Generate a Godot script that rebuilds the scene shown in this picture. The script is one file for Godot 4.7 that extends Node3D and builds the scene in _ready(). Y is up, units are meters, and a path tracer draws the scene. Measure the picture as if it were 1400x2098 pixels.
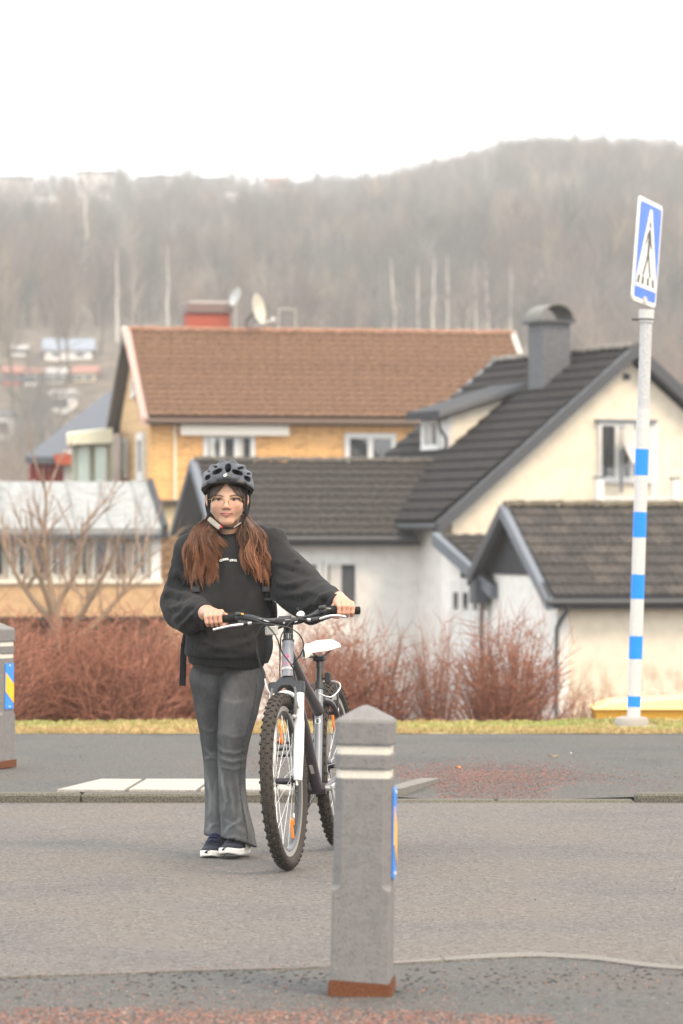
extends Node3D
# A pupil walks a bicycle over a crossing under an overcast sky; houses and a wooded hill stand behind.

const FOCAL := 7600.0      # focal length in pixels of the 1400 x 2098 photograph
const EYE := 1.25          # camera height over the pavements
const ROAD_Y := -0.04

var rng := RandomNumberGenerator.new()
var used := {}
var mats := {}

func at(x: float, y: float, d: float) -> Vector3:
	return Vector3((x - 700.0) / FOCAL * d, EYE - (y - 1105.0) / FOCAL * d, -d)

# ------------------------------------------------------------------ mesh collector
class Mb:
	var v := PackedVector3Array()
	var n := PackedVector3Array()
	var c := PackedColorArray()
	var uv := PackedVector2Array()
	var ix := PackedInt32Array()
	var tint := Color(1, 1, 1)

	func put(p: Vector3, nn: Vector3, t := Vector2.ZERO) -> int:
		v.append(p); n.append(nn); c.append(tint); uv.append(t)
		return v.size() - 1

	func tri(a: Vector3, b: Vector3, d: Vector3) -> void:      # counter-clockwise from outside
		var nn := (b - a).cross(d - a).normalized()
		var i := put(a, nn, Vector2(0, 0)); put(b, nn, Vector2(1, 0)); put(d, nn, Vector2(1, 1))
		ix.append(i); ix.append(i + 2); ix.append(i + 1)

	func quad(a: Vector3, b: Vector3, d: Vector3, e: Vector3) -> void:
		var nn := (b - a).cross(e - a).normalized()
		if nn == Vector3.ZERO: nn = (d - b).cross(e - b).normalized()
		var i := put(a, nn, Vector2(0, 0)); put(b, nn, Vector2(1, 0)); put(d, nn, Vector2(1, 1)); put(e, nn, Vector2(0, 1))
		ix.append_array([i, i + 2, i + 1, i, i + 3, i + 2])

	func poly(p: Array) -> void:                               # convex
		for k in range(1, p.size() - 1): tri(p[0], p[k], p[k + 1])

	func hull8(p: Array) -> void:                              # 0-3 bottom ring, 4-7 top ring, counter-clockwise seen from above
		quad(p[3], p[2], p[1], p[0]); quad(p[4], p[5], p[6], p[7])
		for k in 4:
			var m := (k + 1) % 4
			quad(p[k], p[m], p[m + 4], p[k + 4])

	func box(o: Vector3, s: Vector3, b := Basis.IDENTITY, bev := 0.0) -> void:
		var h := s * 0.5
		if bev <= 0.0:
			var p := []
			for y in [-h.y, h.y]:
				for q in [Vector2(-h.x, h.z), Vector2(h.x, h.z), Vector2(h.x, -h.z), Vector2(-h.x, -h.z)]:
					p.append(o + b * Vector3(q.x, y, q.y))
			hull8(p)
			return
		var rings := []
		for r in [[-h.y, bev], [-h.y + bev, 0.0], [h.y - bev, 0.0], [h.y, bev]]:
			var x: float = h.x - r[1]; var z: float = h.z - r[1]
			var ring := []
			for q in [Vector2(-x + bev, z), Vector2(x - bev, z), Vector2(x, z - bev), Vector2(x, -z + bev), Vector2(x - bev, -z), Vector2(-x + bev, -z), Vector2(-x, -z + bev), Vector2(-x, z - bev)]:
				ring.append(o + b * Vector3(q.x, r[0], q.y))
			rings.append(ring)
		for k in 3:
			for m in 8:
				quad(rings[k][m], rings[k][(m + 1) % 8], rings[k + 1][(m + 1) % 8], rings[k + 1][m])
		poly(rings[3]); var low: Array = rings[0].duplicate(); low.reverse(); poly(low)

	func tube(pts: Array, rad: Array, sides := 8, caps := true, flat := 1.0, side_dir := Vector3.ZERO) -> void:
		var m := pts.size()
		var u := side_dir
		var first := v.size()
		var dist := 0.0
		for k in m:
			var t: Vector3 = (pts[min(k + 1, m - 1)] - pts[max(k - 1, 0)]).normalized()
			if u == Vector3.ZERO: u = t.cross(Vector3.UP if absf(t.y) < 0.9 else Vector3.RIGHT)
			u = (u - t * u.dot(t)).normalized()
			var w := t.cross(u)
			if k > 0: dist += (pts[k] - pts[k - 1]).length()
			var r: float = rad[min(k, rad.size() - 1)]
			for q in sides + 1:
				var a := TAU * q / sides
				var nn := u * cos(a) + w * sin(a) * flat
				var pn := (u * cos(a) * flat + w * sin(a)).normalized() if flat != 1.0 else nn
				put(pts[k] + nn * r, pn, Vector2(float(q) / sides, dist))
		for k in m - 1:
			for q in sides:
				var i := first + k * (sides + 1) + q
				var j := i + sides + 1
				ix.append_array([i, j, i + 1, i + 1, j, j + 1])
		if caps:
			for e in [0, m - 1]:
				var t: Vector3 = (pts[1] - pts[0]) if e else (pts[0] - pts[1])
				if e: t = pts[m - 1] - pts[m - 2]
				t = t.normalized()
				var i0 := v.size()
				put(pts[e], t)
				for q in sides + 1: put(v[first + e * (sides + 1) + q], t)
				for q in sides:
					if e: ix.append_array([i0, i0 + q + 2, i0 + q + 1])
					else: ix.append_array([i0, i0 + q + 1, i0 + q + 2])

	func lathe(prof: Array, segs := 24, xf := Transform3D.IDENTITY, cut := 0.7) -> void:   # prof: Vector2(radius, height) from bottom to top
		var m := prof.size()
		var en := []
		for k in m - 1:
			var e: Vector2 = prof[k + 1] - prof[k]
			en.append(Vector2(e.y, -e.x).normalized())
		for k in m - 1:
			var na: Vector2 = en[k]; var nb: Vector2 = en[k]
			if k > 0 and en[k - 1].dot(en[k]) > cut: na = (en[k - 1] + en[k]).normalized()
			if k < m - 2 and en[k + 1].dot(en[k]) > cut: nb = (en[k + 1] + en[k]).normalized()
			var first := v.size()
			for q in segs + 1:
				var a := TAU * q / segs
				var dirv := Vector3(cos(a), 0, -sin(a))
				put(xf * (dirv * prof[k].x + Vector3(0, prof[k].y, 0)), (xf.basis * (dirv * na.x + Vector3(0, na.y, 0))).normalized(), Vector2(float(q) / segs, 0))
				put(xf * (dirv * prof[k + 1].x + Vector3(0, prof[k + 1].y, 0)), (xf.basis * (dirv * nb.x + Vector3(0, nb.y, 0))).normalized(), Vector2(float(q) / segs, 1))
			for q in segs:
				var i := first + q * 2
				ix.append_array([i, i + 1, i + 2, i + 2, i + 1, i + 3])

	func prism(outline: Array, thick: float, xf := Transform3D.IDENTITY) -> void:   # outline in xy (counter-clockwise), from z = 0 to z = thick
		var pl := PackedVector2Array()
		for p in outline: pl.append(p)
		var t := Geometry2D.triangulate_polygon(pl)
		for k in range(0, t.size(), 3):
			var a := pl[t[k]]; var b := pl[t[k + 1]]; var d := pl[t[k + 2]]
			if (b - a).cross(d - a) < 0.0:
				var e := b; b = d; d = e
			tri(xf * Vector3(a.x, a.y, thick), xf * Vector3(b.x, b.y, thick), xf * Vector3(d.x, d.y, thick))
			tri(xf * Vector3(a.x, a.y, 0), xf * Vector3(d.x, d.y, 0), xf * Vector3(b.x, b.y, 0))
		for k in pl.size():
			var a := pl[k]; var b := pl[(k + 1) % pl.size()]
			quad(xf * Vector3(a.x, a.y, 0), xf * Vector3(b.x, b.y, 0), xf * Vector3(b.x, b.y, thick), xf * Vector3(a.x, a.y, thick))

	func grid(nu: int, nv: int, fn: Callable, flip := false) -> void:       # smooth sheet; fn(u, v) -> Vector3
		var first := v.size()
		for j in nv + 1:
			for i in nu + 1:
				put(fn.call(float(i) / nu, float(j) / nv), Vector3.ZERO, Vector2(float(i) / nu, float(j) / nv))
		for j in nv:
			for i in nu:
				var a := first + j * (nu + 1) + i
				var b := a + nu + 1
				for t in [[a, a + 1, b + 1], [a, b + 1, b]]:
					var p: int = t[0]; var q: int = t[2] if flip else t[1]; var r: int = t[1] if flip else t[2]
					ix.append_array([p, r, q])
					var nn := (v[q] - v[p]).cross(v[r] - v[p])
					n[p] += nn; n[q] += nn; n[r] += nn
		for k in range(first, v.size()): n[k] = n[k].normalized()

	func add(o: Mb, xf: Transform3D) -> void:
		var i := v.size()
		for k in o.v.size():
			v.append(xf * o.v[k]); n.append((xf.basis * o.n[k]).normalized()); c.append(o.c[k]); uv.append(o.uv[k])
		for k in o.ix: ix.append(k + i)

	func mesh() -> ArrayMesh:
		var a := []
		a.resize(Mesh.ARRAY_MAX)
		a[Mesh.ARRAY_VERTEX] = v; a[Mesh.ARRAY_NORMAL] = n; a[Mesh.ARRAY_COLOR] = c; a[Mesh.ARRAY_TEX_UV] = uv; a[Mesh.ARRAY_INDEX] = ix
		var m := ArrayMesh.new()
		m.add_surface_from_arrays(Mesh.PRIMITIVE_TRIANGLES, a)
		return m

# ------------------------------------------------------------------ distance field, meshed as surface nets
class Field:
	var o: Vector3
	var h: float
	var nx: int
	var ny: int
	var nz: int
	var f := PackedFloat32Array()

	func _init(lo: Vector3, hi: Vector3, cell: float) -> void:
		o = lo; h = cell
		nx = int(ceil((hi.x - lo.x) / h)) + 1; ny = int(ceil((hi.y - lo.y) / h)) + 1; nz = int(ceil((hi.z - lo.z) / h)) + 1
		f.resize(nx * ny * nz); f.fill(1.0)

	func span(lo: Vector3, hi: Vector3) -> Array:
		var a := ((lo - o) / h).floor(); var b := ((hi - o) / h).ceil()
		return [clampi(int(a.x), 0, nx - 1), clampi(int(b.x), 0, nx - 1), clampi(int(a.y), 0, ny - 1), clampi(int(b.y), 0, ny - 1), clampi(int(a.z), 0, nz - 1), clampi(int(b.z), 0, nz - 1)]

	func cone(a: Vector3, b: Vector3, ra: float, rb: float, k := 0.02, zs := 1.0) -> void:   # tapered capsule; zs squeezes it front to back
		var m := Vector3.ONE * (maxf(ra, rb) + k + h * 2.0)
		var s := span(a.min(b) - m, a.max(b) + m)
		var ab := b - a
		ab.z /= zs
		var l2 := maxf(ab.length_squared(), 1e-9)
		for z in range(s[4], s[5] + 1):
			for y in range(s[2], s[3] + 1):
				var id: int = (z * ny + y) * nx + s[0]
				var p := Vector3(o.x + s[0] * h, o.y + y * h, o.z + z * h) - a
				p.z /= zs
				for x in range(s[0], s[1] + 1):
					var t := clampf(p.dot(ab) / l2, 0.0, 1.0)
					var d := (p - ab * t).length() - (ra + (rb - ra) * t)
					var e := f[id]
					var g := k - absf(d - e)
					d = minf(d, e)
					if g > 0.0: d -= g * g / k * 0.25
					f[id] = d
					id += 1
					p.x += h

	func ball(c: Vector3, r: Vector3, k := 0.02, b := Basis.IDENTITY, carve := false) -> void:
		var m := Vector3.ONE * (maxf(r.x, maxf(r.y, r.z)) + k + h * 2.0)
		var s := span(c - m, c + m)
		var bi := b.transposed()
		var ir := Vector3(1.0 / r.x, 1.0 / r.y, 1.0 / r.z)
		for z in range(s[4], s[5] + 1):
			for y in range(s[2], s[3] + 1):
				var id: int = (z * ny + y) * nx + s[0]
				for x in range(s[0], s[1] + 1):
					var q := (bi * (Vector3(o.x + x * h, o.y + y * h, o.z + z * h) - c)) * ir
					var k0 := q.length()
					var d := k0 * (k0 - 1.0) / maxf((q * ir).length(), 1e-6)
					var e := f[id]
					if carve:
						d = -d
						var g := k - absf(d - e)
						d = maxf(d, e)
						if g > 0.0: d += g * g / k * 0.25
					else:
						var g := k - absf(d - e)
						d = minf(d, e)
						if g > 0.0: d -= g * g / k * 0.25
					f[id] = d
					id += 1

	func cut(p: Vector3, nn: Vector3) -> void:            # keeps what lies behind the plane
		for z in nz:
			for y in ny:
				var id := (z * ny + y) * nx
				for x in nx:
					f[id] = maxf(f[id], (Vector3(o.x + x * h, o.y + y * h, o.z + z * h) - p).dot(nn))
					id += 1

	func surface(out: Mb, tint: Callable, bulge: Variant = null) -> void:
		var cells := PackedInt32Array()
		cells.resize(f.size()); cells.fill(-1)
		var first := out.v.size()
		var sy := nx; var sz := nx * ny
		var lim := h * 2.6
		var offs := [0, 1, sy, sy + 1, sz, sz + 1, sz + sy, sz + sy + 1]
		var edges := [[0, 1], [2, 3], [4, 5], [6, 7], [0, 2], [1, 3], [4, 6], [5, 7], [0, 4], [1, 5], [2, 6], [3, 7]]
		var corner := [Vector3(0, 0, 0), Vector3(1, 0, 0), Vector3(0, 1, 0), Vector3(1, 1, 0), Vector3(0, 0, 1), Vector3(1, 0, 1), Vector3(0, 1, 1), Vector3(1, 1, 1)]
		var live := PackedInt32Array()
		for z in nz - 1:
			for y in ny - 1:
				var id := (z * ny + y) * nx
				for x in nx - 1:
					if absf(f[id]) < lim:
						var s := 0
						for q in 8:
							if f[id + offs[q]] < 0.0: s += 1
						if s > 0 and s < 8:
							var p := Vector3.ZERO
							var cnt := 0
							for e in edges:
								var fa := f[id + offs[e[0]]]; var fb := f[id + offs[e[1]]]
								if (fa < 0.0) != (fb < 0.0):
									p += (corner[e[0]] as Vector3).lerp(corner[e[1]], fa / (fa - fb))
									cnt += 1
							p = p / cnt + Vector3(x, y, z)
							cells[id] = out.put(o + p * h, Vector3.ZERO)
							live.append(id)
					id += 1
		var q0 := out.ix.size()
		for id in live:
			for ax in 3:
				var st: int = [1, sy, sz][ax]
				var u: int = [sy, sz, 1][ax]
				var w: int = [sz, 1, sy][ax]
				var fa := f[id]; var fb := f[id + st]
				if (fa < 0.0) == (fb < 0.0) or id - u - w < 0: continue
				var a := cells[id]; var b := cells[id - u]; var d := cells[id - u - w]; var e := cells[id - w]
				if b < 0 or d < 0 or e < 0: continue
				if fa < 0.0: out.ix.append_array([a, d, b, a, e, d])
				else: out.ix.append_array([a, b, d, a, d, e])
		normals(out, first, q0)
		if bulge != null:
			for k in range(first, out.v.size()): out.v[k] += out.n[k] * bulge.call(out.v[k], out.n[k])
			for k in range(first, out.v.size()): out.n[k] = Vector3.ZERO
			normals(out, first, q0)
		for k in range(first, out.v.size()): out.c[k] = tint.call(out.v[k], out.n[k])

	func normals(out: Mb, first: int, q0: int) -> void:
		for k in range(q0, out.ix.size(), 3):
			var a := out.ix[k]; var b := out.ix[k + 2]; var d := out.ix[k + 1]
			var nn := (out.v[b] - out.v[a]).cross(out.v[d] - out.v[a])
			out.n[a] += nn; out.n[b] += nn; out.n[d] += nn
		for k in range(first, out.v.size()): out.n[k] = out.n[k].normalized()

# ------------------------------------------------------------------ objects
func numbered(called: String) -> String:
	if not used.has(called):
		used[called] = 0
		return called
	used[called] += 1
	return "%s_%03d" % [called, used[called]]

func tag(o: Node3D, label: String, category: String, group := "", kind := "") -> Node3D:
	if label: o.set_meta("label", label)
	if category: o.set_meta("category", category)
	if group: o.set_meta("group", group)
	if kind: o.set_meta("kind", kind)
	return o

func thing(called: String, label: String, category: String, where := Vector3.ZERO, group := "") -> Node3D:
	var o := Node3D.new()
	o.name = numbered(called)
	add_child(o)
	o.position = where
	return tag(o, label, category, group)

func part(called: String, m: Variant, mat: Material, parent: Node3D = self) -> MeshInstance3D:
	var o := MeshInstance3D.new()
	o.mesh = m.mesh() if m is Mb else m
	o.material_override = mat
	if parent == self:
		o.name = numbered(called)
		add_child(o)
	else:
		var nm := called
		var k := 0
		while parent.has_node(nm):
			k += 1
			nm = "%s_%03d" % [called, k]
		o.name = nm
		parent.add_child(o)
	return o

func struct(called: String, m: Variant, mat: Material, label := "", category := "") -> MeshInstance3D:
	var o := part(called, m, mat)
	tag(o, label, category, "", "structure")
	return o

# ------------------------------------------------------------------ materials
func lin(r: float, g: float, b: float) -> Color:            # a real-world (linear) base colour
	return Color(r, g, b).linear_to_srgb()

func plain(col: Color, rough := 0.7, metal := 0.0) -> StandardMaterial3D:
	var m := StandardMaterial3D.new()
	m.albedo_color = col
	m.roughness = rough
	m.metallic = metal
	if rough >= 0.75: m.metallic_specular = 0.3
	return m

func noise_tex(freq: float, ramp: Array, size := 512, kind := FastNoiseLite.TYPE_SIMPLEX_SMOOTH, octaves := 4, seed_ := 1, bump := 0.0) -> NoiseTexture2D:
	var nz := FastNoiseLite.new()
	nz.noise_type = kind
	nz.frequency = freq
	nz.fractal_octaves = octaves
	nz.seed = seed_
	if kind == FastNoiseLite.TYPE_CELLULAR: nz.cellular_return_type = FastNoiseLite.RETURN_CELL_VALUE
	var t := NoiseTexture2D.new()
	t.width = size; t.height = size
	t.seamless = true
	t.noise = nz
	if bump > 0.0:
		t.as_normal_map = true
		t.bump_strength = bump
	else:
		var g := Gradient.new()
		var offs := PackedFloat32Array(); var cols := PackedColorArray()
		for r in ramp:
			offs.append(r[0]); cols.append(r[1])
		g.offsets = offs; g.colors = cols
		t.color_ramp = g
	return t

func grained(col: Color, per_m: float, lo: float, hi: float, rough := 0.8, freq := 0.03, seed_ := 1, bump := 0.0, world := true) -> StandardMaterial3D:
	# a base colour whose tone wanders between lo and hi times itself
	var m := plain(Color.WHITE, rough)
	var a := col.srgb_to_linear()
	m.albedo_texture = noise_tex(freq, [[0.2, (a * lo).linear_to_srgb()], [0.5, col], [0.8, (a * hi).linear_to_srgb()]], 512, FastNoiseLite.TYPE_SIMPLEX_SMOOTH, 5, seed_)
	m.uv1_triplanar = true
	m.uv1_world_triplanar = world
	m.uv1_scale = Vector3.ONE * per_m
	m.metallic_specular = 0.3
	if bump > 0.0:
		m.normal_enabled = true
		m.normal_texture = noise_tex(freq * 2.0, [], 512, FastNoiseLite.TYPE_SIMPLEX_SMOOTH, 4, seed_ + 7, bump)
	return m

func tinted(rough := 0.8, metal := 0.0) -> StandardMaterial3D:
	var m := plain(Color.WHITE, rough, metal)
	m.vertex_color_use_as_albedo = true
	return m

# ------------------------------------------------------------------ the place
func _ready() -> void:
	rng.seed = 20
	var cam := Camera3D.new()
	cam.name = "camera"
	add_child(cam)
	cam.position = Vector3(0, EYE, 0)
	cam.rotation_degrees.x = 0.4222
	var lens := CameraAttributesPhysical.new()
	lens.frustum_focal_length = 120.0
	lens.frustum_focus_distance = 14.9
	lens.exposure_aperture = 4.8
	lens.frustum_far = 4000.0
	cam.attributes = lens
	cam.fov = rad_to_deg(2.0 * atan(1049.0 / FOCAL))
	cam.near = 0.1
	cam.far = 4000.0

	var env := Environment.new()
	env.background_mode = Environment.BG_SKY
	env.tonemap_mode = Environment.TONE_MAPPER_LINEAR
	env.tonemap_exposure = 3.15
	var sky := Sky.new()
	var sm := ProceduralSkyMaterial.new()
	sm.sky_top_color = Color(0.975, 0.985, 0.995)
	sm.sky_horizon_color = Color(0.99, 0.99, 0.985)
	sm.sky_curve = 0.2
	sm.ground_bottom_color = Color(0.42, 0.41, 0.4)
	sm.ground_horizon_color = Color(0.6, 0.6, 0.6)
	sky.sky_material = sm
	env.sky = sky
	env.sdfgi_enabled = true
	env.ssao_enabled = true
	env.ssil_enabled = true
	env.fog_enabled = true
	env.fog_density = FOG
	env.fog_light_color = Color(0.955, 0.955, 0.955)
	var we := WorldEnvironment.new()
	we.name = "world_environment"
	we.environment = env
	add_child(we)

	var sun := DirectionalLight3D.new()
	sun.name = "veiled_sun"
	sun.light_color = Color(1.0, 0.895, 0.77)
	sun.light_energy = 0.42
	sun.light_angular_distance = 20.0
	sun.shadow_enabled = true
	sun.rotation_degrees = Vector3(-50, 44, 0)
	add_child(sun)

	make_materials()
	make_ground()
	make_hill_life()
	make_houses()
	make_hedges()
	make_street()
	make_bicycle()
	make_person()

const FOG := 0.00047

func make_materials() -> void:
	mats.asphalt = stony(lin(0.122, 0.113, 0.105), 0.76, 1.18, 3)
	mats.pavement = stony(lin(0.086, 0.084, 0.080), 0.75, 1.1, 9)
	mats.pavement.vertex_color_use_as_albedo = true
	mats.mossy_kerb = grained(lin(0.105, 0.098, 0.08), 3.0, 0.5, 1.4, 0.9, 0.05, 17, 2.0)
	mats.soil = grained(lin(0.10, 0.075, 0.045), 0.35, 0.6, 1.5, 0.95, 0.02, 4)
	mats.hillsoil = grained(lin(0.085, 0.068, 0.048), 0.02, 0.5, 1.6, 0.95, 0.03, 5)
	mats.turf = grained(lin(0.27, 0.22, 0.12), 0.9, 0.55, 1.5, 0.95, 0.03, 6)
	mats.kerb = grained(lin(0.16, 0.15, 0.135), 3.0, 0.6, 1.3, 0.85, 0.05, 7, 2.0)
	mats.slab = grained(lin(0.31, 0.29, 0.26), 2.0, 0.8, 1.15, 0.85, 0.05, 8, 1.0)
	mats.tinted = tinted(0.85)
	mats.tinted_back = tinted(0.8)
	mats.black_metal = plain(lin(0.02, 0.02, 0.022), 0.4, 0.1)
	mats.glass = plain(Color(0.55, 0.6, 0.62), 0.05)
	mats.dark_glass = plain(lin(0.03, 0.035, 0.04), 0.08)
	mats.dark_glass.metallic_specular = 0.7

func stony(col: Color, lo: float, hi: float, seed_: int) -> StandardMaterial3D:
	var m := plain(Color.WHITE, 0.9)
	var a := col.srgb_to_linear()
	m.albedo_texture = noise_tex(0.11, [[0.0, (a * lo * 0.45).linear_to_srgb()], [0.2, (a * lo).linear_to_srgb()], [0.5, col], [0.82, (a * hi).linear_to_srgb()], [0.93, (a * hi * 1.35).linear_to_srgb()], [1.0, (a * hi * 2.1).linear_to_srgb()]], 1024, FastNoiseLite.TYPE_CELLULAR, 2, seed_)
	m.uv1_triplanar = true
	m.uv1_world_triplanar = true
	m.uv1_scale = Vector3(0.8, 0.8, 0.8)
	m.normal_enabled = true
	m.normal_texture = noise_tex(0.11, [], 1024, FastNoiseLite.TYPE_CELLULAR, 2, seed_, 3.0)
	m.detail_enabled = true
	m.detail_blend_mode = BaseMaterial3D.BLEND_MODE_MUL
	m.detail_uv_layer = BaseMaterial3D.DETAIL_UV_2
	m.uv2_triplanar = true
	m.uv2_world_triplanar = true
	m.uv2_scale = Vector3(0.13, 0.13, 0.13)
	m.detail_albedo = noise_tex(0.012, [[0.1, Color(0.90, 0.91, 0.92)], [0.45, Color(0.97, 0.97, 0.97)], [0.9, Color(1, 0.98, 0.96)]], 512, FastNoiseLite.TYPE_SIMPLEX_SMOOTH, 5, seed_ + 1)
	return m

var land := FastNoiseLite.new()
const PROFILE := [[-80.0, -0.3], [25.0, -0.3], [26.0, -0.12], [28.0, -0.5], [32.0, -1.0], [45.0, -1.9], [60.0, -2.4], [110.0, -3.0], [200.0, -3.0], [300.0, -2.0], [400.0, 8.0], [500.0, 27.0], [1000.0, 86.0], [1080.0, 90.0], [1300.0, 80.0], [1900.0, 20.0]]

func ground_y(x: float, d: float) -> float:
	var y := 0.0
	for k in PROFILE.size() - 1:
		if d <= PROFILE[k + 1][0]:
			var t: float = clampf((d - PROFILE[k][0]) / (PROFILE[k + 1][0] - PROFILE[k][0]), 0.0, 1.0)
			y = lerpf(PROFILE[k][1], PROFILE[k + 1][1], t)
			break
	if d > 320.0:
		var f := smoothstep(320.0, 1000.0, d)
		var side := x / d * 1000.0                 # the shoulder of the hill rises towards one side
		y += f * (4.0 + 9.0 * smoothstep(0.0, 48.0, x) - 2.0 * smoothstep(82.0, 150.0, x))
		y += land.get_noise_2d(x, d) * 7.0 * smoothstep(320.0, 520.0, d)
	return y

func meets(x: float, y: float, near := 300.0) -> Vector3:      # where the line of sight through a pixel first meets the land beyond a distance
	var d := near
	while d < 1100.0:
		var p := at(x, y, d)
		if ground_y(p.x, d) >= p.y: return p
		d += 2.0
	return at(x, y, 1080.0)

func make_ground() -> void:
	land.noise_type = FastNoiseLite.TYPE_SIMPLEX_SMOOTH
	land.frequency = 0.006
	land.seed = 3
	# terrain
	var ds := []
	var d := -80.0
	while d < 1900.0:
		ds.append(d)
		d += 10.0 if d < 20.0 else (1.0 if d < 34.0 else (4.0 if d < 70.0 else (14.0 if d < 300.0 else 18.0)))
	ds.append(1900.0)
	var xs := []
	for k in 81:
		var t := (k - 40) / 40.0
		xs.append(signf(t) * (absf(t) * 160.0 + pow(absf(t), 4.0) * 640.0))
	var m := Mb.new()
	m.grid(80, ds.size() - 1, func(u: float, w: float) -> Vector3:
		var x: float = xs[roundi(u * 80)]; var dd: float = ds[roundi(w * (ds.size() - 1))]
		return Vector3(x, ground_y(x, dd), -dd))
	struct("ground", m, mats.hillsoil)
	# road
	m = Mb.new()
	m.grid(40, 8, func(u: float, w: float) -> Vector3: return Vector3(lerpf(-60, 60, u), ROAD_Y + 0.03 * sin(w * PI) - 0.03 * sin(0.5 * PI) * 0.0, -lerpf(10.2, 18.6, w)))
	for k in m.v.size(): m.v[k].y = ROAD_Y
	struct("road", m, mats.asphalt)
	# near pavement, its edge a shallow curve
	m = Mb.new()
	m.grid(160, 30, func(u: float, w: float) -> Vector3:
		var x := (u - 0.5) * 4.0 if absf(u - 0.5) < 0.4 else signf(u - 0.5) * lerpf(1.6, 30.0, (absf(u - 0.5) - 0.4) / 0.1)
		return Vector3(x, 0.0, lerpf(40.0, -near_edge(x), w if w < 0.01 else 0.0) if w < 0.01 else -lerpf(near_edge(x) - 2.2, near_edge(x), (w - 1.0 / 30.0) / (29.0 / 30.0))))
	for k in m.v.size():                               # dust gathers along the edge
		var e := near_edge(m.v[k].x) + m.v[k].z
		var q := clampf(0.75 + land.get_noise_2d(m.v[k].x * 260.0, m.v[k].z * 500.0) * 1.2, 0.0, 1.0) * (1.0 - smoothstep(0.02, 0.85, e))
		m.c[k] = Color(1, 1, 1).lerp(Color(1.75, 1.6, 1.42), clampf(q + 0.3 * (1.0 - smoothstep(0.0, 0.15, e)), 0.0, 1.0) * (0.35 + 0.65 * smoothstep(0.5, -0.3, m.v[k].x)))
	struct("near_pavement", m, mats.pavement)
	var near_stone: Node3D = Node3D.new()
	near_stone.name = "near_kerb"
	add_child(near_stone)
	tag(near_stone, "thin pale kerb line along the near edge of the road", "", "", "structure")
	var x0 := -6.0
	var q := 0
	while x0 < 6.0:
		var ln := 0.9
		m = Mb.new()
		m.grid(12, 1, func(u: float, w: float) -> Vector3:
			var x := x0 + 0.006 + u * (ln - 0.012)
			return Vector3(x, 0.006 - 0.002 * w, -(near_edge(x) + w * kerb_w(x))))
		m.grid(12, 1, func(u: float, w: float) -> Vector3:
			var x := x0 + 0.006 + u * (ln - 0.012)
			return Vector3(x, 0.004 - w * 0.1, -(near_edge(x) + kerb_w(x))))
		m.grid(12, 1, func(u: float, w: float) -> Vector3:
			var x := x0 + 0.006 + u * (ln - 0.012)
			return Vector3(x, 0.006 - w * 0.1, -near_edge(x)), true)
		part("kerb_stone", m, mats.kerb, near_stone)
		x0 += ln
		q += 1
	# far pavement
	m = Mb.new()
	m.grid(120, 20, func(u: float, w: float) -> Vector3:
		var x := lerpf(-30, 30, u)
		var dd := lerpf(18.32, 23.86, pow(w, 1.5))
		return Vector3(x, far_y(x, dd), -dd))
	for k in m.v.size():
		var e := -m.v[k].z - 18.32
		m.c[k] = Color(1, 1, 1).lerp(Color(1.5, 1.4, 1.25), clampf(0.4 + land.get_noise_2d(m.v[k].x * 150.0, m.v[k].z * 300.0) * 1.5, 0.0, 1.0) * (0.25 + 0.75 * (1.0 - smoothstep(0.0, 0.7, e))))
	struct("far_pavement", m, mats.pavement)
	var kerb: Node3D = Node3D.new()
	kerb.name = "far_kerb"
	add_child(kerb)
	tag(kerb, "weathered grey kerb stones along the far side of the road", "", "", "structure")
	x0 = -7.4
	while x0 < 7.0:
		var ln := 0.68
		var top := far_y(x0 + 0.4, 18.32) + 0.003
		m = Mb.new()
		m.box(Vector3(x0 + ln / 2, top - 0.1 + rng.randf_range(-0.003, 0.003), -18.25 + rng.randf_range(-0.008, 0.008)), Vector3(ln - 0.004, 0.2, 0.13), Basis.IDENTITY, 0.012)
		part("kerb_stone", m, mats.mossy_kerb, kerb)
		x0 += ln
	# white slabs behind the far kerb
	var slabs: Node3D = Node3D.new()
	slabs.name = "crossing_slabs"
	add_child(slabs)
	tag(slabs, "row of white slabs behind the far kerb where the crossing ends", "", "", "structure")
	var e := -1.42
	for k in 4:
		var w := 0.355
		m = Mb.new()
		var y := far_y(e + 0.18, 18.8)
		var sk := 0.045
		var bd := [Vector3(e + 0.012, y - 0.03, -18.36), Vector3(e + w - 0.012, y - 0.03, -18.36), Vector3(e + w - 0.012 + sk, y - 0.03, -19.2), Vector3(e + 0.012 + sk + (0.12 if k == 0 else 0.0), y - 0.03, -19.2)]
		var tp := []
		for p in bd: tp.append(p + Vector3(0, 0.038 + rng.randf_range(0, 0.004), 0))
		m.hull8(bd + tp)
		part("slab", m, mats.slab, slabs)
		e += w
	var edge := Mb.new()      # the last, turned edging stone
	var ea := Vector3(0.24, 0.0, -18.42); var eb := Vector3(0.46, 0.0, -19.25)
	var ed := (eb - ea).normalized(); var es := Vector3(-ed.z, 0, ed.x) * 0.05
	edge.hull8([ea - es + Vector3(0, -0.05, 0), ea + es + Vector3(0, -0.05, 0), eb + es + Vector3(0, -0.05, 0), eb - es + Vector3(0, -0.05, 0), ea - es + Vector3(0, 0.012, 0), ea + es + Vector3(0, 0.012, 0), eb + es + Vector3(0, 0.012, 0), eb - es + Vector3(0, 0.012, 0)])
	part("slab", edge, mats.kerb, slabs)
	# verge
	m = Mb.new()
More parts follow.
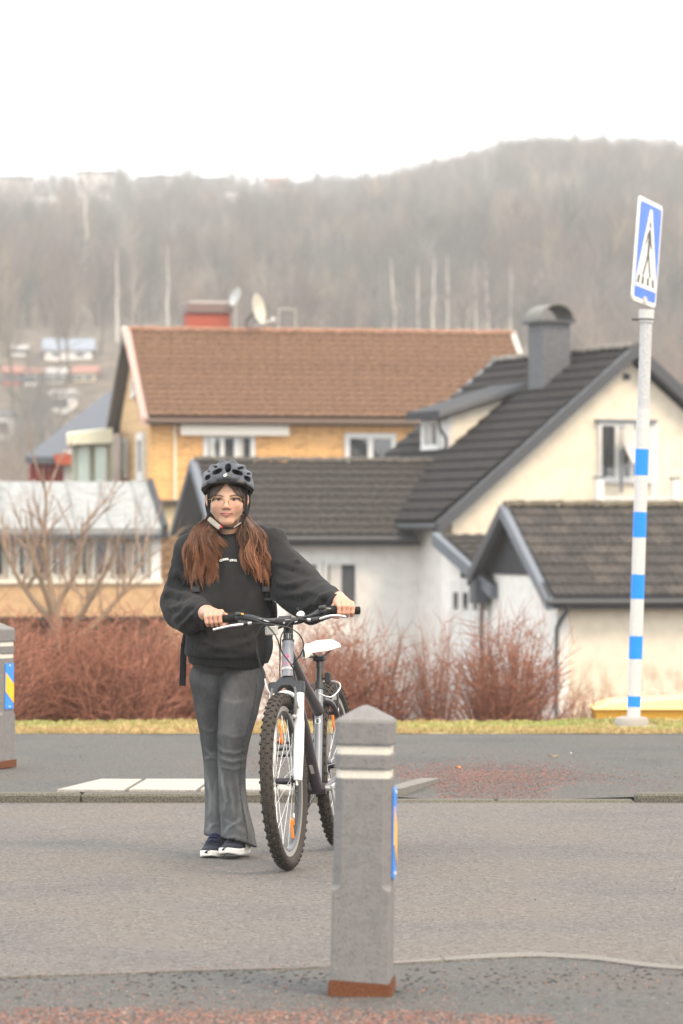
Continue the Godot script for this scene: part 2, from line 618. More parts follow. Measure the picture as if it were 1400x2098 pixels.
	m.grid(160, 10, func(u: float, w: float) -> Vector3:
		var x := lerpf(-30, 30, u)
		var dd := lerpf(23.78 + 0.07 * land.get_noise_2d(x * 160.0, 5.0) + 0.05 * land.get_noise_2d(x * 700.0, 9.0), 27.0, w)
		return Vector3(x, 0.006 - 0.022 * smoothstep(0.0, 0.4, w) + 0.008 * land.get_noise_2d(x * 120.0, dd * 120.0) - 0.4 * smoothstep(0.55, 1.0, w), -dd))
	struct("verge", m, mats.turf)
	make_grass()
	make_gravel()

func kerb_w(x: float) -> float:
	return 0.022 + 0.11 * smoothstep(-0.1, 0.55, x) - 0.06 * smoothstep(0.8, 1.2, x) + 0.006 * sin(x * 17.0)

func near_edge(x: float) -> float:
	var k := [[-30.0, 10.3], [-1.2, 10.5], [-0.98, 10.56], [-0.5, 10.70], [-0.03, 10.82], [0.14, 10.895], [0.4, 11.03], [0.58, 11.09], [0.75, 11.0], [0.9, 10.81], [1.0, 10.74], [1.3, 10.68], [30.0, 10.6]]
	var y := 10.6
	for i in k.size() - 1:
		if x <= k[i + 1][0]:
			y = lerpf(k[i][1], k[i + 1][1], clampf((x - k[i][0]) / (k[i + 1][0] - k[i][0]), 0.0, 1.0))
			break
	return y + 0.004 * sin(x * 13.0)

func far_y(x: float, d: float) -> float:
	var dip := smoothstep(-0.2, 0.4, x) * (1.0 - smoothstep(1.2, 1.9, x))
	return 0.002 - 0.036 * dip * (1.0 - smoothstep(18.3, 19.6, d))

func scatter(called: String, meshes: Array, mat: Material, xfs: Array, cols: Array = []) -> Node3D:
	# many small alike pieces as one object: one multimesh for each shape
	var holder: Node3D = null
	if meshes.size() > 1:
		holder = Node3D.new()
		holder.name = numbered(called)
		add_child(holder)
		holder.set_meta("kind", "stuff")
	for k in meshes.size():
		var mm := MultiMesh.new()
		mm.transform_format = MultiMesh.TRANSFORM_3D
		mm.use_colors = cols.size() > 0
		mm.mesh = meshes[k]
		var mine := []
		for i in range(k, xfs.size(), meshes.size()): mine.append(i)
		mm.instance_count = mine.size()
		for i in mine.size():
			mm.set_instance_transform(i, xfs[mine[i]])
			if cols.size(): mm.set_instance_color(i, cols[mine[i]])
		var o := MultiMeshInstance3D.new()
		o.multimesh = mm
		o.material_override = mat
		o.set_meta("kind", "stuff")
		if holder:
			o.name = "clump" if k == 0 else "clump_%03d" % k
			holder.add_child(o)
		else:
			o.name = numbered(called)
			add_child(o)
			holder = o
	return holder

func make_grass() -> void:
	var tufts := []
	for t in 3:
		var m := Mb.new()
		for k in 16:
			var a := rng.randf() * TAU
			var r := rng.randf() * 0.035
			var b := Vector3(cos(a) * r, 0, sin(a) * r)
			var hgt := rng.randf_range(0.012, 0.032)
			var lean := Vector3(rng.randf_range(-1, 1), 0, rng.randf_range(-1, 1)) * hgt * 0.7
			var s := Vector3(cos(a + 1.3), 0, sin(a + 1.3)) * 0.0022
			var g := rng.randf()
			m.tint = Color(0.44, 0.36, 0.21).lerp(Color(0.27, 0.27, 0.11), g)
			m.quad(b - s, b + s, b + s * 0.7 + lean * 0.35 + Vector3(0, hgt * 0.6, 0), b - s * 0.7 + lean * 0.35 + Vector3(0, hgt * 0.6, 0))
			m.tri(b - s * 0.7 + lean * 0.35 + Vector3(0, hgt * 0.6, 0), b + s * 0.7 + lean * 0.35 + Vector3(0, hgt * 0.6, 0), b + lean + Vector3(0, hgt, 0))
		tufts.append(m.mesh())
	var xf := []
	var cols := []
	for k in 15000:
		var x := rng.randf_range(-6.0, 6.0)
		var d := rng.randf_range(23.82, 26.2)
		if rng.randf() < 0.25: d = rng.randf_range(23.8, 24.3)
		if land.get_noise_2d(x * 300.0 + 50.0, d * 600.0) < -0.38: continue
		if absf(x - 1.99) < 0.16 and d > 24.5 and d < 25.4: continue
		var y := 0.006 - 0.022 * smoothstep(0.0, 0.4, (d - 24.0) / 3.0) + 0.008 * land.get_noise_2d(x * 120.0, d * 120.0) - 0.4 * smoothstep(0.55, 1.0, (d - 24.0) / 3.0)
		var s := rng.randf_range(0.6, 1.3) * (1.35 if absf(x - 2.0) < 0.5 and d > 24.9 else 1.0)
		xf.append(Transform3D(Basis(Vector3.UP, rng.randf() * TAU).scaled(Vector3(s, s, s)), Vector3(x, y - 0.004, -d)))
		var green := clampf(0.25 + 0.35 * smoothstep(-1.0, 1.5, x) + land.get_noise_2d(x * 90.0, d * 200.0) * 0.9, 0.0, 1.0)
		if d < 24.25: green *= 0.3
		var v := rng.randf_range(0.75, 1.15)
		cols.append(Color(lerpf(1.25, 0.85, green) * v, lerpf(1.0, 1.15, green) * v, lerpf(1.0, 0.75, green) * v))
	var g := scatter("verge_grass", tufts, mats.tinted_back, xf, cols)
	tag(g, "yellowing grass along the back edge of the far pavement", "grass", "", "stuff")

func pebble() -> ArrayMesh:
	var m := Mb.new()
	var top := Vector3(rng.randf_range(-0.2, 0.2), 0.55, rng.randf_range(-0.2, 0.2))
	var ring := []
	for k in 6:
		var a := TAU * k / 6.0
		var r := rng.randf_range(0.7, 1.1)
		ring.append(Vector3(cos(a) * r, rng.randf_range(-0.05, 0.15), -sin(a) * r * rng.randf_range(0.6, 0.9)))
	for k in 6:
		m.tri(ring[k], ring[(k + 1) % 6], top)
		m.tri(ring[(k + 1) % 6], ring[k], Vector3(0, -0.4, 0))
	return m.mesh()

func make_gravel() -> void:
	var shapes := [pebble(), pebble(), pebble()]
	var xf := []
	var cols := []
	var lay := func(n: int, x0: float, x1: float, d0: float, d1: float, red: float, lo: float, hi: float, y: Callable) -> void:
		for k in n:
			var x := rng.randf_range(x0, x1)
			var d := rng.randf_range(d0, d1)
			var s := rng.randf_range(lo, hi) * (0.6 + 0.8 * rng.randf() * rng.randf())
			xf.append(Transform3D(Basis(Vector3.UP, rng.randf() * TAU).scaled(Vector3(s, s * rng.randf_range(0.6, 1.0), s)), Vector3(x, y.call(x, d), -d)))
			var v := rng.randf_range(0.7, 1.3)
			if rng.randf() < red: cols.append(Color(0.30, 0.135, 0.10) * v)
			else: cols.append([Color(0.035, 0.036, 0.038), Color(0.16, 0.15, 0.14), Color(0.24, 0.22, 0.2)][rng.randi() % 3] * v)
	var flat := func(_x: float, _d: float) -> float: return 0.001
	# a drift of reddish grit in front, thinning towards one end
	for k in 16000:
		var x := rng.randf_range(-2.2, 0.55)
		var edge := 9.86 + 0.07 * land.get_noise_2d(x * 420.0, 0.0) + rng.randf_range(-0.10, 0.05) - 0.12 * smoothstep(0.05, 0.5, x) + 0.03 * smoothstep(-0.3, -0.8, x)
		var d := rng.randf_range(9.2, edge)
		var s := rng.randf_range(0.0028, 0.0062)
		xf.append(Transform3D(Basis(Vector3.UP, rng.randf() * TAU).scaled(Vector3(s, s * 0.8, s)), Vector3(x, 0.001, -d)))
		var v := rng.randf_range(0.65, 1.35)
		cols.append((Color(0.23, 0.115, 0.088) if rng.randf() < 0.66 else (Color(0.07, 0.066, 0.066) if rng.randf() < 0.7 else Color(0.22, 0.2, 0.18))) * v)
	lay.call(3200, -2.0, 2.0, 9.3, 11.0, 0.4, 0.002, 0.005, flat)
	lay.call(1100, -1.6, 0.3, 9.8, 10.4, 0.6, 0.0025, 0.005, flat)
	for k in 900:                                        # crumbs of dark leaf and bark
		var x := rng.randf_range(-1.8, 1.8)
		var d := 10.55 - 0.85 * rng.randf() * rng.randf() + rng.randf_range(0.0, 0.3)
		if d > near_edge(x) - 0.01: continue
		var s := rng.randf_range(0.003, 0.0075)
		xf.append(Transform3D(Basis(Vector3.UP, rng.randf() * TAU).scaled(Vector3(s * 1.5, s * 0.5, s)), Vector3(x, 0.001, -d)))
		cols.append(Color(0.022, 0.02, 0.018) * rng.randf_range(0.6, 1.6))
	lay.call(500, -2.2, 2.2, 11.1, 12.3, 0.1, 0.002, 0.004, func(_x: float, _d: float) -> float: return ROAD_Y + 0.001)
	lay.call(1600, -3.0, 3.0, 12.0, 18.1, 0.15, 0.002, 0.005, func(_x: float, _d: float) -> float: return ROAD_Y + 0.001)
	# grit on the far pavement beside the turned edging stone
	for k in 9000:
		var x := 0.75 + rng.randfn(0.0, 0.36)
		var d := 19.3 + rng.randfn(0.0, 0.75)
		if d < 18.36 or d > 22.0 or x < -0.1: continue
		var s := rng.randf_range(0.003, 0.008)
		xf.append(Transform3D(Basis(Vector3.UP, rng.randf() * TAU).scaled(Vector3(s, s * 0.6, s)), Vector3(x, far_y(x, d) + 0.001, -d)))
		var v := rng.randf_range(0.6, 1.3)
		cols.append((Color(0.22, 0.105, 0.085) if rng.randf() < 0.72 else Color(0.09, 0.08, 0.075)) * v)
	lay.call(1500, -3.4, 3.4, 18.4, 23.8, 0.3, 0.002, 0.006, func(x: float, d: float) -> float: return far_y(x, d) + 0.001)
	for k in 1500:
		var x := rng.randf_range(-0.75, 0.1)
		var d := rng.randf_range(20.0, 22.8)
		var s := rng.randf_range(0.002, 0.006)
		xf.append(Transform3D(Basis(Vector3.UP, rng.randf() * TAU).scaled(Vector3(s, s * 0.6, s)), Vector3(x, far_y(x, d) + 0.001, -d)))
		cols.append(Color(0.2, 0.1, 0.08) * rng.randf_range(0.6, 1.2))
	var g := scatter("gravel", shapes, mats.tinted, xf, cols)
	tag(g, "reddish grit and loose stones lying on pavements and road", "gravel", "", "stuff")

# ------------------------------------------------------------------ bare trees
func limb(wood: Mb, twig: Mb, p: Vector3, dir: Vector3, ln: float, r: float, level: int, deep: int, spread: float, r0: RandomNumberGenerator) -> void:
	var segs := 4 if level == 0 else 3
	var pts := [p]
	var rad := [r]
	var q := p
	var dv := dir
	for k in segs:
		dv = (dv + Vector3(r0.randfn(0, 0.12), r0.randfn(0.06, 0.08), r0.randfn(0, 0.12))).normalized()
		q += dv * ln / segs
		pts.append(q)
		rad.append(r * lerpf(1.0, 0.35 if level < deep else 0.15, float(k + 1) / segs))
	(wood if level < 2 else twig).tube(pts, rad, [6, 4, 3, 3, 3][level], false)
	if level == deep: return
	var kids: int = [9, 6, 5, 4][level]
	for k in kids:
		var t := lerpf(0.35 if level == 0 else 0.2, 1.0, (k + r0.randf()) / kids)
		var fi := t * segs
		var i := mini(int(fi), segs - 1)
		var b: Vector3 = (pts[i] as Vector3).lerp(pts[i + 1], fi - i)
		var a := r0.randf() * TAU
		var side := dv.cross(Vector3(cos(a), 0.1, sin(a))).normalized()
		var nd := (dv * (1.0 - spread * 0.5) + side * spread * r0.randf_range(0.6, 1.2) + Vector3(0, 0.25, 0)).normalized()
		var br: float = lerpf(rad[i], rad[i + 1], fi - i)
		limb(wood, twig, b, nd, ln * r0.randf_range(0.42, 0.68) * (1.15 - 0.45 * t), br * 0.62, level + 1, deep, spread, r0)

func tree(seed_: int, height: float, r: float, spread: float, deep := 3, lean := Vector3.ZERO) -> Array:
	var r0 := RandomNumberGenerator.new()
	r0.seed = seed_
	var wood := Mb.new(); var twig := Mb.new()
	limb(wood, twig, Vector3(0, -0.3, 0), (Vector3.UP + lean).normalized(), height * 0.72, r, 0, deep, spread, r0)
	return [wood, twig]

func birch(seed_: int) -> Array:                                   # one straight pale stem, fine dark twigs
	var r0 := RandomNumberGenerator.new()
	r0.seed = seed_
	var wood := Mb.new(); var twig := Mb.new(); var rest := Mb.new()
	var pts := [Vector3(0, -0.5, 0)]
	for k in 7: pts.append(Vector3(r0.randfn(0, 0.06), 1.9 * (k + 1), r0.randfn(0, 0.06)))
	wood.tube(pts, [0.23, 0.21, 0.19, 0.17, 0.14, 0.11, 0.07, 0.03], 7, false)
	for k in 34:
		var y := r0.randf_range(5.0, 13.0)
		var a := r0.randf() * TAU
		limb(rest, twig, Vector3(0, y, 0), Vector3(cos(a) * 0.7, 0.8, sin(a) * 0.7).normalized(), r0.randf_range(1.0, 2.6) * (1.2 - y / 18.0), 0.035, 2, 3, 0.6, r0)
	return [wood, twig]

func plant_tree(called: String, label: String, where: Vector3, tr: Array, bark: Material, twigs: Material, group := "") -> Node3D:
	var t := thing(called, label, "tree", where, group)
	part("trunk", tr[0], bark, t)
	part("crown", tr[1], twigs, t)
	return t

func make_hill_life() -> void:
	var clear := []
	# houses on the hill and down in the valley, each where its own plot lies
	var white := plain(lin(0.72, 0.7, 0.66), 0.8); var cream := plain(lin(0.72, 0.58, 0.36), 0.8); var grey := plain(lin(0.32, 0.31, 0.3), 0.8)
	var red := plain(lin(0.36, 0.09, 0.065), 0.8); var slate := plain(lin(0.05, 0.05, 0.055), 0.7); var bluish := plain(lin(0.16, 0.19, 0.24), 0.6); var tile := plain(lin(0.24, 0.11, 0.08), 0.8)
	var yellow := plain(lin(0.72, 0.5, 0.2), 0.8)
	var H := [
		["flat grey house on the skyline at the left edge", 30, 384, 66, 20, 9, grey, slate], ["dark block with a white front on the left skyline", 190, 384, 66, 30, 9, white, slate],
		["wide dark house on the skyline above the yellow one", 318, 388, 74, 26, 8, grey, slate], ["small grey house on the skyline between bare trees", 435, 385, 60, 16, 10, grey, slate],
		["house with a reddish gable on the middle skyline", 568, 392, 36, 20, 12, red, tile], ["bluish roofed house beside the reddish skyline gable", 605, 396, 46, 14, 12, white, bluish],
		["pair of white house fronts among trees at upper left", 88, 436, 76, 26, 10, white, grey], ["white gable half hidden by trees on the upper hillside", 228, 448, 26, 26, 14, white, grey],
		["low yellow house in the trees of the upper hillside", 348, 466, 44, 16, 10, yellow, slate], ["tall narrow whitish house behind trees in mid hillside", 470, 444, 24, 40, 12, white, grey],
		["cream villa below the dip of the skyline", 768, 440, 40, 28, 12, cream, grey], ["tiny white cabin beside the tall bright trunk", 163, 488, 20, 12, 8, white, slate]]
	for h in H:
		var g: Vector3
		if h[2] > 400: g = meets(h[1], h[2], 420.0)
		else:
			g = at(h[1], 400, 1035.0)
			g.y = ground_y(g.x, 1035.0)
		clear.append([h[1], h[3] * 0.5 + 3.0, -g.z, 45.0 if h[2] > 400 else 75.0])
		far_house(h[0], g, h[3], h[4], h[5], h[6], h[7], "hill_house", h[2] if h[2] < 400 else 0)
	var V := [
		["long pale house under a bluish roof in the valley", 140, 738, 96, 22, 26, white, bluish], ["small white house at the left edge of the valley", 38, 728, 30, 14, 10, white, grey],
		["red wooden house at the left of the valley row", 24, 790, 36, 28, 16, red, tile], ["narrow white house next to the red valley house", 62, 794, 28, 30, 14, white, tile],
		["white house in the middle of the valley row", 110, 792, 44, 28, 14, white, grey], ["peach coloured house at the right end of the valley row", 172, 788, 42, 26, 16, cream, tile],
		["white house below the valley row", 122, 850, 34, 44, 12, white, grey], ["white end wall cut by the left picture edge in the valley", 4, 910, 22, 60, 12, white, slate]]
	for h in V:
		var g := meets(h[1], h[2], 240.0)
		clear.append([h[1], h[3] * 0.5, -g.z, 10.0])
		far_house(h[0], g, h[3], h[4], h[5], h[6], h[7], "valley_house", 0)
	# the forest on the hill: five kinds of bare tree, thousands of them
	var kinds := []
	for k in 5:
		var tr := tree(40 + k, 12.0, 0.2, [0.75, 0.6, 0.9, 0.5, 0.7][k], 3)
		var all := Mb.new()
		for i in tr[0].c.size(): tr[0].c[i] = Color(0.15, 0.138, 0.124)
		for i in tr[1].c.size(): tr[1].c[i] = Color(0.135, 0.121, 0.107)
		all.add(tr[0], Transform3D.IDENTITY); all.add(tr[1], Transform3D.IDENTITY)
		kinds.append(all.mesh())
	var xf := []
	var cols := []
	var fr := RandomNumberGenerator.new()
	fr.seed = 12
	var birch_d := -meets(935, 716.0, 380.0).z - 4.0
	var tall_d := -meets(176, 560, 400).z - 4.0
	while xf.size() < 11000:
		var d := sqrt(fr.randf_range(385.0 * 385.0, 1120.0 * 1120.0))
		var x := fr.randf_range(-0.16, 0.16) * d
		var pxx := 700.0 + x / d * FOCAL
		var dens := 1.0
		if d < birch_d and (absf(pxx - 935.0) < 165.0 or absf(pxx - 290.0) < 75.0): continue
		if d < tall_d and absf(pxx - 176.0) < 14.0: continue
		if d < 520.0 and pxx < 260.0: dens = 0.25            # gardens between the far houses
		if pxx < 620.0 and d > 930.0: dens = 0.5
		if land.get_noise_2d(x * 4.0, d * 2.0) < -0.25: dens *= 0.3
		var blocked := false
		for c in clear:
			if absf(pxx - c[0]) < c[1] and d < c[2] + 4.0 and d > c[2] - c[3]:
				blocked = true
				break
		if blocked: continue
		if fr.randf() > dens: continue
		var s := fr.randf_range(0.55, 1.1)
		xf.append(Transform3D(Basis(Vector3.UP, fr.randf() * TAU).scaled(Vector3(s, s * fr.randf_range(0.9, 1.15), s)), Vector3(x, ground_y(x, d) - 0.4, -d)))
		var v := (0.35 + 1.3 * fr.randf() * fr.randf()) * 1.15 * (1.0 + 0.6 * land.get_noise_2d(x * 5.0 + 300.0, d * 1.6))
		var warm := clampf(0.45 + land.get_noise_2d(x * 3.0 + 900.0, d * 1.2) * 1.6, 0.0, 1.0)
		var low := 1.0 - smoothstep(480.0, 700.0, d)
		var tintc := Color(0.88, 0.95, 0.93).lerp(Color(1.25, 0.98, 0.82), warm * (0.4 + 0.6 * low))
		if fr.randf() < 0.04: tintc = Color(0.3, 0.5, 0.4)
		elif fr.randf() < 0.12: tintc = Color(1.45, 1.25, 0.85)
		cols.append(tintc * v)
	for k in 1300:                                        # and the gardens down in the valley
		var d := fr.randf_range(150.0, 420.0)
		var pxx := fr.randf_range(-260.0, 330.0) if k % 4 else fr.randf_range(1330.0, 1700.0)
		var x := (pxx - 700.0) / FOCAL * d
		var s := fr.randf_range(0.22, 0.5)
		xf.append(Transform3D(Basis(Vector3.UP, fr.randf() * TAU).scaled(Vector3(s, s, s)), Vector3(x, ground_y(x, d) - 0.2, -d)))
		cols.append(Color(1.2, 1.0, 0.82) * fr.randf_range(0.5, 1.6))
	var fo := scatter("bare_forest", kinds, mats.tinted_back, xf, cols)
	tag(fo, "leafless grey brown forest covering the hillside", "forest", "", "stuff")
	# pale birch trunks that can be told apart above the brown roof
	var bark := plain(lin(0.5, 0.475, 0.42), 0.8)
	var fine := plain(lin(0.22, 0.16, 0.14), 0.9)
	var birches := [birch(71), birch(72)]
	var spots := [
		[812, "pale birch trunk leaning slightly behind the middle of the brown roof"], [857, "pale birch trunk just past the leaning one over the brown roof"],
		[887, "brightest straight birch trunk over the right part of the brown roof"], [918, "straight birch trunk beside the brightest one"],
		[975, "birch trunk left of the bent one over the brown roof end"], [1005, "bent birch trunk with a pinkish tint over the brown roof end"],
		[1047, "last birch trunk beside the grey chimney"], [240, "slender birch trunk above the left peak of the brown roof"], [343, "slender birch trunk left of the red chimney"]]
	for k in spots.size():
		var g := meets(spots[k][0], 716.0 if k < 7 else 700.0, 380.0)
		var b := plant_tree("birch_tree", spots[k][1], g - Vector3(0, 0.5, 0), birches[k % 2], bark, fine, "birches on the hillside")
		b.rotation = Vector3(0, k * 1.3, [0.05, 0.0, 0.01, -0.01, 0.0, 0.06, 0.0, 0.0, 0.01][k])
		b.scale = Vector3.ONE * ([1.0, 0.92, 1.05, 1.0, 0.95, 0.95, 0.9, 0.95, 1.0][k])
	var tall := plant_tree("birch_tree", "tall bright trunk standing alone high on the left hillside", meets(176, 560, 400), birches[0], bark, fine, "birches on the hillside")
	tall.scale = Vector3(1.5, 1.3, 1.5)
	for s in [[60, 905, "bare tree in the valley before the white end wall", 51], [112, 900, "bare tree in the valley in front of the white houses", 52], [20, 880, "thin bare tree at the left edge of the valley", 53], [165, 880, "bare tree in the valley beside the blue roof", 54], [90, 960, "low bare tree left of the red house", 55]]:
		var d := 130.0
		var p := at(s[0], s[1], d)
		var tr := tree(s[3], 5.5, 0.09, 0.7, 3)
		var o := plant_tree("bare_tree", s[2], Vector3(p.x, ground_y(p.x, d), -d), tr, plain(lin(0.14, 0.11, 0.085), 0.9), plain(lin(0.2, 0.15, 0.115), 0.9), "bare trees down in the valley")
		o.rotation.y = s[3]

func far_house(label: String, g: Vector3, w: float, h: float, rise: float, wall: Material, roof: Material, called: String, foot_px: int) -> void:
	var k := -g.z / FOCAL
	var t := thing(called, label, "house", g, "houses on the far hillside" if called == "hill_house" else "houses down in the valley")
	var cx := g.x
	t.rotation.y = sin(cx) * 0.12
	var hw := w * k * 0.5; var hh := h * k if foot_px == 0 else EYE + (1105.0 - (foot_px - h)) * k - g.y
	var dp := maxf(hw, 3.0); var rr := rise * k
	var m := Mb.new()
	m.box(Vector3(0, hh * 0.5 - 2.0, -dp), Vector3(hw * 2, hh + 4.0, dp * 2))
	part("wall", m, wall, t)
	m = Mb.new()
	var ov := 0.4
	var e := hh - 0.05
	m.hull8([Vector3(-hw - ov, e, ov), Vector3(hw + ov, e, ov), Vector3(hw + ov, e, -2 * dp - ov), Vector3(-hw - ov, e, -2 * dp - ov), Vector3(-hw - ov, e + rr, -dp + 0.1), Vector3(hw + ov, e + rr, -dp + 0.1), Vector3(hw + ov, e + rr, -dp - 0.1), Vector3(-hw - ov, e + rr, -dp - 0.1)])
	part("roof", m, roof, t)
	var n := maxi(2, int(hw * 2 / 3.0))
	for i in n:
		m = Mb.new()
		m.box(Vector3(lerpf(-hw, hw, (i + 0.5) / n), hh * 0.55, 0.02), Vector3(1.1, minf(1.3, hh * 0.4), 0.12))
		part("window", m, mats.dark_glass, t)

# ------------------------------------------------------------------ the near houses
class Plan:                                    # a building's own axes: along its front, back from it, up
	var o: Vector3
	var l: Vector3
	var b: Vector3
	func _init(o_: Vector3, yaw: float) -> void:
		o = o_
		l = Vector3(cos(yaw), 0, -sin(yaw)); b = Vector3(-sin(yaw), 0, -cos(yaw))
	func p(x: float, y: float, back: float) -> Vector3: return Vector3(o.x, 0, o.z) + l * x + b * back + Vector3(0, y, 0)
	func basis() -> Basis: return Basis(l, Vector3.UP, -b)

func block(pl: Plan, x0: float, x1: float, y0: float, y1: float, b0: float, b1: float, m: Mb) -> void:
	m.hull8([pl.p(x0, y0, b0), pl.p(x1, y0, b0), pl.p(x1, y0, b1), pl.p(x0, y0, b1), pl.p(x0, y1, b0), pl.p(x1, y1, b0), pl.p(x1, y1, b1), pl.p(x0, y1, b1)])

func blk(called: String, pl: Plan, x0: float, x1: float, y0: float, y1: float, b0: float, b1: float, mat: Material, parent: Node3D) -> MeshInstance3D:
	var m := Mb.new()
	block(pl, x0, x1, y0, y1, b0, b1, m)
	return part(called, m, mat, parent)

func slope(m: Mb, e0: Vector3, e1: Vector3, r1: Vector3, r0: Vector3, thick: float) -> void:   # a roof slab: eave, eave, ridge, ridge corners of its top
	var dn := Vector3(0, -thick, 0)
	m.hull8([e0 + dn, e1 + dn, r1 + dn, r0 + dn, e0, e1, r1, r0])

func courses(m: Mb, e0: Vector3, e1: Vector3, r1: Vector3, r0: Vector3, rows: int, waves: float, amp: float, lip: float) -> void:
	# overlapping rows of pantiles on that slab's top
	var nn := (e1 - e0).cross(r0 - e0).normalized()
	if nn.y < 0.0: nn = -nn
	var cols := int(waves * 5.0)
	for j in rows:
		var s0 := float(j) / rows; var s1 := float(j + 1) / rows
		var jit := rng.randf_range(0.9, 1.1)
		m.tint = Color(jit, jit, jit)
		var first := m.v.size()
		m.grid(cols, 1, func(u: float, w: float) -> Vector3:
			var a := e0.lerp(e1, u).lerp(r0.lerp(r1, u), lerpf(s0, s1, w))
			var wv := amp * (0.5 + 0.5 * cos(u * waves * TAU))
			return a + nn * (0.02 + wv + (lip if w < 0.5 else 0.0)))
		m.grid(cols, 1, func(u: float, w: float) -> Vector3:
			var a := e0.lerp(e1, u).lerp(r0.lerp(r1, u), s0)
			var wv := amp * (0.5 + 0.5 * cos(u * waves * TAU))
			return a + nn * (0.005 + (wv + lip + 0.014) * w))
	m.tint = Color(1, 1, 1)

func window(pl: Plan, x0: float, x1: float, y0: float, y1: float, back: float, frame: Material, parent: Node3D, panes := 2, curtain := "", gap := 0.09) -> void:
	# a casement: frame members, panes set back in it, a sill; all of it under one part
	var w := Node3D.new()
	var nm := "window"
	var k := 0
	while parent.has_node(nm):
		k += 1
		nm = "window_%03d" % k
	w.name = nm
	parent.add_child(w)
	var m := Mb.new()                                   # back is the face of the wall that carries the window
	block(pl, x0, x0 + gap, y0, y1, back - 0.07, back - 0.003, m)
	block(pl, x1 - gap, x1, y0, y1, back - 0.07, back - 0.003, m)
	block(pl, x0 + gap, x1 - gap, y1 - gap, y1, back - 0.07, back - 0.003, m)
	block(pl, x0 + gap, x1 - gap, y0, y0 + gap, back - 0.07, back - 0.003, m)
	part("frame", m, frame, w)
	m = Mb.new()
	block(pl, x0 - 0.05, x1 + 0.05, y0 - 0.05, y0 - 0.004, back - 0.1, back - 0.003, m)
	part("sill", m, frame, w)
	var iw := (x1 - x0 - 2 * gap) / panes
	for i in panes:
		var a := x0 + gap + iw * i; var b := a + iw
		if i > 0:
			m = Mb.new()
			block(pl, a - gap * 0.5, a + gap * 0.5, y0 + gap + 0.002, y1 - gap - 0.002, back - 0.065, back - 0.003, m)
			part("mullion", m, frame, w)
		m = Mb.new()
		block(pl, a + (gap * 0.5 + 0.002 if i > 0 else 0.002), b - (gap * 0.5 + 0.002 if i < panes - 1 else 0.002), y0 + gap + 0.002, y1 - gap - 0.002, back - 0.045, back - 0.04, m)
		part("pane", m, mats.glass_thin, w)
		if curtain.contains(str(i)):
			m = Mb.new()
			m.grid(24, 1, func(u: float, v: float) -> Vector3: return pl.p(lerpf(a + 0.05, lerpf(a, b, 0.5), u), lerpf(y0 + gap + 0.003, y1 - gap - 0.003, v), back - 0.026 + 0.007 * sin(u * 30.0)))
			part("curtain", m, mats.curtain, w)
	m = Mb.new()
	block(pl, x0 + gap + 0.001, x1 - gap - 0.001, y0 + gap + 0.001, y1 - gap - 0.001, back - 0.012, back - 0.004, m)
	part("dark_interior", m, mats.inside, w)

func pipe(called: String, pts: Array, r: float, mat: Material, parent: Node3D) -> void:
	var m := Mb.new()
	m.tube(pts, [r], 10)
	part(called, m, mat, parent)

func gable(m: Mb, pl: Plan, f0: float, f1: float, base: float, eave0: float, eave1: float, rx: float, ridge: float, at_x: float, thick: float) -> void:
	# an end wall standing at at_x, from depth f0 to f1, its peak at depth rx
	var p := []
	for q in [[f0, base], [f1, base], [f1, eave1], [rx, ridge], [f0, eave0]]: p.append(q)
	var A := []; var B := []
	for q in p:
		A.append(pl.p(at_x, q[1], q[0])); B.append(pl.p(at_x + thick, q[1], q[0]))
	var n := A.size()
	var ra := A.duplicate(); ra.reverse()
	m.poly(ra); m.poly(B)
	for k in n: m.quad(A[k], A[(k + 1) % n], B[(k + 1) % n], B[k])

func brickwork(col: Color, mortar: Color, seed_: int) -> StandardMaterial3D:      # bricks too far away to tell apart: fine tone only
	var m := grained(col, 0.5, 0.72, 1.25, 0.9, 0.06, seed_, 1.0)
	var im := Image.create(128, 96, false, Image.FORMAT_RGB8)
	var r := RandomNumberGenerator.new()
	r.seed = seed_
	im.fill(mortar)
	for j in 8:
		for i in 4:
			var v := r.randf_range(0.8, 1.15)
			im.fill_rect(Rect2i((i * 32 + (16 if j % 2 else 0) + 1) % 128, j * 12 + 1, 29, 10), Color(v, v, v))
	m.detail_enabled = true
	m.detail_blend_mode = BaseMaterial3D.BLEND_MODE_MUL
	m.detail_albedo = ImageTexture.create_from_image(im)
	m.detail_uv_layer = BaseMaterial3D.DETAIL_UV_2
	m.uv2_triplanar = true
	m.uv2_world_triplanar = true
	m.uv2_scale = Vector3(1.0, 1.67, 1.0)
	return m

func make_houses() -> void:
	mats.glass_thin = plain(Color(0.5, 0.55, 0.6, 0.02), 0.03)
	mats.glass_thin.transparency = BaseMaterial3D.TRANSPARENCY_ALPHA
	mats.curtain = plain(lin(0.62, 0.6, 0.56), 0.9)
	mats.inside = plain(lin(0.025, 0.028, 0.032), 0.9)
	mats.white_wall = grained(lin(0.69, 0.675, 0.645), 0.25, 0.9, 1.04, 0.85, 0.02, 31)
	mats.cream_wall = grained(lin(0.67, 0.60, 0.485), 0.25, 0.9, 1.04, 0.85, 0.02, 32)
	mats.white_trim = plain(lin(0.58, 0.58, 0.565), 0.6)
	mats.slate_trim = plain(lin(0.045, 0.05, 0.058), 0.6)
	mats.slate_light = plain(lin(0.105, 0.122, 0.145), 0.55)
	mats.dark_board = plain(lin(0.035, 0.037, 0.042), 0.8)
	mats.grey_tile = tile_mat(lin(0.044, 0.040, 0.037), 41)
	mats.black_tile = tile_mat(lin(0.027, 0.026, 0.0255), 42)
	mats.brown_tile = tile_mat(lin(0.155, 0.092, 0.058), 43)
	mats.dark_pipe = plain(lin(0.035, 0.04, 0.045), 0.5)
	white_house()
	garage()
	brown_house()
	flat_block()
	red_house()

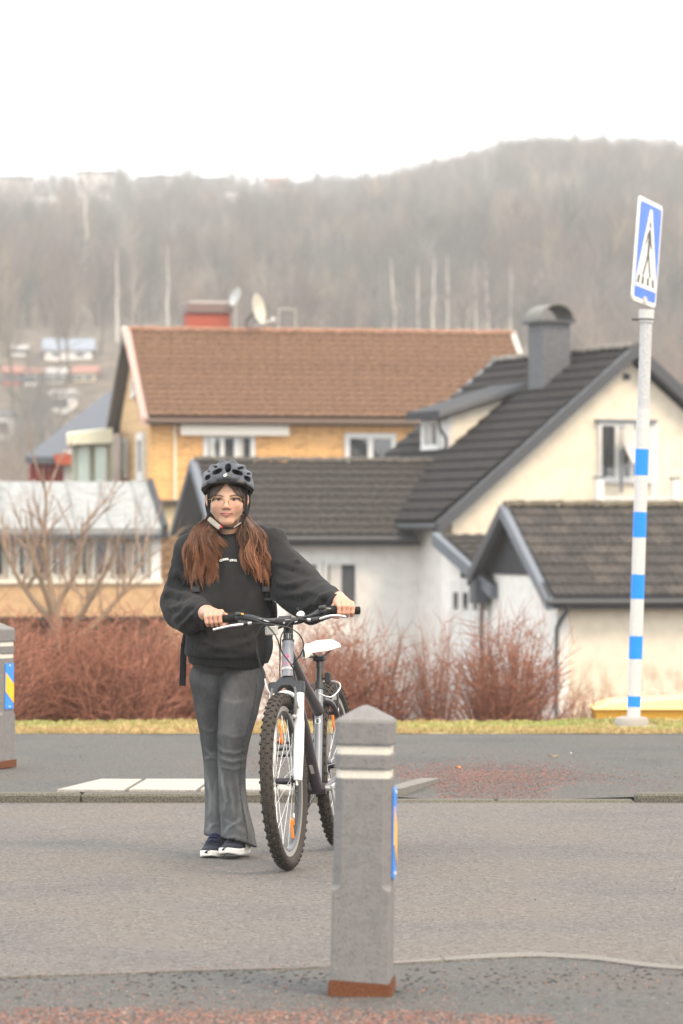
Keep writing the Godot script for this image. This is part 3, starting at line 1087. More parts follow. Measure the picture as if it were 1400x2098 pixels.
func tile_mat(col: Color, seed_: int) -> StandardMaterial3D:
	var m := grained(col, 0.35, 0.6, 1.5, 0.9, 0.04, seed_, 1.5)
	m.vertex_color_use_as_albedo = true
	m.metallic_specular = 0.22
	return m

func ridge_row(called: String, a: Vector3, b: Vector3, n: int, r: float, mat: Material, parent: Node3D) -> void:
	var dv := (b - a) / n
	var shared: ArrayMesh = null
	var bs := Basis(dv.normalized(), Vector3.UP, dv.normalized().cross(Vector3.UP).normalized())
	var m := Mb.new()
	var pts := []
	for q in 7:
		var t := PI * q / 6.0
		pts.append(Vector2(-cos(t) * r, sin(t) * r * 0.75))
	var ln := dv.length() * 1.04
	for q in 6:
		m.quad(Vector3(0, pts[q].y, pts[q].x), Vector3(ln, pts[q].y + r * 0.18, pts[q].x), Vector3(ln, pts[q + 1].y + r * 0.18, pts[q + 1].x), Vector3(0, pts[q + 1].y, pts[q + 1].x))
	m.poly([Vector3(ln, r * 0.18, r), Vector3(ln, pts[3].y + r * 0.18, 0), Vector3(ln, r * 0.18, -r)])
	m.poly([Vector3(0, 0, -r), Vector3(0, pts[3].y, 0), Vector3(0, 0, r)])
	shared = m.mesh()
	for k in n:
		var o := part(called, shared, mat, parent)
		o.transform = Transform3D(bs, a + dv * k + Vector3(0, rng.randf_range(-0.01, 0.01), 0))

func garage() -> void:
	var t := thing("garage", "cream garage with a dark tiled roof at the right", "garage")
	var f := at(1122, 1222, 70.0)
	var pl := Plan.new(f, deg_to_rad(13.0))
	var ey := f.y; var ry := EYE + (1105.0 - 1037.0) / FOCAL * 71.0
	var hw := 3.25; var hb := 2.5; var ov := 0.35; var base := -2.8
	var x1 := 6.4
	# roof slabs: front and a shorter back
	var m := Mb.new()
	slope(m, pl.p(0, ey, 0), pl.p(x1, ey, 0), pl.p(x1, ry, hw), pl.p(0, ry, hw), 0.10)
	var back_y := ey + (ry - ey) * (1.0 - hb / hw)
	slope(m, pl.p(x1, back_y, hw + hb), pl.p(0, back_y, hw + hb), pl.p(0, ry - 0.003, hw + 0.004), pl.p(x1, ry - 0.003, hw + 0.004), 0.10)
	part("roof", m, mats.dark_board, t)
	# single roof tiles
	var tm := Mb.new()
	var cw := 0.325; var rows := 9
	var along := Vector3(0, ry - ey, 0) + pl.b * hw
	var ln := along.length() / rows
	for w in [0, 1]:
		for side in [0, 1]:
			pass
	var prof := []
	for q in 13: prof.append(Vector2(q / 12.0 * cw, 0.022 * (0.5 + 0.5 * cos(q / 12.0 * TAU * 2.0))))
	tm.grid(12, 1, func(u: float, w: float) -> Vector3: return Vector3(prof[roundi(u * 12)].x, prof[roundi(u * 12)].y + 0.035 * (1.0 - w) + 0.012, -w * (ln + 0.04)))
	tm.grid(12, 1, func(u: float, w: float) -> Vector3: return Vector3(prof[roundi(u * 12)].x, (prof[roundi(u * 12)].y + 0.047) * w, 0.0))
	var shared := tm.mesh()
	var tones := [mats.grey_tile, tile_mat(lin(0.062, 0.054, 0.047), 44), tile_mat(lin(0.047, 0.043, 0.040), 45)]
	var bs := Basis(pl.l, (-pl.b).cross(pl.l).normalized(), -along.normalized())
	bs.y = bs.z.cross(bs.x).normalized()
	var rf: Node3D = t.get_node("roof")
	for j in rows:
		for i in 19:
			var o := part("tile", shared, tones[rng.randi() % 3], rf)
			o.transform = Transform3D(bs, pl.p(0.12 + i * cw, ey, 0) + along * (float(j) / rows) + bs.y * rng.randf_range(0.0, 0.006))
	ridge_row("ridge_tile", pl.p(0.05, ry + 0.02, hw), pl.p(x1, ry + 0.02, hw), 16, 0.14, tile_mat(lin(0.105, 0.092, 0.066), 46), rf)
	# barge boards
	m = Mb.new()
	slope(m, pl.p(-0.04, ey - 0.02, -0.02), pl.p(0.10, ey - 0.02, -0.02), pl.p(0.10, ry + 0.05, hw), pl.p(-0.04, ry + 0.05, hw), 0.24)
	part("barge_board", m, mats.slate_light, t)
	m = Mb.new()
	slope(m, pl.p(0.10, back_y - 0.02, hw + hb), pl.p(-0.04, back_y - 0.02, hw + hb), pl.p(-0.04, ry + 0.047, hw + 0.003), pl.p(0.10, ry + 0.047, hw + 0.003), 0.24)
	part("barge_board", m, mats.slate_trim, t)
	# walls
	m = Mb.new()
	var wy := ey - 0.22
	block(pl, 0.35, x1 - 0.3, base, wy, 0.45, 0.65, m)
	part("front_wall", m, grimy(), t)
	m = Mb.new()
	gable(m, pl, 0.46, hw + hb - 0.4, base, ey - 0.05, back_y - 0.1, hw, ry - 0.14, 0.36, 0.2)
	part("end_wall", m, mats.white_wall, t)
	# dark boarded gable, board by board, proud of the wall
	var gp := Node3D.new(); gp.name = "boarded_gable"; t.add_child(gp)
	var n := 16
	for k in n:
		var b0 := 0.5 + (hw + hb - 0.95) * k / n; var b1 := 0.5 + (hw + hb - 0.95) * (k + 0.92) / n
		var top := func(b: float) -> float: return ey - 0.12 + (ry - ey) * (b / hw if b < hw else 1.0 - (b - hw) / hw)
		if minf(top.call(b0), top.call(b1)) < ey + 0.4: continue
		m = Mb.new()
		m.hull8([pl.p(0.32, ey + 0.38, b0), pl.p(0.36, ey + 0.38, b0), pl.p(0.36, ey + 0.38, b1), pl.p(0.32, ey + 0.38, b1), pl.p(0.32, top.call(b0), b0), pl.p(0.36, top.call(b0), b0), pl.p(0.36, top.call(b1), b1), pl.p(0.32, top.call(b1), b1)])
		part("board", m, mats.dark_board, gp)
	# pilaster at the corner, gutter, downpipe
	blk("corner_pilaster", pl, 0.30, 0.52, base, wy - 0.06, 0.40, 0.62, mats.white_wall, t)
	m = Mb.new()
	m.tube([pl.p(-0.02, ey - 0.11, -0.03), pl.p(x1, ey - 0.11, -0.03)], [0.055], 10)
	part("gutter", m, mats.dark_pipe, t)
	blk("eave_board", pl, 0.1, x1 - 0.05, ey - 0.24, ey - 0.105, 0.03, 0.05, mats.dark_board, t)
	pipe("downpipe", [pl.p(0.45, ey - 0.12, 0.0), pl.p(0.43, ey - 0.22, 0.04), pl.p(0.33, ey - 0.48, 0.3), pl.p(0.28, ey - 0.62, 0.34), pl.p(0.26, base, 0.34)], 0.045, mats.dark_pipe, t)
	# dark end of the back eave
	m = Mb.new()
	block(pl, 0.0, 0.35, back_y - 0.62, back_y - 0.15, hw + hb - 0.5, hw + hb - 0.05, m)
	part("eave_box", m, mats.slate_trim, t)
	pipe("back_downpipe", [pl.p(0.2, back_y - 0.6, hw + hb - 0.25), pl.p(0.2, base, hw + hb - 0.25)], 0.045, mats.dark_pipe, t)

func grimy() -> StandardMaterial3D:        # cream render, streaked and mossy towards its foot
	var m := mats.cream_wall.duplicate() as StandardMaterial3D
	m.uv1_offset = Vector3(3, 1, 2)
	m.detail_enabled = true
	m.detail_blend_mode = BaseMaterial3D.BLEND_MODE_MUL
	m.detail_uv_layer = BaseMaterial3D.DETAIL_UV_2
	m.uv2_triplanar = true
	m.uv2_world_triplanar = true
	m.uv2_scale = Vector3(0.28, 0.45, 0.28)
	m.uv2_offset = Vector3(0.1, 0.135, 0.0)
	var nz := FastNoiseLite.new()
	nz.frequency = 0.035; nz.seed = 5
	var im := Image.create(256, 256, false, Image.FORMAT_RGB8)
	for y in 256:
		for x in 256:
			var a := nz.get_noise_2d(x * 1.6, y * 0.35) * 0.5 + nz.get_noise_2d(x * 6.0, y * 5.0) * 0.5
			var band := smoothstep(70.0, 150.0, float(y)) * (1.0 - smoothstep(215.0, 240.0, float(y)))
			var s := clampf((a + 0.12) * 1.6, 0.0, 0.5) * band
			im.set_pixel(x, y, Color(1, 1, 1).lerp(Color(0.55, 0.42, 0.34), s))
	m.detail_albedo = ImageTexture.create_from_image(im)
	return m

func white_house() -> void:
	var t := thing("white_house", "white and cream house with dark tiled roofs, dormer and grey chimney", "house")
	var A := at(1305, 714, 80.0)
	var yaw := deg_to_rad(22.0)
	var pl := Plan.new(A, yaw)
	var ry := A.y
	var hs := 4.62                                  # half span
	var ey := EYE + (1105.0 - 1064.0) / FOCAL * 78.4
	var base := -2.9; var lngt := 7.4
	var m := Mb.new()
	# main roof
	slope(m, pl.p(-hs, ey, lngt), pl.p(-hs, ey, 0), pl.p(0, ry, 0), pl.p(0, ry, lngt), 0.16)
	slope(m, pl.p(hs, ey, 0), pl.p(hs, ey, lngt), pl.p(0.003, ry - 0.003, lngt), pl.p(0.003, ry - 0.003, 0), 0.16)
	var roof := part("main_roof", m, mats.dark_board, t)
	m = Mb.new()
	courses(m, pl.p(-hs - 0.06, ey - 0.05, lngt), pl.p(-hs - 0.06, ey - 0.05, 0.12), pl.p(0, ry, 0.12), pl.p(0, ry, lngt), 17, 25.0, 0.03, 0.045)
	courses(m, pl.p(hs + 0.06, ey - 0.05, 0.12), pl.p(hs + 0.06, ey - 0.05, lngt), pl.p(0, ry, lngt), pl.p(0, ry, 0.12), 17, 25.0, 0.03, 0.045)
	part("tile_courses", m, mats.black_tile, roof).set_meta("kind", "stuff")
	ridge_row("ridge_tile", pl.p(0, ry + 0.03, 0.0), pl.p(0, ry + 0.03, lngt), 20, 0.15, tile_mat(lin(0.16, 0.15, 0.13), 47), roof)
	# barge boards of the front gable, and the pale verge at the back
	for s in [-1.0, 1.0]:
		m = Mb.new()
		var q := [pl.p(s * (hs + 0.08), ey - 0.07, -0.06), pl.p(s * (hs + 0.08), ey - 0.07, 0.12), pl.p(0, ry + 0.1, 0.12), pl.p(0, ry + 0.1, -0.06)]
		if s > 0: slope(m, q[0], q[1], q[2], q[3], 0.28)
		else: slope(m, q[1], q[0], q[3], q[2], 0.28)
		part("barge_board", m, mats.slate_trim, t)
	m = Mb.new()
	slope(m, pl.p(-hs - 0.05, ey - 0.03, lngt + 0.1), pl.p(-hs - 0.05, ey - 0.03, lngt - 0.08), pl.p(0, ry + 0.09, lngt - 0.08), pl.p(0, ry + 0.09, lngt + 0.1), 0.2)
	part("verge_trim", m, mats.slate_light, t)
	# walls: front gable, its left flank, the rest
	m = Mb.new()
	var fl := Plan.new(pl.o, yaw)
	var e2 := ey - 0.18
	var inn := 0.42
	var P := []
	for q in [[-hs + inn, base], [hs - inn, base], [hs - inn, e2 + 0.22], [0.0, ry - 0.27], [-hs + inn, e2 + 0.22]]: P.append(Vector2(q[0], q[1]))
	m.prism(P, 0.25, Transform3D(Basis(pl.l, Vector3.UP, -pl.b), pl.p(0, 0, 0.58)))
	part("gable_wall", m, mats.cream_wall, t)
	blk("side_wall", pl, -hs + inn, -hs + inn + 0.25, base, e2 + 0.2, 0.585, lngt - 0.3, mats.white_wall, t)
	blk("side_wall", pl, hs - inn - 0.25, hs - inn, base, e2 + 0.2, 0.585, lngt - 0.3, mats.white_wall, t)
	m = Mb.new()
	m.prism(P, 0.25, Transform3D(Basis(pl.l, Vector3.UP, -pl.b), pl.p(0, 0, lngt - 0.04)))
	part("back_wall", m, mats.white_wall, t)
	m = Mb.new()
	m.tube([pl.p(-hs - 0.1, ey - 0.16, 0.0), pl.p(-hs - 0.1, ey - 0.16, lngt)], [0.07], 10)
	part("gutter", m, mats.dark_pipe, t)
	pipe("downpipe", [pl.p(-hs - 0.08, ey - 0.2, 0.15), pl.p(-hs + 0.0, ey - 0.35, 0.3), pl.p(-hs + inn - 0.05, ey - 0.62, 0.5), pl.p(-hs + inn - 0.05, base, 0.5)], 0.055, mats.dark_pipe, t)
	# window of the gable, balcony rail, dish, vent
	var gx := func(x: float) -> float: return (at(x, 1000, 80.0).x - A.x) / cos(yaw)
	var gy := func(y: float) -> float: return EYE + (1105.0 - y) / FOCAL * 80.4
	window(pl, gx.call(1236), gx.call(1345), gy.call(985), gy.call(866), 0.33, mats.white_trim, t, 3, "1", 0.08)
	blk("window_hood", pl, gx.call(1230), gx.call(1358), gy.call(866) + 0.004, gy.call(860), 0.2, 0.33, mats.slate_light, t)
	blk("balcony_door", pl, gx.call(1347), gx.call(1364), gy.call(1035), gy.call(866), 0.28, 0.33, mats.white_trim, t)
	for x in [1216, 1376]:
		blk("balcony_post", pl, gx.call(x - 7), gx.call(x + 7), gy.call(1080), gy.call(982), -0.3, -0.15, mats.white_wall, t)
		blk("post_cap", pl, gx.call(x - 9), gx.call(x + 9), gy.call(982) + 0.003, gy.call(978), -0.32, -0.13, mats.slate_light, t)
	blk("balcony_rail", pl, gx.call(1224), gx.call(1368), gy.call(1024), gy.call(1018), -0.26, -0.2, mats.white_trim, t)
	for x in [1242, 1262, 1282, 1302, 1322, 1342]:
		blk("baluster", pl, gx.call(x - 2), gx.call(x + 2), gy.call(1080), gy.call(1024) - 0.003, -0.25, -0.21, mats.white_trim, t)
	blk("gable_vent", pl, gx.call(1291), gx.call(1303), gy.call(778), gy.call(766), 0.28, 0.328, mats.dark_board, t)
	m = Mb.new()
	var dish := Transform3D(Basis(Vector3.UP, deg_to_rad(62)) * Basis(Vector3.RIGHT, deg_to_rad(75)), pl.p(gx.call(1280), gy.call(918), -0.12))
	m.lathe([Vector2(0.0, 0.0), Vector2(0.25, 0.04), Vector2(0.46, 0.14), Vector2(0.48, 0.16), Vector2(0.45, 0.155), Vector2(0.24, 0.06), Vector2(0.0, 0.02)], 24, dish)
	part("satellite_dish", m, plain(lin(0.5, 0.49, 0.45), 0.6), t)
	pipe("dish_arm", [pl.p(gx.call(1268), gy.call(1010), -0.1), pl.p(gx.call(1268), gy.call(925), -0.1), pl.p(gx.call(1276), gy.call(918), -0.1)], 0.03, mats.slate_light, t)
	# chimney on the left slope
	var ch := Node3D.new(); ch.name = "chimney"; t.add_child(ch)
	var cx := -0.72; var cb := 2.5; var ctop := EYE + (1105.0 - 664.0) / FOCAL * 82.5
	var chp := grained(lin(0.11, 0.115, 0.125), 0.6, 0.75, 1.2, 0.7, 0.03, 48)
	blk("stack", pl, cx - 0.36, cx + 0.32, 3.4, ctop, cb - 0.02, cb + 0.72, chp, ch)
	m = Mb.new()
	block(pl, cx - 0.46, cx + 0.42, ctop + 0.003, ctop + 0.06, cb - 0.12, cb + 0.82, m)
	part("cap_plate", m, mats.slate_trim, ch)
	m = Mb.new()
	for q in 10:
		var a0 := PI * q / 10.0; var a1 := PI * (q + 1) / 10.0
		var r := 0.42
		var c0 := Vector2(-cos(a0) * r, sin(a0) * 0.36); var c1 := Vector2(-cos(a1) * r, sin(a1) * 0.36)
		m.hull8([pl.p(cx - 0.02 + c0.x * 0.93, ctop + 0.063 + c0.y * 0.93, cb - 0.1), pl.p(cx - 0.02 + c1.x * 0.93, ctop + 0.063 + c1.y * 0.93, cb - 0.1), pl.p(cx - 0.02 + c1.x * 0.93, ctop + 0.063 + c1.y * 0.93, cb + 0.8), pl.p(cx - 0.02 + c0.x * 0.93, ctop + 0.063 + c0.y * 0.93, cb + 0.8),
			pl.p(cx - 0.02 + c0.x, ctop + 0.063 + c0.y, cb - 0.1), pl.p(cx - 0.02 + c1.x, ctop + 0.063 + c1.y, cb - 0.1), pl.p(cx - 0.02 + c1.x, ctop + 0.063 + c1.y, cb + 0.8), pl.p(cx - 0.02 + c0.x, ctop + 0.063 + c0.y, cb + 0.8)])
	part("barrel_cap", m, grained(lin(0.16, 0.155, 0.14), 0.8, 0.6, 1.2, 0.6, 0.04, 49), ch)
	m = Mb.new()
	slope(m, pl.p(cx - 0.75, ry - 0.75 * 0.8 - 0.62, cb + 0.85), pl.p(cx - 0.75, ry - 0.75 * 0.8 - 0.62, cb - 0.2), pl.p(cx + 0.4, ry - 0.3, cb - 0.2), pl.p(cx + 0.4, ry - 0.3, cb + 0.85), 0.05)
	part("flashing", m, mats.slate_light, ch)
	# shed dormer
	var dm := Node3D.new(); dm.name = "dormer"; t.add_child(dm)
	var k := (ry - ey) / hs
	var v0 := 3.75; var v1 := 5.75
	var u0 := 0.8; var u1 := 2.96
	var y0 := ry - k * u0 + 0.06; var y1 := y0 - 0.67
	m = Mb.new()
	slope(m, pl.p(-u1, y1, v1), pl.p(-u1, y1, v0), pl.p(-u0, y0, v0), pl.p(-u0, y0, v1), 0.18)
	part("dormer_roof", m, mats.dark_board, dm)
	m = Mb.new()
	slope(m, pl.p(-u1 - 0.05, y1 - 0.01, v0 - 0.006), pl.p(-u1 - 0.05, y1 - 0.01, v0 - 0.05), pl.p(-u0, y0 + 0.004, v0 - 0.05), pl.p(-u0, y0 + 0.004, v0 - 0.006), 0.14)
	part("dormer_fascia", m, plain(lin(0.10, 0.105, 0.11), 0.6), dm)
	m = Mb.new()                                                  # cheek
	var wx := 2.6
	var ym := func(u: float) -> float: return ry - k * u
	var yd := func(u: float) -> float: return y0 - 0.67 * (u - u0) / (u1 - u0) - 0.182
	for side in [v0 + 0.22, v1 - 0.32]:
		m = Mb.new()
		m.hull8([pl.p(-wx, ym.call(wx), side), pl.p(-1.2, ym.call(1.2) - 0.1, side), pl.p(-1.2, ym.call(1.2) - 0.1, side + 0.1), pl.p(-wx, ym.call(wx), side + 0.1), pl.p(-wx, yd.call(wx), side), pl.p(-1.2, maxf(yd.call(1.2), ym.call(1.2) - 0.09), side), pl.p(-1.2, maxf(yd.call(1.2), ym.call(1.2) - 0.09), side + 0.1), pl.p(-wx, yd.call(wx), side + 0.1)])
		part("cheek", m, mats.cream_wall, dm)
	blk("dormer_front", pl, -wx - 0.1, -wx - 0.003, ym.call(wx) - 0.3, yd.call(wx) - 0.01, v0 + 0.23, v1 - 0.23, mats.white_trim, dm)
	var side_pl := Plan.new(pl.p(-wx - 0.1, 0, v1), yaw - PI / 2.0)
	# side_pl runs along the dormer front from its back end towards the camera
	var fx := side_pl
	window(fx, 0.5, 1.35, ym.call(wx) + 0.02, yd.call(wx) - 0.12, 0.0, mats.white_trim, dm, 2, "0", 0.06)
	pipe("dormer_downpipe", [pl.p(-u1 - 0.02, y1 - 0.15, v0 + 0.1), pl.p(-u1 + 0.02, y1 - 0.4, v0 + 0.15), pl.p(-wx - 0.16, y1 - 0.6, v0 + 0.2), pl.p(-wx - 0.16, ym.call(wx) + 0.0, v0 + 0.2)], 0.04, mats.dark_pipe, dm)
	# the wing: its ridge runs along the picture, its gable faces the other way
	var wf := at(440, 1095, 79.0)
	var wg := Plan.new(wf, deg_to_rad(13.0))
	var we := EYE + 9.0 / FOCAL * 79.0; var wr := EYE + (1105.0 - 947.0) / FOCAL * 81.4
	var wh := 2.55; var wl := 6.0
	m = Mb.new()
	slope(m, wg.p(0, we, 0), wg.p(wl - 1.7, we, 0), wg.p(wl - 0.2, wr, wh), wg.p(0, wr, wh), 0.12)
	slope(m, wg.p(wl - 0.2, we, wh * 2), wg.p(0, we, wh * 2), wg.p(0, wr - 0.003, wh + 0.003), wg.p(wl - 0.2, wr - 0.003, wh + 0.003), 0.12)
	var wroof := part("wing_roof", m, mats.dark_board, t)
	m = Mb.new()
	courses(m, wg.p(0.1, we - 0.02, -0.03), wg.p(wl - 1.75, we - 0.02, -0.03), wg.p(wl - 0.2, wr, wh), wg.p(0.1, wr, wh), 10, 19.0, 0.025, 0.035)
	part("tile_courses", m, mats.grey_tile, wroof).set_meta("kind", "stuff")
	ridge_row("ridge_tile", wg.p(0.05, wr + 0.02, wh), wg.p(wl - 0.3, wr + 0.02, wh), 16, 0.13, tile_mat(lin(0.085, 0.08, 0.07), 50), wroof)
	m = Mb.new()
	slope(m, wg.p(-0.06, we - 0.04, -0.06), wg.p(0.10, we - 0.04, -0.06), wg.p(0.10, wr + 0.07, wh), wg.p(-0.06, wr + 0.07, wh), 0.22)
	part("wing_barge_board", m, mats.slate_light, t)
	m = Mb.new()
	slope(m, wg.p(0.6, we - 0.04, wh * 2 + 0.1), wg.p(-0.06, we - 0.04, wh * 2 + 0.1), wg.p(-0.06, wr + 0.067, wh + 0.003), wg.p(0.6, wr + 0.067, wh + 0.003), 0.22)
	part("wing_barge_board", m, mats.slate_trim, t)
	m = Mb.new()
	gable(m, wg, 0.45, wh * 2 - 0.4, base, we + 0.02, we, wh, wr - 0.2, 0.55, 0.2)
	part("wing_end_wall", m, mats.white_wall, t)
	blk("wing_wall", wg, 0.56, wl - 0.3, base, we - 0.14, 0.44, 0.64, mats.white_wall, t)
	m = Mb.new()
	m.tube([wg.p(-0.05, we - 0.09, -0.06), wg.p(wl - 1.6, we - 0.09, -0.06)], [0.07], 10)
	part("wing_gutter", m, mats.dark_pipe, t)
	blk("wing_eave", wg, 0.1, wl - 1.5, we - 0.22, we - 0.125, 0.0, 0.43, mats.dark_board, t)
	var wxp := func(x: float) -> float: return (at(x, 1000, 78.6).x - wf.x) / cos(deg_to_rad(13.0))
	var wyp := func(y: float) -> float: return EYE + (1105.0 - y) / FOCAL * 78.8
	window(wg, wxp.call(672), wxp.call(745), wyp.call(1252), wyp.call(1150), 0.44, mats.white_trim, t, 1, "0", 0.08)
	window(wg, wxp.call(602), wxp.call(664), wyp.call(1252), wyp.call(1150), 0.44, mats.white_trim, t, 1, "", 0.08)
	# entrance annex between wing and garage
	var an := at(890, 1097, 77.5)
	var ap := Plan.new(an, yaw)
	var ay := an.y; var ae := ay - 0.98
	var aw := 2.95
	m = Mb.new()
	slope(m, ap.p(0, ae, -aw), ap.p(3.2, ae, -aw), ap.p(3.2, ay, 0), ap.p(0, ay, 0), 0.1)
	var aroof := part("annex_roof", m, mats.dark_board, t)
	m = Mb.new()
	courses(m, ap.p(0.1, ae, -aw), ap.p(3.2, ae, -aw), ap.p(3.2, ay, 0), ap.p(0.1, ay, 0), 9, 10.0, 0.03, 0.04)
	part("tile_courses", m, mats.grey_tile, aroof).set_meta("kind", "stuff")
	m = Mb.new()
	slope(m, ap.p(-0.06, ae - 0.03, -aw - 0.05), ap.p(0.1, ae - 0.03, -aw - 0.05), ap.p(0.1, ay + 0.06, 0.0), ap.p(-0.06, ay + 0.06, 0.0), 0.26)
	part("annex_barge_board", m, mats.slate_light, t)
	m = Mb.new()
	m.hull8([ap.p(0.3, base, -aw + 0.4), ap.p(0.5, base, -aw + 0.4), ap.p(0.5, base, 0.3), ap.p(0.3, base, 0.3), ap.p(0.3, ae + 0.02, -aw + 0.4), ap.p(0.5, ae + 0.02, -aw + 0.4), ap.p(0.5, ay - 0.12, 0.3), ap.p(0.3, ay - 0.12, 0.3)])
	part("annex_wall", m, mats.white_wall, t)
	m = Mb.new()
	m.hull8([ap.p(0.26, ae + 0.1, -aw + 0.75), ap.p(0.298, ae + 0.1, -aw + 0.75), ap.p(0.298, ae + 0.1, -0.75), ap.p(0.26, ae + 0.1, -0.75), ap.p(0.26, ae + 0.12, -aw + 0.75), ap.p(0.298, ae + 0.12, -aw + 0.75), ap.p(0.298, ay - 0.42, -0.75), ap.p(0.26, ay - 0.42, -0.75)])
	part("dark_gable", m, mats.dark_board, t)
	var dp := Plan.new(ap.p(0.3, 0, 0.3), yaw - PI / 2.0)
	blk("garage_door", dp, 0.55, 2.6, base, ae + 0.05, -0.05, -0.003, mats.white_trim, t)
	for x in [0.75, 1.25, 1.75, 2.2]:
		blk("door_pane", dp, x, x + 0.22, ae - 0.55, ae - 0.2, -0.07, -0.053, mats.dark_glass, t)
		blk("door_batten", dp, x + 0.30, x + 0.36, base, ae + 0.0, -0.07, -0.053, mats.white_wall, t)

func brown_house() -> void:
	var t := thing("brick_house", "yellow brick house under a long brown tiled roof with red chimney", "house")
	var D := 97.0
	var f := at(297, 853, D)
	var yaw := deg_to_rad(11.0)
	var pl := Plan.new(f, yaw)
	var ey := f.y; var ry := EYE + (1105.0 - 677.0) / FOCAL * (D + 3.4)
	var hs := 3.5; var ln := 10.72; var base := -3.0
	var brick := brickwork(lin(0.74, 0.43, 0.18), Color(0.86, 0.84, 0.8), 61)
	var brick2 := brickwork(lin(0.62, 0.43, 0.24), Color(0.86, 0.84, 0.8), 62)
	var m := Mb.new()
	slope(m, pl.p(0, ey, 0), pl.p(ln, ey, 0), pl.p(ln, ry, hs), pl.p(0, ry, hs), 0.14)
	slope(m, pl.p(ln, ey, hs * 2), pl.p(0, ey, hs * 2), pl.p(0, ry - 0.003, hs + 0.003), pl.p(ln, ry - 0.003, hs + 0.003), 0.14)
	var roof := part("roof", m, plain(lin(0.07, 0.045, 0.035), 0.8), t)
	m = Mb.new()
	courses(m, pl.p(0.08, ey, -0.05), pl.p(ln - 0.08, ey, -0.05), pl.p(ln - 0.08, ry, hs), pl.p(0.08, ry, hs), 17, 34.0, 0.035, 0.05)
	part("tile_courses", m, mats.brown_tile, roof).set_meta("kind", "stuff")
	ridge_row("ridge_tile", pl.p(0.05, ry + 0.02, hs), pl.p(ln, ry + 0.02, hs), 30, 0.12, tile_mat(lin(0.27, 0.15, 0.10), 63), roof)
	# barge boards
	var pinkish := plain(lin(0.42, 0.27, 0.23), 0.7)
	m = Mb.new()
	slope(m, pl.p(-0.1, ey - 0.03, -0.1), pl.p(0.08, ey - 0.03, -0.1), pl.p(0.08, ry + 0.08, hs), pl.p(-0.1, ry + 0.08, hs), 0.2)
	part("barge_board", m, pinkish, t)
	m = Mb.new()
	slope(m, pl.p(0.3, ey - 0.03, hs * 2 + 0.1), pl.p(-0.1, ey - 0.03, hs * 2 + 0.1), pl.p(-0.1, ry + 0.077, hs + 0.003), pl.p(0.3, ry + 0.077, hs + 0.003), 0.22)
	part("barge_board", m, plain(lin(0.06, 0.045, 0.035), 0.7), t)
	m = Mb.new()
	slope(m, pl.p(-0.13, ry - 0.35, hs - 0.5), pl.p(0.02, ry - 0.35, hs - 0.5), pl.p(0.02, ry + 0.12, hs + 0.05), pl.p(-0.13, ry + 0.12, hs + 0.05), 0.12)
	part("ridge_end", m, plain(lin(0.4, 0.38, 0.34), 0.7), t)
	m = Mb.new()
	slope(m, pl.p(ln - 0.06, ry - 0.55, hs - 0.85), pl.p(ln + 0.1, ry - 0.55, hs - 0.85), pl.p(ln + 0.1, ry + 0.1, hs + 0.05), pl.p(ln - 0.06, ry + 0.1, hs + 0.05), 0.2)
	part("ridge_end", m, plain(lin(0.4, 0.38, 0.34), 0.7), t)
	# walls: the upper storey stands out over the lower one
	var gap := 0.42
	m = Mb.new()
	gable(m, pl, gap + 0.01, hs * 2 - gap, EYE + (1105.0 - 1022.0) / FOCAL * D, ey - 0.02, ey - 0.05, hs, ry - 0.22, 0.22, 0.25)
	part("end_wall", m, brick2, t)
	var low := EYE + (1105.0 - 1024.0) / FOCAL * D
	blk("front_wall", pl, 0.20, ln - 0.3, low, ey - 0.16, gap - 0.002, gap + 0.25, brick, t)
	blk("base_trim", pl, 0.1, ln - 0.2, low - 0.13, low - 0.003, gap - 0.1, hs * 2 - 0.3, plain(lin(0.05, 0.04, 0.03), 0.8), t)
	blk("lower_wall", pl, 0.5, ln - 0.5, base, low - 0.133, gap + 0.1, hs * 2 - 0.5, grained(lin(0.5, 0.4, 0.24), 0.3, 0.8, 1.1, 0.9, 0.03, 64), t)
	m = Mb.new()
	m.tube([pl.p(0.0, ey - 0.12, -0.07), pl.p(ln, ey - 0.12, -0.07)], [0.07], 10)
	part("gutter", m, plain(lin(0.12, 0.08, 0.06), 0.6), t)
	blk("soffit", pl, 0.0, ln, ey - 0.2, ey - 0.155, 0.02, gap - 0.01, plain(lin(0.06, 0.045, 0.035), 0.8), t)
	pipe("downpipe", [pl.p(0.85, ey - 0.2, gap - 0.06), pl.p(0.85, low, gap - 0.06)], 0.045, plain(lin(0.72, 0.62, 0.45), 0.6), t)
	var xp := func(x: float) -> float: return (at(x, 1000, D - 0.3).x - f.x) / cos(yaw)
	var yp := func(y: float) -> float: return EYE + (1105.0 - y) / FOCAL * D
	window(pl, xp.call(420), xp.call(526), yp.call(985), yp.call(886), gap - 0.002, mats.white_trim, t, 3, "02", 0.12)
	window(pl, xp.call(712), xp.call(820), yp.call(985), yp.call(884), gap - 0.002, mats.white_trim, t, 2, "", 0.14)
	# rolled-out awning with a scalloped edge
	var aw := Node3D.new(); aw.name = "awning"; t.add_child(aw)
	blk("cassette", pl, xp.call(371), xp.call(594), yp.call(884), yp.call(863), gap - 0.26, gap - 0.006, plain(lin(0.74, 0.7, 0.62), 0.7), aw)
	m = Mb.new()
	m.grid(88, 1, func(u: float, w: float) -> Vector3: return pl.p(lerpf(xp.call(371), xp.call(594), u), lerpf(yp.call(889) - 0.03 * absf(sin(u * 22.0 * PI)), yp.call(883), w), gap - 0.28))
	m.grid(88, 1, func(u: float, w: float) -> Vector3: return pl.p(lerpf(xp.call(371), xp.call(594), u), lerpf(yp.call(889) - 0.03 * absf(sin(u * 22.0 * PI)), yp.call(883), w), gap - 0.265), true)
	part("valance", m, plain(lin(0.74, 0.7, 0.62), 0.8), aw)
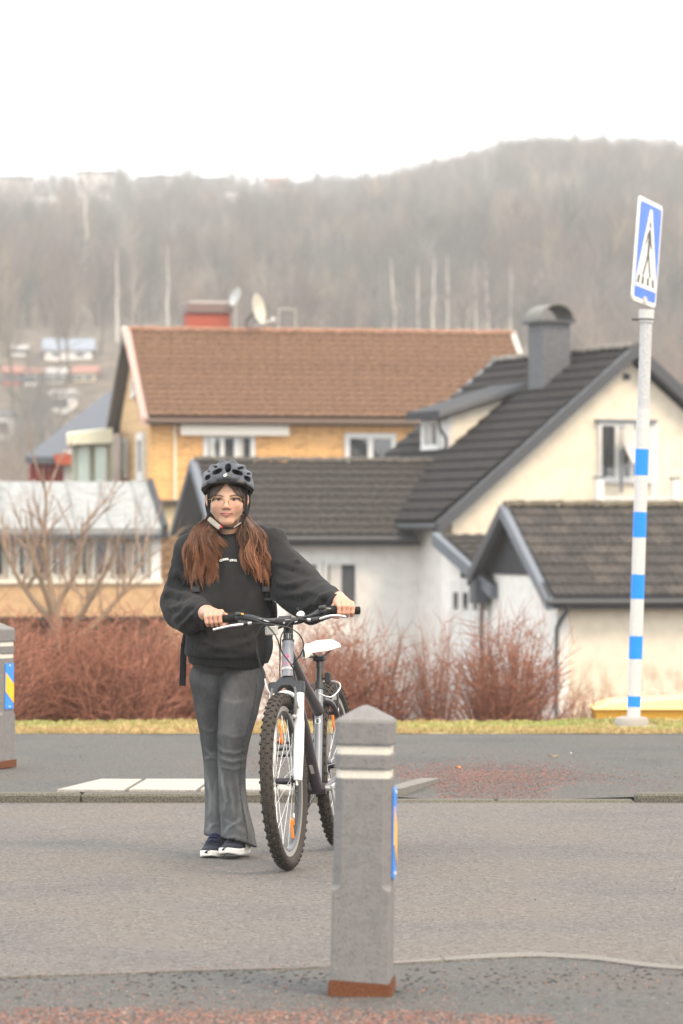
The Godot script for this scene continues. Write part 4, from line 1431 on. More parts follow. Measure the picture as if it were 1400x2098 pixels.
	# narrow windows of the end wall
	var ep := Plan.new(pl.p(0.22, 0, hs * 2), yaw - PI / 2.0)
	window(ep, 1.1, 2.0, yp.call(968), yp.call(886), 0.0, mats.white_trim, t, 1, "0", 0.16)
	window(ep, 4.2, 5.4, yp.call(980), yp.call(882), 0.0, mats.white_trim, t, 1, "0", 0.2)
	window(ep, 3.2, 3.8, yp.call(800), yp.call(760), 0.0, mats.white_trim, t, 1, "", 0.12)
	# chimney, dishes and aerial on the ridge
	var ch := Node3D.new(); ch.name = "chimney"; t.add_child(ch)
	var c0: float = xp.call(377) + 0.64; var c1: float = xp.call(467) + 0.64
	blk("stack", pl, c0, c1, ry - 0.5, EYE + (1105.0 - 642.0) / FOCAL * 101.0, hs + 0.2, hs + 0.95, grained(lin(0.33, 0.085, 0.058), 1.0, 0.8, 1.15, 0.85, 0.05, 65), ch)
	blk("cowl", pl, c0 - 0.03, c1 + 0.06, EYE + (1105.0 - 640.0) / FOCAL * 101.0, EYE + (1105.0 - 621.0) / FOCAL * 101.0, hs + 0.12, hs + 1.02, grained(lin(0.17, 0.125, 0.115), 1.0, 0.8, 1.2, 0.45, 0.05, 66), ch)
	blk("cowl_lid", pl, c0 + 0.1, c1 - 0.03, EYE + (1105.0 - 620.5) / FOCAL * 101.0, EYE + (1105.0 - 616.0) / FOCAL * 101.0, hs + 0.25, hs + 0.9, plain(lin(0.4, 0.39, 0.38), 0.5), ch)
	var ax := func(x: float, y: float) -> Vector3: return pl.p(xp.call(x) + 0.67, EYE + (1105.0 - y) / FOCAL * 100.6, hs)
	m = Mb.new()
	m.lathe([Vector2(0.0, 0.0), Vector2(0.2, 0.03), Vector2(0.4, 0.11), Vector2(0.42, 0.13), Vector2(0.38, 0.12), Vector2(0.2, 0.05), Vector2(0.0, 0.02)], 24, Transform3D(Basis(Vector3.UP, deg_to_rad(68)) * Basis(Vector3.RIGHT, deg_to_rad(80)), ax.call(515, 631)))
	part("satellite_dish", m, plain(lin(0.42, 0.40, 0.33), 0.6), t)
	pipe("dish_mast", [ax.call(497, 678), ax.call(497, 655), ax.call(512, 640)], 0.03, mats.dark_pipe, t)
	pipe("dish_arm", [ax.call(513, 665), ax.call(530, 662), ax.call(552, 652)], 0.025, plain(lin(0.5, 0.5, 0.48), 0.6), t)
	m = Mb.new()
	m.box(ax.call(554, 652), Vector3(0.1, 0.12, 0.14), Basis.IDENTITY, 0.02)
	part("dish_receiver", m, plain(lin(0.6, 0.6, 0.58), 0.6), t)
	m = Mb.new()
	m.lathe([Vector2(0.0, 0.0), Vector2(0.12, 0.02), Vector2(0.26, 0.08), Vector2(0.27, 0.09), Vector2(0.12, 0.035), Vector2(0.0, 0.015)], 20, Transform3D(Basis(Vector3.UP, deg_to_rad(-60)) * Basis(Vector3.RIGHT, deg_to_rad(70)), ax.call(479, 609) + Vector3(0, 0, 0.2)))
	part("satellite_dish", m, plain(lin(0.36, 0.36, 0.35), 0.6), t)
	pipe("dish_mast", [ax.call(474, 678), ax.call(474, 612)], 0.022, plain(lin(0.4, 0.4, 0.4), 0.5), t)
	pipe("aerial", [ax.call(566, 676), ax.call(566, 630), ax.call(567, 629), ax.call(602, 630), ax.call(602, 676)], 0.014, plain(lin(0.5, 0.46, 0.4), 0.5), t)

func flat_block() -> void:
	var t := thing("low_house", "low house with a pale metal roof and a long window band at the left", "house")
	var D := 62.0
	var f := at(335, 1082, D)
	var yaw := deg_to_rad(7.0)
	var pl := Plan.new(f, yaw)
	var ey := f.y; var ry := EYE + (1105.0 - 987.0) / FOCAL * (D + 3.5)
	var hs := 3.6; var x0 := -8.0; var base := -2.9
	var metal := grained(lin(0.23, 0.24, 0.235), 0.35, 0.75, 1.2, 0.6, 0.02, 81)
	var m := Mb.new()
	slope(m, pl.p(x0, ey, 0), pl.p(0, ey, 0), pl.p(0, ry, hs), pl.p(x0, ry, hs), 0.1)
	slope(m, pl.p(0, ey + 0.2, hs * 2), pl.p(x0, ey + 0.2, hs * 2), pl.p(x0, ry - 0.003, hs + 0.003), pl.p(0, ry - 0.003, hs + 0.003), 0.1)
	var roof := part("roof", m, metal, t)
	for k in 14:                                         # standing seams
		var x := -0.3 - k * 0.58
		m = Mb.new()
		slope(m, pl.p(x, ey + 0.035, 0), pl.p(x + 0.03, ey + 0.035, 0), pl.p(x + 0.03, ry + 0.035, hs), pl.p(x, ry + 0.035, hs), 0.033)
		part("seam", m, metal, roof)
	m = Mb.new()
	slope(m, pl.p(-0.02, ey + 0.05, -0.05), pl.p(0.08, ey + 0.05, -0.05), pl.p(0.08, ry + 0.06, hs), pl.p(-0.02, ry + 0.06, hs), 0.22)
	part("verge_board", m, mats.dark_board, t)
	blk("eave_board", pl, x0, -0.03, ey - 0.18, ey - 0.1, -0.06, 0.0, mats.slate_trim, t)
	var wx := func(x: float) -> float: return (at(x, 1000, D).x - f.x) / cos(yaw)
	var wy := func(y: float) -> float: return EYE + (1105.0 - y) / FOCAL * (D + 0.3)
	# brown end bay, window band, tan parapet, dark recess below
	blk("lintel", pl, x0, -0.35, wy.call(1100), ey - 0.12, 0.3, 0.5, plain(lin(0.3, 0.25, 0.19), 0.8), t)
	blk("end_bay", pl, wx.call(333), wx.call(372), wy.call(1264), wy.call(1098), 0.45, 3.0, brickwork(lin(0.3, 0.2, 0.12), Color(0.75, 0.72, 0.68), 82), t)
	blk("end_post", pl, wx.call(312), wx.call(331), wy.call(1192), wy.call(1100) - 0.003, 0.2, 0.45, mats.white_trim, t)
	blk("parapet", pl, x0, wx.call(352), wy.call(1262), wy.call(1196), 0.1, 0.3, grained(lin(0.43, 0.29, 0.165), 0.4, 0.85, 1.1, 0.85, 0.03, 83), t)
	blk("parapet_cap", pl, x0, wx.call(334), wy.call(1195), wy.call(1186), 0.04, 0.34, plain(lin(0.6, 0.55, 0.46), 0.7), t)
	blk("slab_edge", pl, x0, wx.call(352), wy.call(1268), wy.call(1263), 0.12, 0.6, mats.dark_board, t)
	blk("lower_wall", pl, x0, wx.call(352), base, wy.call(1269), 1.1, 1.4, grained(lin(0.3, 0.2, 0.12), 0.5, 0.7, 1.2, 0.9, 0.03, 84), t)
	var k := 0
	var cuts := [-290, -230, -180, -130, -80, -30, 20, 62, 104, 148, 190, 232, 270, 308]
	for i in cuts.size() - 1:
		window(pl, wx.call(cuts[i] + 1), wx.call(cuts[i + 1] - 1), wy.call(1185), wy.call(1102), 0.38, [plain(lin(0.42, 0.41, 0.37), 0.7), plain(lin(0.30, 0.27, 0.22), 0.7)][i % 2], t, 1 if i % 3 else 2, ["0", "", "1", "0", "", "0", "0", ""][i % 8], 0.07)
	# lower doors and windows, half hidden by the hedge
	window(pl, wx.call(75), wx.call(108), wy.call(1400), wy.call(1280), 1.1, mats.dark_board, t, 1, "", 0.06)
	window(pl, wx.call(30), wx.call(66), wy.call(1340), wy.call(1282), 1.1, plain(lin(0.35, 0.3, 0.22), 0.8), t, 1, "0", 0.06)
	window(pl, wx.call(225), wx.call(262), wy.call(1340), wy.call(1282), 1.1, plain(lin(0.2, 0.13, 0.09), 0.8), t, 1, "", 0.06)
	blk("fill_wall", pl, x0, -0.4, ey - 0.9, ey - 0.15, 1.6, 1.8, plain(lin(0.22, 0.15, 0.11), 0.9), t)
	blk("core_wall", pl, x0, -0.4, base, ey - 0.12, 3.4, 3.6, plain(lin(0.3, 0.26, 0.2), 0.9), t)

func red_house() -> void:
	var t := thing("red_house", "red wooden house with a steep slate coloured roof behind the pale bay", "house")
	var D := 112.0
	var a := at(215, 800, D); var b := at(52, 935, D - 4.0)
	var boards := plain(lin(0.33, 0.06, 0.045), 0.8)
	var m := Mb.new()
	var back := Vector3(-2.0, 0.6, -7.0)
	var e1 := at(212, 880, D - 3.0)
	slope(m, b, at(196, 938, D - 4.0) + Vector3(0, 0.0, 0), a + Vector3(0.6, 0.3, -1.5), a + Vector3(-0.1, 0.0, -2.0), 0.2)
	part("roof", m, plain(lin(0.055, 0.064, 0.08), 0.6), t)
	m = Mb.new()
	m.hull8([at(62, 1010, D - 3.5), at(150, 1010, D - 3.5), at(165, 1010, D + 3), at(70, 1010, D + 3), at(62, 938, D - 3.5), at(150, 938, D - 3.5), at(190, 860, D + 3), at(130, 900, D + 3)])
	part("wall", m, boards, t)
	for k in 7:
		var q := at(64 + k * 12.5, 1005, D - 3.55); var r := at(64 + k * 12.5, 945, D - 3.55)
		m = Mb.new()
		m.tube([q, r], [0.05], 4)
		part("batten", m, boards, t)
	m = Mb.new()
	m.hull8([at(114, 952, D - 4.5), at(150, 952, D - 4.5), at(150, 952, D - 2), at(114, 952, D - 2), at(112, 930, D - 4.6), at(151, 930, D - 4.6), at(151, 930, D - 2), at(112, 930, D - 2)])
	part("porch_roof", m, plain(lin(0.55, 0.12, 0.06), 0.8), t)
	m = Mb.new()
	m.box(at(140, 1000, D - 3.6), Vector3(0.25, 2.2, 0.2))
	part("corner_board", m, mats.white_trim, t)
	var g := thing("pale_bay", "pale green flat roofed bay between red house and brick gable", "extension")
	m = Mb.new()
	m.hull8([at(147, 1010, 101.0), at(226, 1010, 101.5), at(230, 1010, 105.0), at(150, 1010, 105.0), at(147, 915, 101.0), at(226, 911, 101.5), at(230, 911, 105.0), at(150, 911, 105.0)])
	part("wall", m, plain(lin(0.52, 0.56, 0.45), 0.8), g)
	m = Mb.new()
	m.hull8([at(138, 911, 100.2), at(230, 908, 100.8), at(232, 908, 105.5), at(140, 908, 105.5), at(136, 890, 100.2), at(230, 876, 100.8), at(232, 876, 105.5), at(140, 886, 105.5)])
	part("roof_edge", m, plain(lin(0.62, 0.62, 0.5), 0.8), g)
	m = Mb.new()
	m.hull8([at(140, 914, 100.7), at(227, 911, 101.2), at(230, 911, 105.2), at(148, 911, 105.2), at(140, 911, 100.7), at(227, 908, 101.2), at(230, 908, 105.2), at(148, 909, 105.2)])
	part("soffit", m, mats.dark_board, g)
	for x in [160, 195]:
		m = Mb.new()
		m.box(at(x + 12, 955, 100.9), Vector3(0.3, 1.05, 0.08))
		part("glazing", m, plain(lin(0.42, 0.5, 0.46), 0.2), g)

# ------------------------------------------------------------------ hedges and the garden tree
func shrub_mesh(seed_: int, h: float, spread: float, n: int, foot := 0.3) -> Array:
	var r := RandomNumberGenerator.new()
	r.seed = seed_
	var stems := Mb.new(); var twigs := Mb.new()
	for k in n:
		var a := r.randf() * TAU
		var b := Vector3(cos(a), 0, sin(a)) * spread * foot * sqrt(r.randf())
		var out := Vector3(cos(a), 0, sin(a)) * spread * sqrt(r.randf_range(0.02, 1.0))
		var hh := h * r.randf_range(0.55, 1.05) * (1.0 - 0.28 * pow(out.length() / spread, 2.0))
		var pts := [b, b + out * 0.2 + Vector3(0, hh * 0.35, 0), b + out * 0.55 + Vector3(r.randfn(0, 0.04), hh * 0.7, r.randfn(0, 0.04)), b + out + Vector3(r.randfn(0, 0.06), hh, r.randfn(0, 0.06))]
		var v := r.randf_range(0.7, 1.3)
		stems.tint = Color(v, v, v)
		stems.tube(pts, [0.009, 0.007, 0.005, 0.0015], 3, false)
		for q in 11:
			var t := r.randf_range(0.3, 0.98)
			var i := mini(int(t * 3.0), 2)
			var p: Vector3 = (pts[i] as Vector3).lerp(pts[i + 1], t * 3.0 - i)
			var dv := (Vector3(r.randfn(0, 0.8), r.randf_range(0.1, 1.1), r.randfn(0, 0.8)) + out.normalized() * 0.3).normalized() * r.randf_range(0.12, 0.4)
			var v2 := r.randf_range(0.7, 1.35)
			twigs.tint = Color(v2, v2, v2)
			twigs.tube([p, p + dv * 0.5 + Vector3(r.randfn(0, 0.01), 0, r.randfn(0, 0.01)), p + dv], [0.004, 0.003, 0.001], 3, false)
	return [stems.mesh(), twigs.mesh()]

func make_hedges() -> void:
	var bark := plain(lin(0.15, 0.075, 0.052), 0.85); bark.vertex_color_use_as_albedo = true
	var red := plain(lin(0.31, 0.138, 0.09), 0.85); red.vertex_color_use_as_albedo = true
	var shapes := [shrub_mesh(1, 1.55, 0.55, 110), shrub_mesh(2, 1.6, 0.5, 120), shrub_mesh(3, 1.5, 0.6, 110), shrub_mesh(4, 1.6, 0.62, 130, 0.14), shrub_mesh(5, 1.6, 0.6, 125, 0.12)]
	var spots := []
	var names := {-70: "left of the far bollard", -18: "just left of the far bollard", 40: "behind the left bollard", 92: "in front of the garden tree", 142: "under the tan parapet", 190: "beside the garden tree", 240: "left of the hanging strap", 292: "behind the hanging strap", 340: "close behind the walker", 395: "half hidden by the walker"}
	for x in names: spots.append([x, 31.0 + (x % 3) * 0.9, 1.0, "dense red twigged shrub %s" % names[x], "red twigged hedge at the left"])
	var back := {-40: "in the back row left of the bollard", 15: "at the left end of the back row", 66: "second in the back row from the left end", 118: "in the back row behind the garden tree", 168: "in the back row below the house windows", 216: "in the back row left of the strap", 268: "in the back row past the strap", 318: "in the back row next to the walker", 368: "at the right end of the back row"}
	for x in back: spots.append([x, 33.5 + (x % 2) * 0.8, 1.12, "reddish shrub %s of the hedge" % back[x], "red twigged hedge at the left"])
	var right := {640: "seen past the handlebar", 690: "behind the bicycle saddle", 765: "over the concrete bollard top", 893: "under the dark downpipe", 1018: "under the annex eave", 1055: "in front of the white end wall"}
	for x in right: spots.append([x, 31.5 + (x % 4) * 0.5, 1.08, "open red brown shrub %s" % right[x], "red brown shrubs at the right"])
	for k in spots.size():
		var s: Array = spots[k]
		var p := at(s[0], 1300, s[1])
		var t := thing("shrub", s[3], "shrub", Vector3(p.x, ground_y(p.x, s[1]) - 0.05, p.z), s[4])
		var kind: int = k % 3 if s[0] < 600 else 3 + k % 2
		part("stems", shapes[kind][0], bark, t)
		part("twigs", shapes[kind][1], red, t)
		t.rotation.y = k * 2.4
		var sc: float = s[2] * rng.randf_range(0.94, 1.06)
		var wide: float = 1.0 if s[0] < 600 else (0.38 if s[0] == 893 else 0.72)
		t.scale = Vector3(sc * wide, sc, sc * wide)
	# low brown growth by the yellow bin
	for q in [[1165, "low brown shrub at the foot of the pilaster"], [1205, "low brown shrub touching the yellow bin"]]:
		var p := at(q[0], 1440, 30.0)
		var t := thing("shrub", q[1], "shrub", Vector3(p.x, ground_y(p.x, 30.0) - 0.05, p.z), "low shrubs by the bin")
		part("stems", shapes[1][0], bark, t)
		part("twigs", shapes[1][1], red, t)
		t.scale = Vector3(0.3, 0.52, 0.3)
	# garden tree in front of the low house
	var gp := at(122, 1300, 45.0)
	var wood := Mb.new(); var fine := Mb.new()
	var tp := func(x: float, y: float, z: float) -> Vector3: return at(x, y, 45.0 - z) - Vector3(gp.x, ground_y(gp.x, 45.0), gp.z)
	var rr := RandomNumberGenerator.new(); rr.seed = 5
	wood.tube([tp.call(128, 1480, 0), tp.call(122, 1380, 0), tp.call(116, 1300, 0), tp.call(114, 1268, 0)], [0.10, 0.09, 0.085, 0.08], 9, false)
	var arms := [[[114, 1275, 0], [98, 1225, 0.1], [82, 1185, 0.2], [60, 1120, 0.3], [52, 1050, 0.2]], [[114, 1275, 0], [122, 1235, -0.1], [150, 1185, -0.2], [165, 1130, -0.2], [170, 1060, -0.1]], [[114, 1270, 0], [104, 1200, -0.3], [90, 1120, -0.4], [95, 1030, -0.5], [88, 960, -0.4]], [[122, 1330, 0], [170, 1255, 0.2], [195, 1210, 0.3], [225, 1160, 0.4], [245, 1100, 0.4]], [[122, 1340, 0], [205, 1270, -0.2], [240, 1230, -0.2], [275, 1180, -0.3], [300, 1120, -0.3]], [[114, 1280, 0], [70, 1230, -0.1], [40, 1190, -0.2], [10, 1130, -0.2], [-10, 1060, -0.1]]]
	for a in arms:
		var pts := []
		for q in a: pts.append(tp.call(q[0], q[1], q[2]))
		wood.tube(pts, [0.05, 0.04, 0.028, 0.018, 0.008], 7, false)
		for k in 9:
			var t := rr.randf_range(1.0, 3.9)
			var b: Vector3 = (pts[int(t)] as Vector3).lerp(pts[int(t) + 1], t - int(t))
			limb(wood, fine, b, Vector3(rr.randfn(0, 0.6), 0.9, rr.randfn(0, 0.6)).normalized(), rr.randf_range(0.35, 0.9), 0.016, 2, 3, 0.6, rr)
	plant_tree("garden_tree", "bare garden tree forking low in front of the low house", Vector3(gp.x, ground_y(gp.x, 45.0), gp.z), [wood, fine], plain(lin(0.22, 0.165, 0.115), 0.9), plain(lin(0.27, 0.19, 0.145), 0.9))
	# yellow grit bin behind the verge
	var bp := at(1330, 1478, 30.0)
	var t := thing("grit_bin", "yellow grit bin with a paler lid behind the verge", "grit bin", Vector3(bp.x, ground_y(bp.x, 30.0), bp.z))
	var top := EYE - (1450.0 - 1105.0) / FOCAL * 30.0 - t.position.y
	var ye := grained(lin(0.62, 0.33, 0.05), 1.5, 0.85, 1.1, 0.6, 0.04, 91)
	var m := Mb.new()
	m.hull8([Vector3(-0.38, 0, 0.3), Vector3(0.45, 0, 0.3), Vector3(0.45, 0, -0.35), Vector3(-0.38, 0, -0.35), Vector3(-0.45, top, 0.38), Vector3(0.5, top, 0.38), Vector3(0.5, top, -0.4), Vector3(-0.45, top, -0.4)])
	part("tub", m, ye, t)
	m = Mb.new()
	m.hull8([Vector3(-0.47, top + 0.004, 0.41), Vector3(0.52, top + 0.004, 0.41), Vector3(0.52, top + 0.004, -0.42), Vector3(-0.47, top + 0.004, -0.42), Vector3(-0.3, top + 0.05, 0.36), Vector3(0.48, top + 0.1, 0.36), Vector3(0.48, top + 0.1, -0.38), Vector3(-0.3, top + 0.06, -0.38)])
	part("lid", m, plain(lin(0.68, 0.45, 0.16), 0.6), t)
	m = Mb.new()
	m.box(Vector3(0.0, top - 0.08, 0.385), Vector3(0.16, 0.04, 0.03), Basis.IDENTITY, 0.01)
	part("catch", m, plain(lin(0.3, 0.18, 0.04), 0.6), t)

# ------------------------------------------------------------------ bollards, sign, leaves
func octagon(w: float, c: float, y: float) -> Array:
	var h := w * 0.5
	var r := []
	for q in [Vector2(-h + c, h), Vector2(h - c, h), Vector2(h, h - c), Vector2(h, -h + c), Vector2(h - c, -h), Vector2(-h + c, -h), Vector2(-h, -h + c), Vector2(-h, h - c)]:
		r.append(Vector3(q.x, y, q.y))
	return r

func rings(m: Mb, rs: Array, cap_low := true, cap_top := true) -> void:
	for k in rs.size() - 1:
		for q in rs[k].size():
			var p: int = (q + 1) % rs[k].size()
			m.quad(rs[k][q], rs[k][p], rs[k + 1][p], rs[k + 1][q])
	if cap_top: m.poly(rs[rs.size() - 1])
	if cap_low:
		var l: Array = rs[0].duplicate()
		l.reverse()
		m.poly(l)

func bollard(label: String, where: Vector3, turn: float, lean: float, plate_turn := 0.0) -> void:
	var t := thing("bollard", label, "bollard", where, "concrete bollards by the crossing")
	t.rotation = Vector3(0, turn, lean)
	var con: Material = mats.concrete
	var m := Mb.new()
	# foot to lower groove: square below, broad chamfers with stops above
	rings(m, [octagon(0.160, 0.006, 0.0), octagon(0.162, 0.006, 0.03), octagon(0.161, 0.0065, 0.283), octagon(0.1605, 0.020, 0.292), octagon(0.160, 0.024, 0.30), octagon(0.158, 0.024, 0.588), octagon(0.155, 0.022, 0.5915)])
	part("shaft", m, con, t)
	m = Mb.new()
	rings(m, [octagon(0.156, 0.016, 0.6165), octagon(0.159, 0.018, 0.620), octagon(0.159, 0.018, 0.653), octagon(0.155, 0.016, 0.657)])
	part("collar", m, con, t)
	m = Mb.new()
	rings(m, [octagon(0.156, 0.013, 0.682), octagon(0.160, 0.014, 0.687), octagon(0.160, 0.014, 0.744), octagon(0.152, 0.012, 0.752), octagon(0.05, 0.012, 0.781), octagon(0.012, 0.003, 0.789)])
	part("head", m, con, t)
	for y in [0.5918, 0.6573]:
		m = Mb.new()
		rings(m, [octagon(0.146, 0.012, y), octagon(0.146, 0.012, y + 0.0242)])
		part("white_band", m, mats.band, t)
	# rusty foot plate, slightly bent
	m = Mb.new()
	var lo := octagon(0.175, 0.004, -0.004); var hi := octagon(0.172, 0.004, 0.034); var inn := octagon(0.166, 0.004, 0.034); var low := octagon(0.166, 0.004, 0.0)
	hi[0].y += 0.006; hi[1].y -= 0.003; inn[0].y += 0.006; inn[1].y -= 0.003; hi[3].y += 0.004; inn[3].y += 0.004
	rings(m, [lo, hi, inn, low], false, false)
	part("foot_sleeve", m, mats.rust, t)
	# blue and yellow marker plate on the flank
	var p := Node3D.new(); p.name = "marker_plate"; t.add_child(p)
	p.transform = Transform3D(Basis(Vector3.UP, PI / 2 + plate_turn), Vector3(0.081, 0.315, 0.0))
	m = Mb.new()
	m.prism([Vector2(-0.045, 0.004), Vector2(-0.041, 0), Vector2(0.041, 0), Vector2(0.045, 0.004), Vector2(0.045, 0.244), Vector2(0.041, 0.248), Vector2(-0.041, 0.248), Vector2(-0.045, 0.244)], 0.005)
	part("backing", m, mats.marker_blue, p)
	m = Mb.new()
	m.prism([Vector2(-0.045, 0.095), Vector2(0.045, 0.03), Vector2(0.045, 0.135), Vector2(-0.045, 0.2)], 0.002, Transform3D(Basis.IDENTITY, Vector3(0, 0, 0.005)))
	part("yellow_stripe", m, mats.marker_yellow, p)
	for y in [0.012, 0.236]:
		m = Mb.new()
		m.lathe([Vector2(0.006, 0.0), Vector2(0.005, 0.003), Vector2(0.0, 0.004)], 10, Transform3D(Basis(Vector3.RIGHT, PI / 2), Vector3(0, y, 0.005)))
		part("screw", m, mats.white_trim, p)

func make_street() -> void:
	var con := grained(lin(0.172, 0.168, 0.166), 1.6, 0.93, 1.05, 0.92, 0.02, 21)
	con.uv1_world_triplanar = false
	con.normal_enabled = true
	con.normal_texture = noise_tex(0.12, [], 512, FastNoiseLite.TYPE_CELLULAR, 3, 22, 1.0)
	con.detail_enabled = true
	con.detail_blend_mode = BaseMaterial3D.BLEND_MODE_MUL
	con.detail_uv_layer = BaseMaterial3D.DETAIL_UV_2
	con.uv2_triplanar = true
	con.uv2_scale = Vector3.ONE * 6.0
	con.detail_albedo = noise_tex(0.09, [[0.0, Color(0.6, 0.6, 0.6)], [0.1, Color(0.85, 0.85, 0.85)], [0.3, Color(1, 1, 1)], [0.9, Color(1, 1, 1)], [1.0, Color(1, 1, 1)]], 512, FastNoiseLite.TYPE_CELLULAR, 2, 23)
	mats.concrete = con
	mats.band = grained(lin(0.54, 0.51, 0.445), 5.0, 0.88, 1.05, 0.5, 0.04, 24)
	mats.rust = grained(lin(0.115, 0.045, 0.022), 6.0, 0.5, 1.5, 0.85, 0.05, 25, 2.0)
	mats.marker_blue = plain(lin(0.03, 0.22, 0.72), 0.35)
	mats.marker_yellow = plain(lin(0.85, 0.44, 0.02), 0.35)
	var b := at(742, 2036, 10.2)
	bollard("grey concrete bollard with white bands standing in front of the bicycle", Vector3(b.x, 0.004, -10.23), deg_to_rad(-5.0), deg_to_rad(-0.8))
	b = at(0, 1575, 20.3)
	bollard("far grey concrete bollard on the pavement cut by the left picture edge", Vector3(b.x - 0.02, 0.012, -20.25), deg_to_rad(-24.0), deg_to_rad(-0.5), 0.0)
	# pedestrian crossing sign
	var d := 25.3
	var base := at(1297, 1480, d)
	var gy := 0.0
	var t := thing("crossing_sign", "blue pedestrian crossing sign on a leaning blue and white banded pole", "road sign", Vector3(base.x, gy, -d))
	var lp := func(x: float, y: float, dd := 25.3) -> Vector3: return at(x, y, dd) - t.position
	var m := Mb.new()
	m.lathe([Vector2(0.0, -0.08), Vector2(0.115, -0.08), Vector2(0.118, 0.01), Vector2(0.106, 0.034), Vector2(0.07, 0.042), Vector2(0.0, 0.043)], 28, Transform3D(Basis.IDENTITY, Vector3(-0.01, 0.0, 0)))
	part("concrete_base", m, grained(lin(0.30, 0.285, 0.26), 4.0, 0.8, 1.1, 0.9, 0.05, 29), t)
	var foot: Vector3 = lp.call(1298, 1476); var top: Vector3 = lp.call(1325, 640)
	var fx := func(y: float) -> Vector3: return foot.lerp(top, (1476.0 - y) / (1476.0 - 640.0))
	m = Mb.new()
	m.tube([fx.call(850), fx.call(640)], [0.041], 20)
	part("pole", m, grained(lin(0.42, 0.43, 0.44), 2.0, 0.8, 1.15, 0.45, 0.04, 26), t)
	var white := grained(lin(0.50, 0.50, 0.495), 2.0, 0.88, 1.04, 0.5, 0.04, 27)
	var blue := plain(lin(0.0, 0.2, 0.7), 0.4)
	var cuts := [1476, 1441, 1428, 1350, 1303, 1227, 1177, 1101, 1049, 974, 920, 838]
	var y0 := 1476.0
	var bands := [[1476, 1448, 0], [1448, 1426, 1], [1426, 1350, 0], [1350, 1303, 1], [1303, 1227, 0], [1227, 1177, 1], [1177, 1101, 0], [1101, 1049, 1], [1049, 974, 0], [974, 920, 1], [920, 838, 0]]
	for q in bands:
		m = Mb.new()
		m.tube([fx.call(q[0]), fx.call(q[1])], [0.0462 if q[2] else 0.0455], 20, true)
		part("blue_band" if q[2] else "white_sleeve", m, blue if q[2] else white, t)
	m = Mb.new()
	m.tube([fx.call(1478), fx.call(1471)], [0.047], 20)
	part("blue_band", m, blue, t)
	m = Mb.new()
	m.tube([fx.call(660), fx.call(634)], [0.052], 20)
	part("collar", m, white, t)
	m = Mb.new()
	m.tube([fx.call(656), fx.call(653)], [0.055], 20)
	m.tube([fx.call(654.5) + Vector3(-0.05, 0, 0.02), fx.call(654.5) + Vector3(-0.10, 0, 0.03)], [0.008], 8)
	part("clamp_strap", m, mats.black_metal, t)
	# the plate itself, nearly edge-on
	var yv := Vector3(sin(deg_to_rad(4.3)), cos(deg_to_rad(4.3)), 0)
	var xv := Vector3(0.300, 0, -0.954)
	xv = (xv - yv * xv.dot(yv)).normalized()
	var zv := xv.cross(yv)
	var s := Node3D.new(); s.name = "sign_plate"; t.add_child(s)
	s.transform = Transform3D(Basis(xv, yv, zv), lp.call(1328, 517) + Vector3(0, 0, 0))
	var W := 0.72; var H := 0.705
	var rr := func(w: float, h: float, r: float) -> Array:
		var p := []
		for c in [[w / 2 - r, -h / 2 + r, -90], [w / 2 - r, h / 2 - r, 0], [-w / 2 + r, h / 2 - r, 90], [-w / 2 + r, -h / 2 + r, 180]]:
			for q in 5:
				var a := deg_to_rad(c[2] + q * 22.5)
				p.append(Vector2(c[0] + cos(a) * r, c[1] + sin(a) * r))
		return p
	m = Mb.new()
	m.prism(rr.call(W, H, 0.045), 0.012, Transform3D(Basis.IDENTITY, Vector3(0, 0, -0.012)))
	part("border", m, plain(lin(0.72, 0.72, 0.69), 0.4), s)
	m = Mb.new()
	m.prism(rr.call(W - 0.075, H - 0.06, 0.03), 0.002)
	part("blue_field", m, plain(lin(0.035, 0.16, 0.62), 0.35), s)
	var uv := func(u: float, v: float) -> Vector2: return Vector2((u - 0.5) * W, (0.5 - v) * H)
	m = Mb.new()
	m.prism([uv.call(0.075, 0.77), uv.call(0.075, 0.855), uv.call(0.925, 0.855), uv.call(0.925, 0.77), uv.call(0.54, 0.085), uv.call(0.46, 0.085)], 0.002, Transform3D(Basis.IDENTITY, Vector3(0, 0, 0.002)))
	part("white_triangle", m, plain(lin(0.74, 0.74, 0.72), 0.4), s)
	m = Mb.new()
	var up := Transform3D(Basis.IDENTITY, Vector3(0, 0, 0.004))
	var hd := []
	for q in 14: hd.append(uv.call(0.5 + cos(TAU * q / 14) * 0.035, 0.235 - sin(TAU * q / 14) * 0.035))
	m.prism(hd, 0.001, up)
	for sgs in [[[0.46, 0.28], [0.54, 0.28], [0.56, 0.36], [0.53, 0.53], [0.45, 0.53]], [[0.47, 0.29], [0.47, 0.33], [0.36, 0.45], [0.33, 0.44], [0.42, 0.32]], [[0.54, 0.3], [0.6, 0.4], [0.66, 0.45], [0.64, 0.47], [0.56, 0.42]], [[0.45, 0.52], [0.52, 0.52], [0.46, 0.62], [0.37, 0.73], [0.30, 0.73], [0.41, 0.6]], [[0.48, 0.52], [0.54, 0.52], [0.60, 0.62], [0.68, 0.73], [0.61, 0.735], [0.54, 0.63]]]:
		var pl := []
		for q in sgs: pl.append(uv.call(q[0], q[1]))
		pl.reverse()
		m.prism(pl, 0.001, up)
	part("walking_figure", m, plain(lin(0.03, 0.03, 0.03), 0.5), s)
	for x in [[0.19, 0.15], [0.35, 0.345], [0.56, 0.57], [0.76, 0.80]]:
		m = Mb.new()
		m.prism([uv.call(x[1] - 0.045, 0.82), uv.call(x[1] + 0.045, 0.82), uv.call(x[0] + 0.04, 0.74), uv.call(x[0] - 0.04, 0.74)], 0.001, up)
		part("black_stripe", m, plain(lin(0.03, 0.03, 0.03), 0.5), s)
	m = Mb.new()
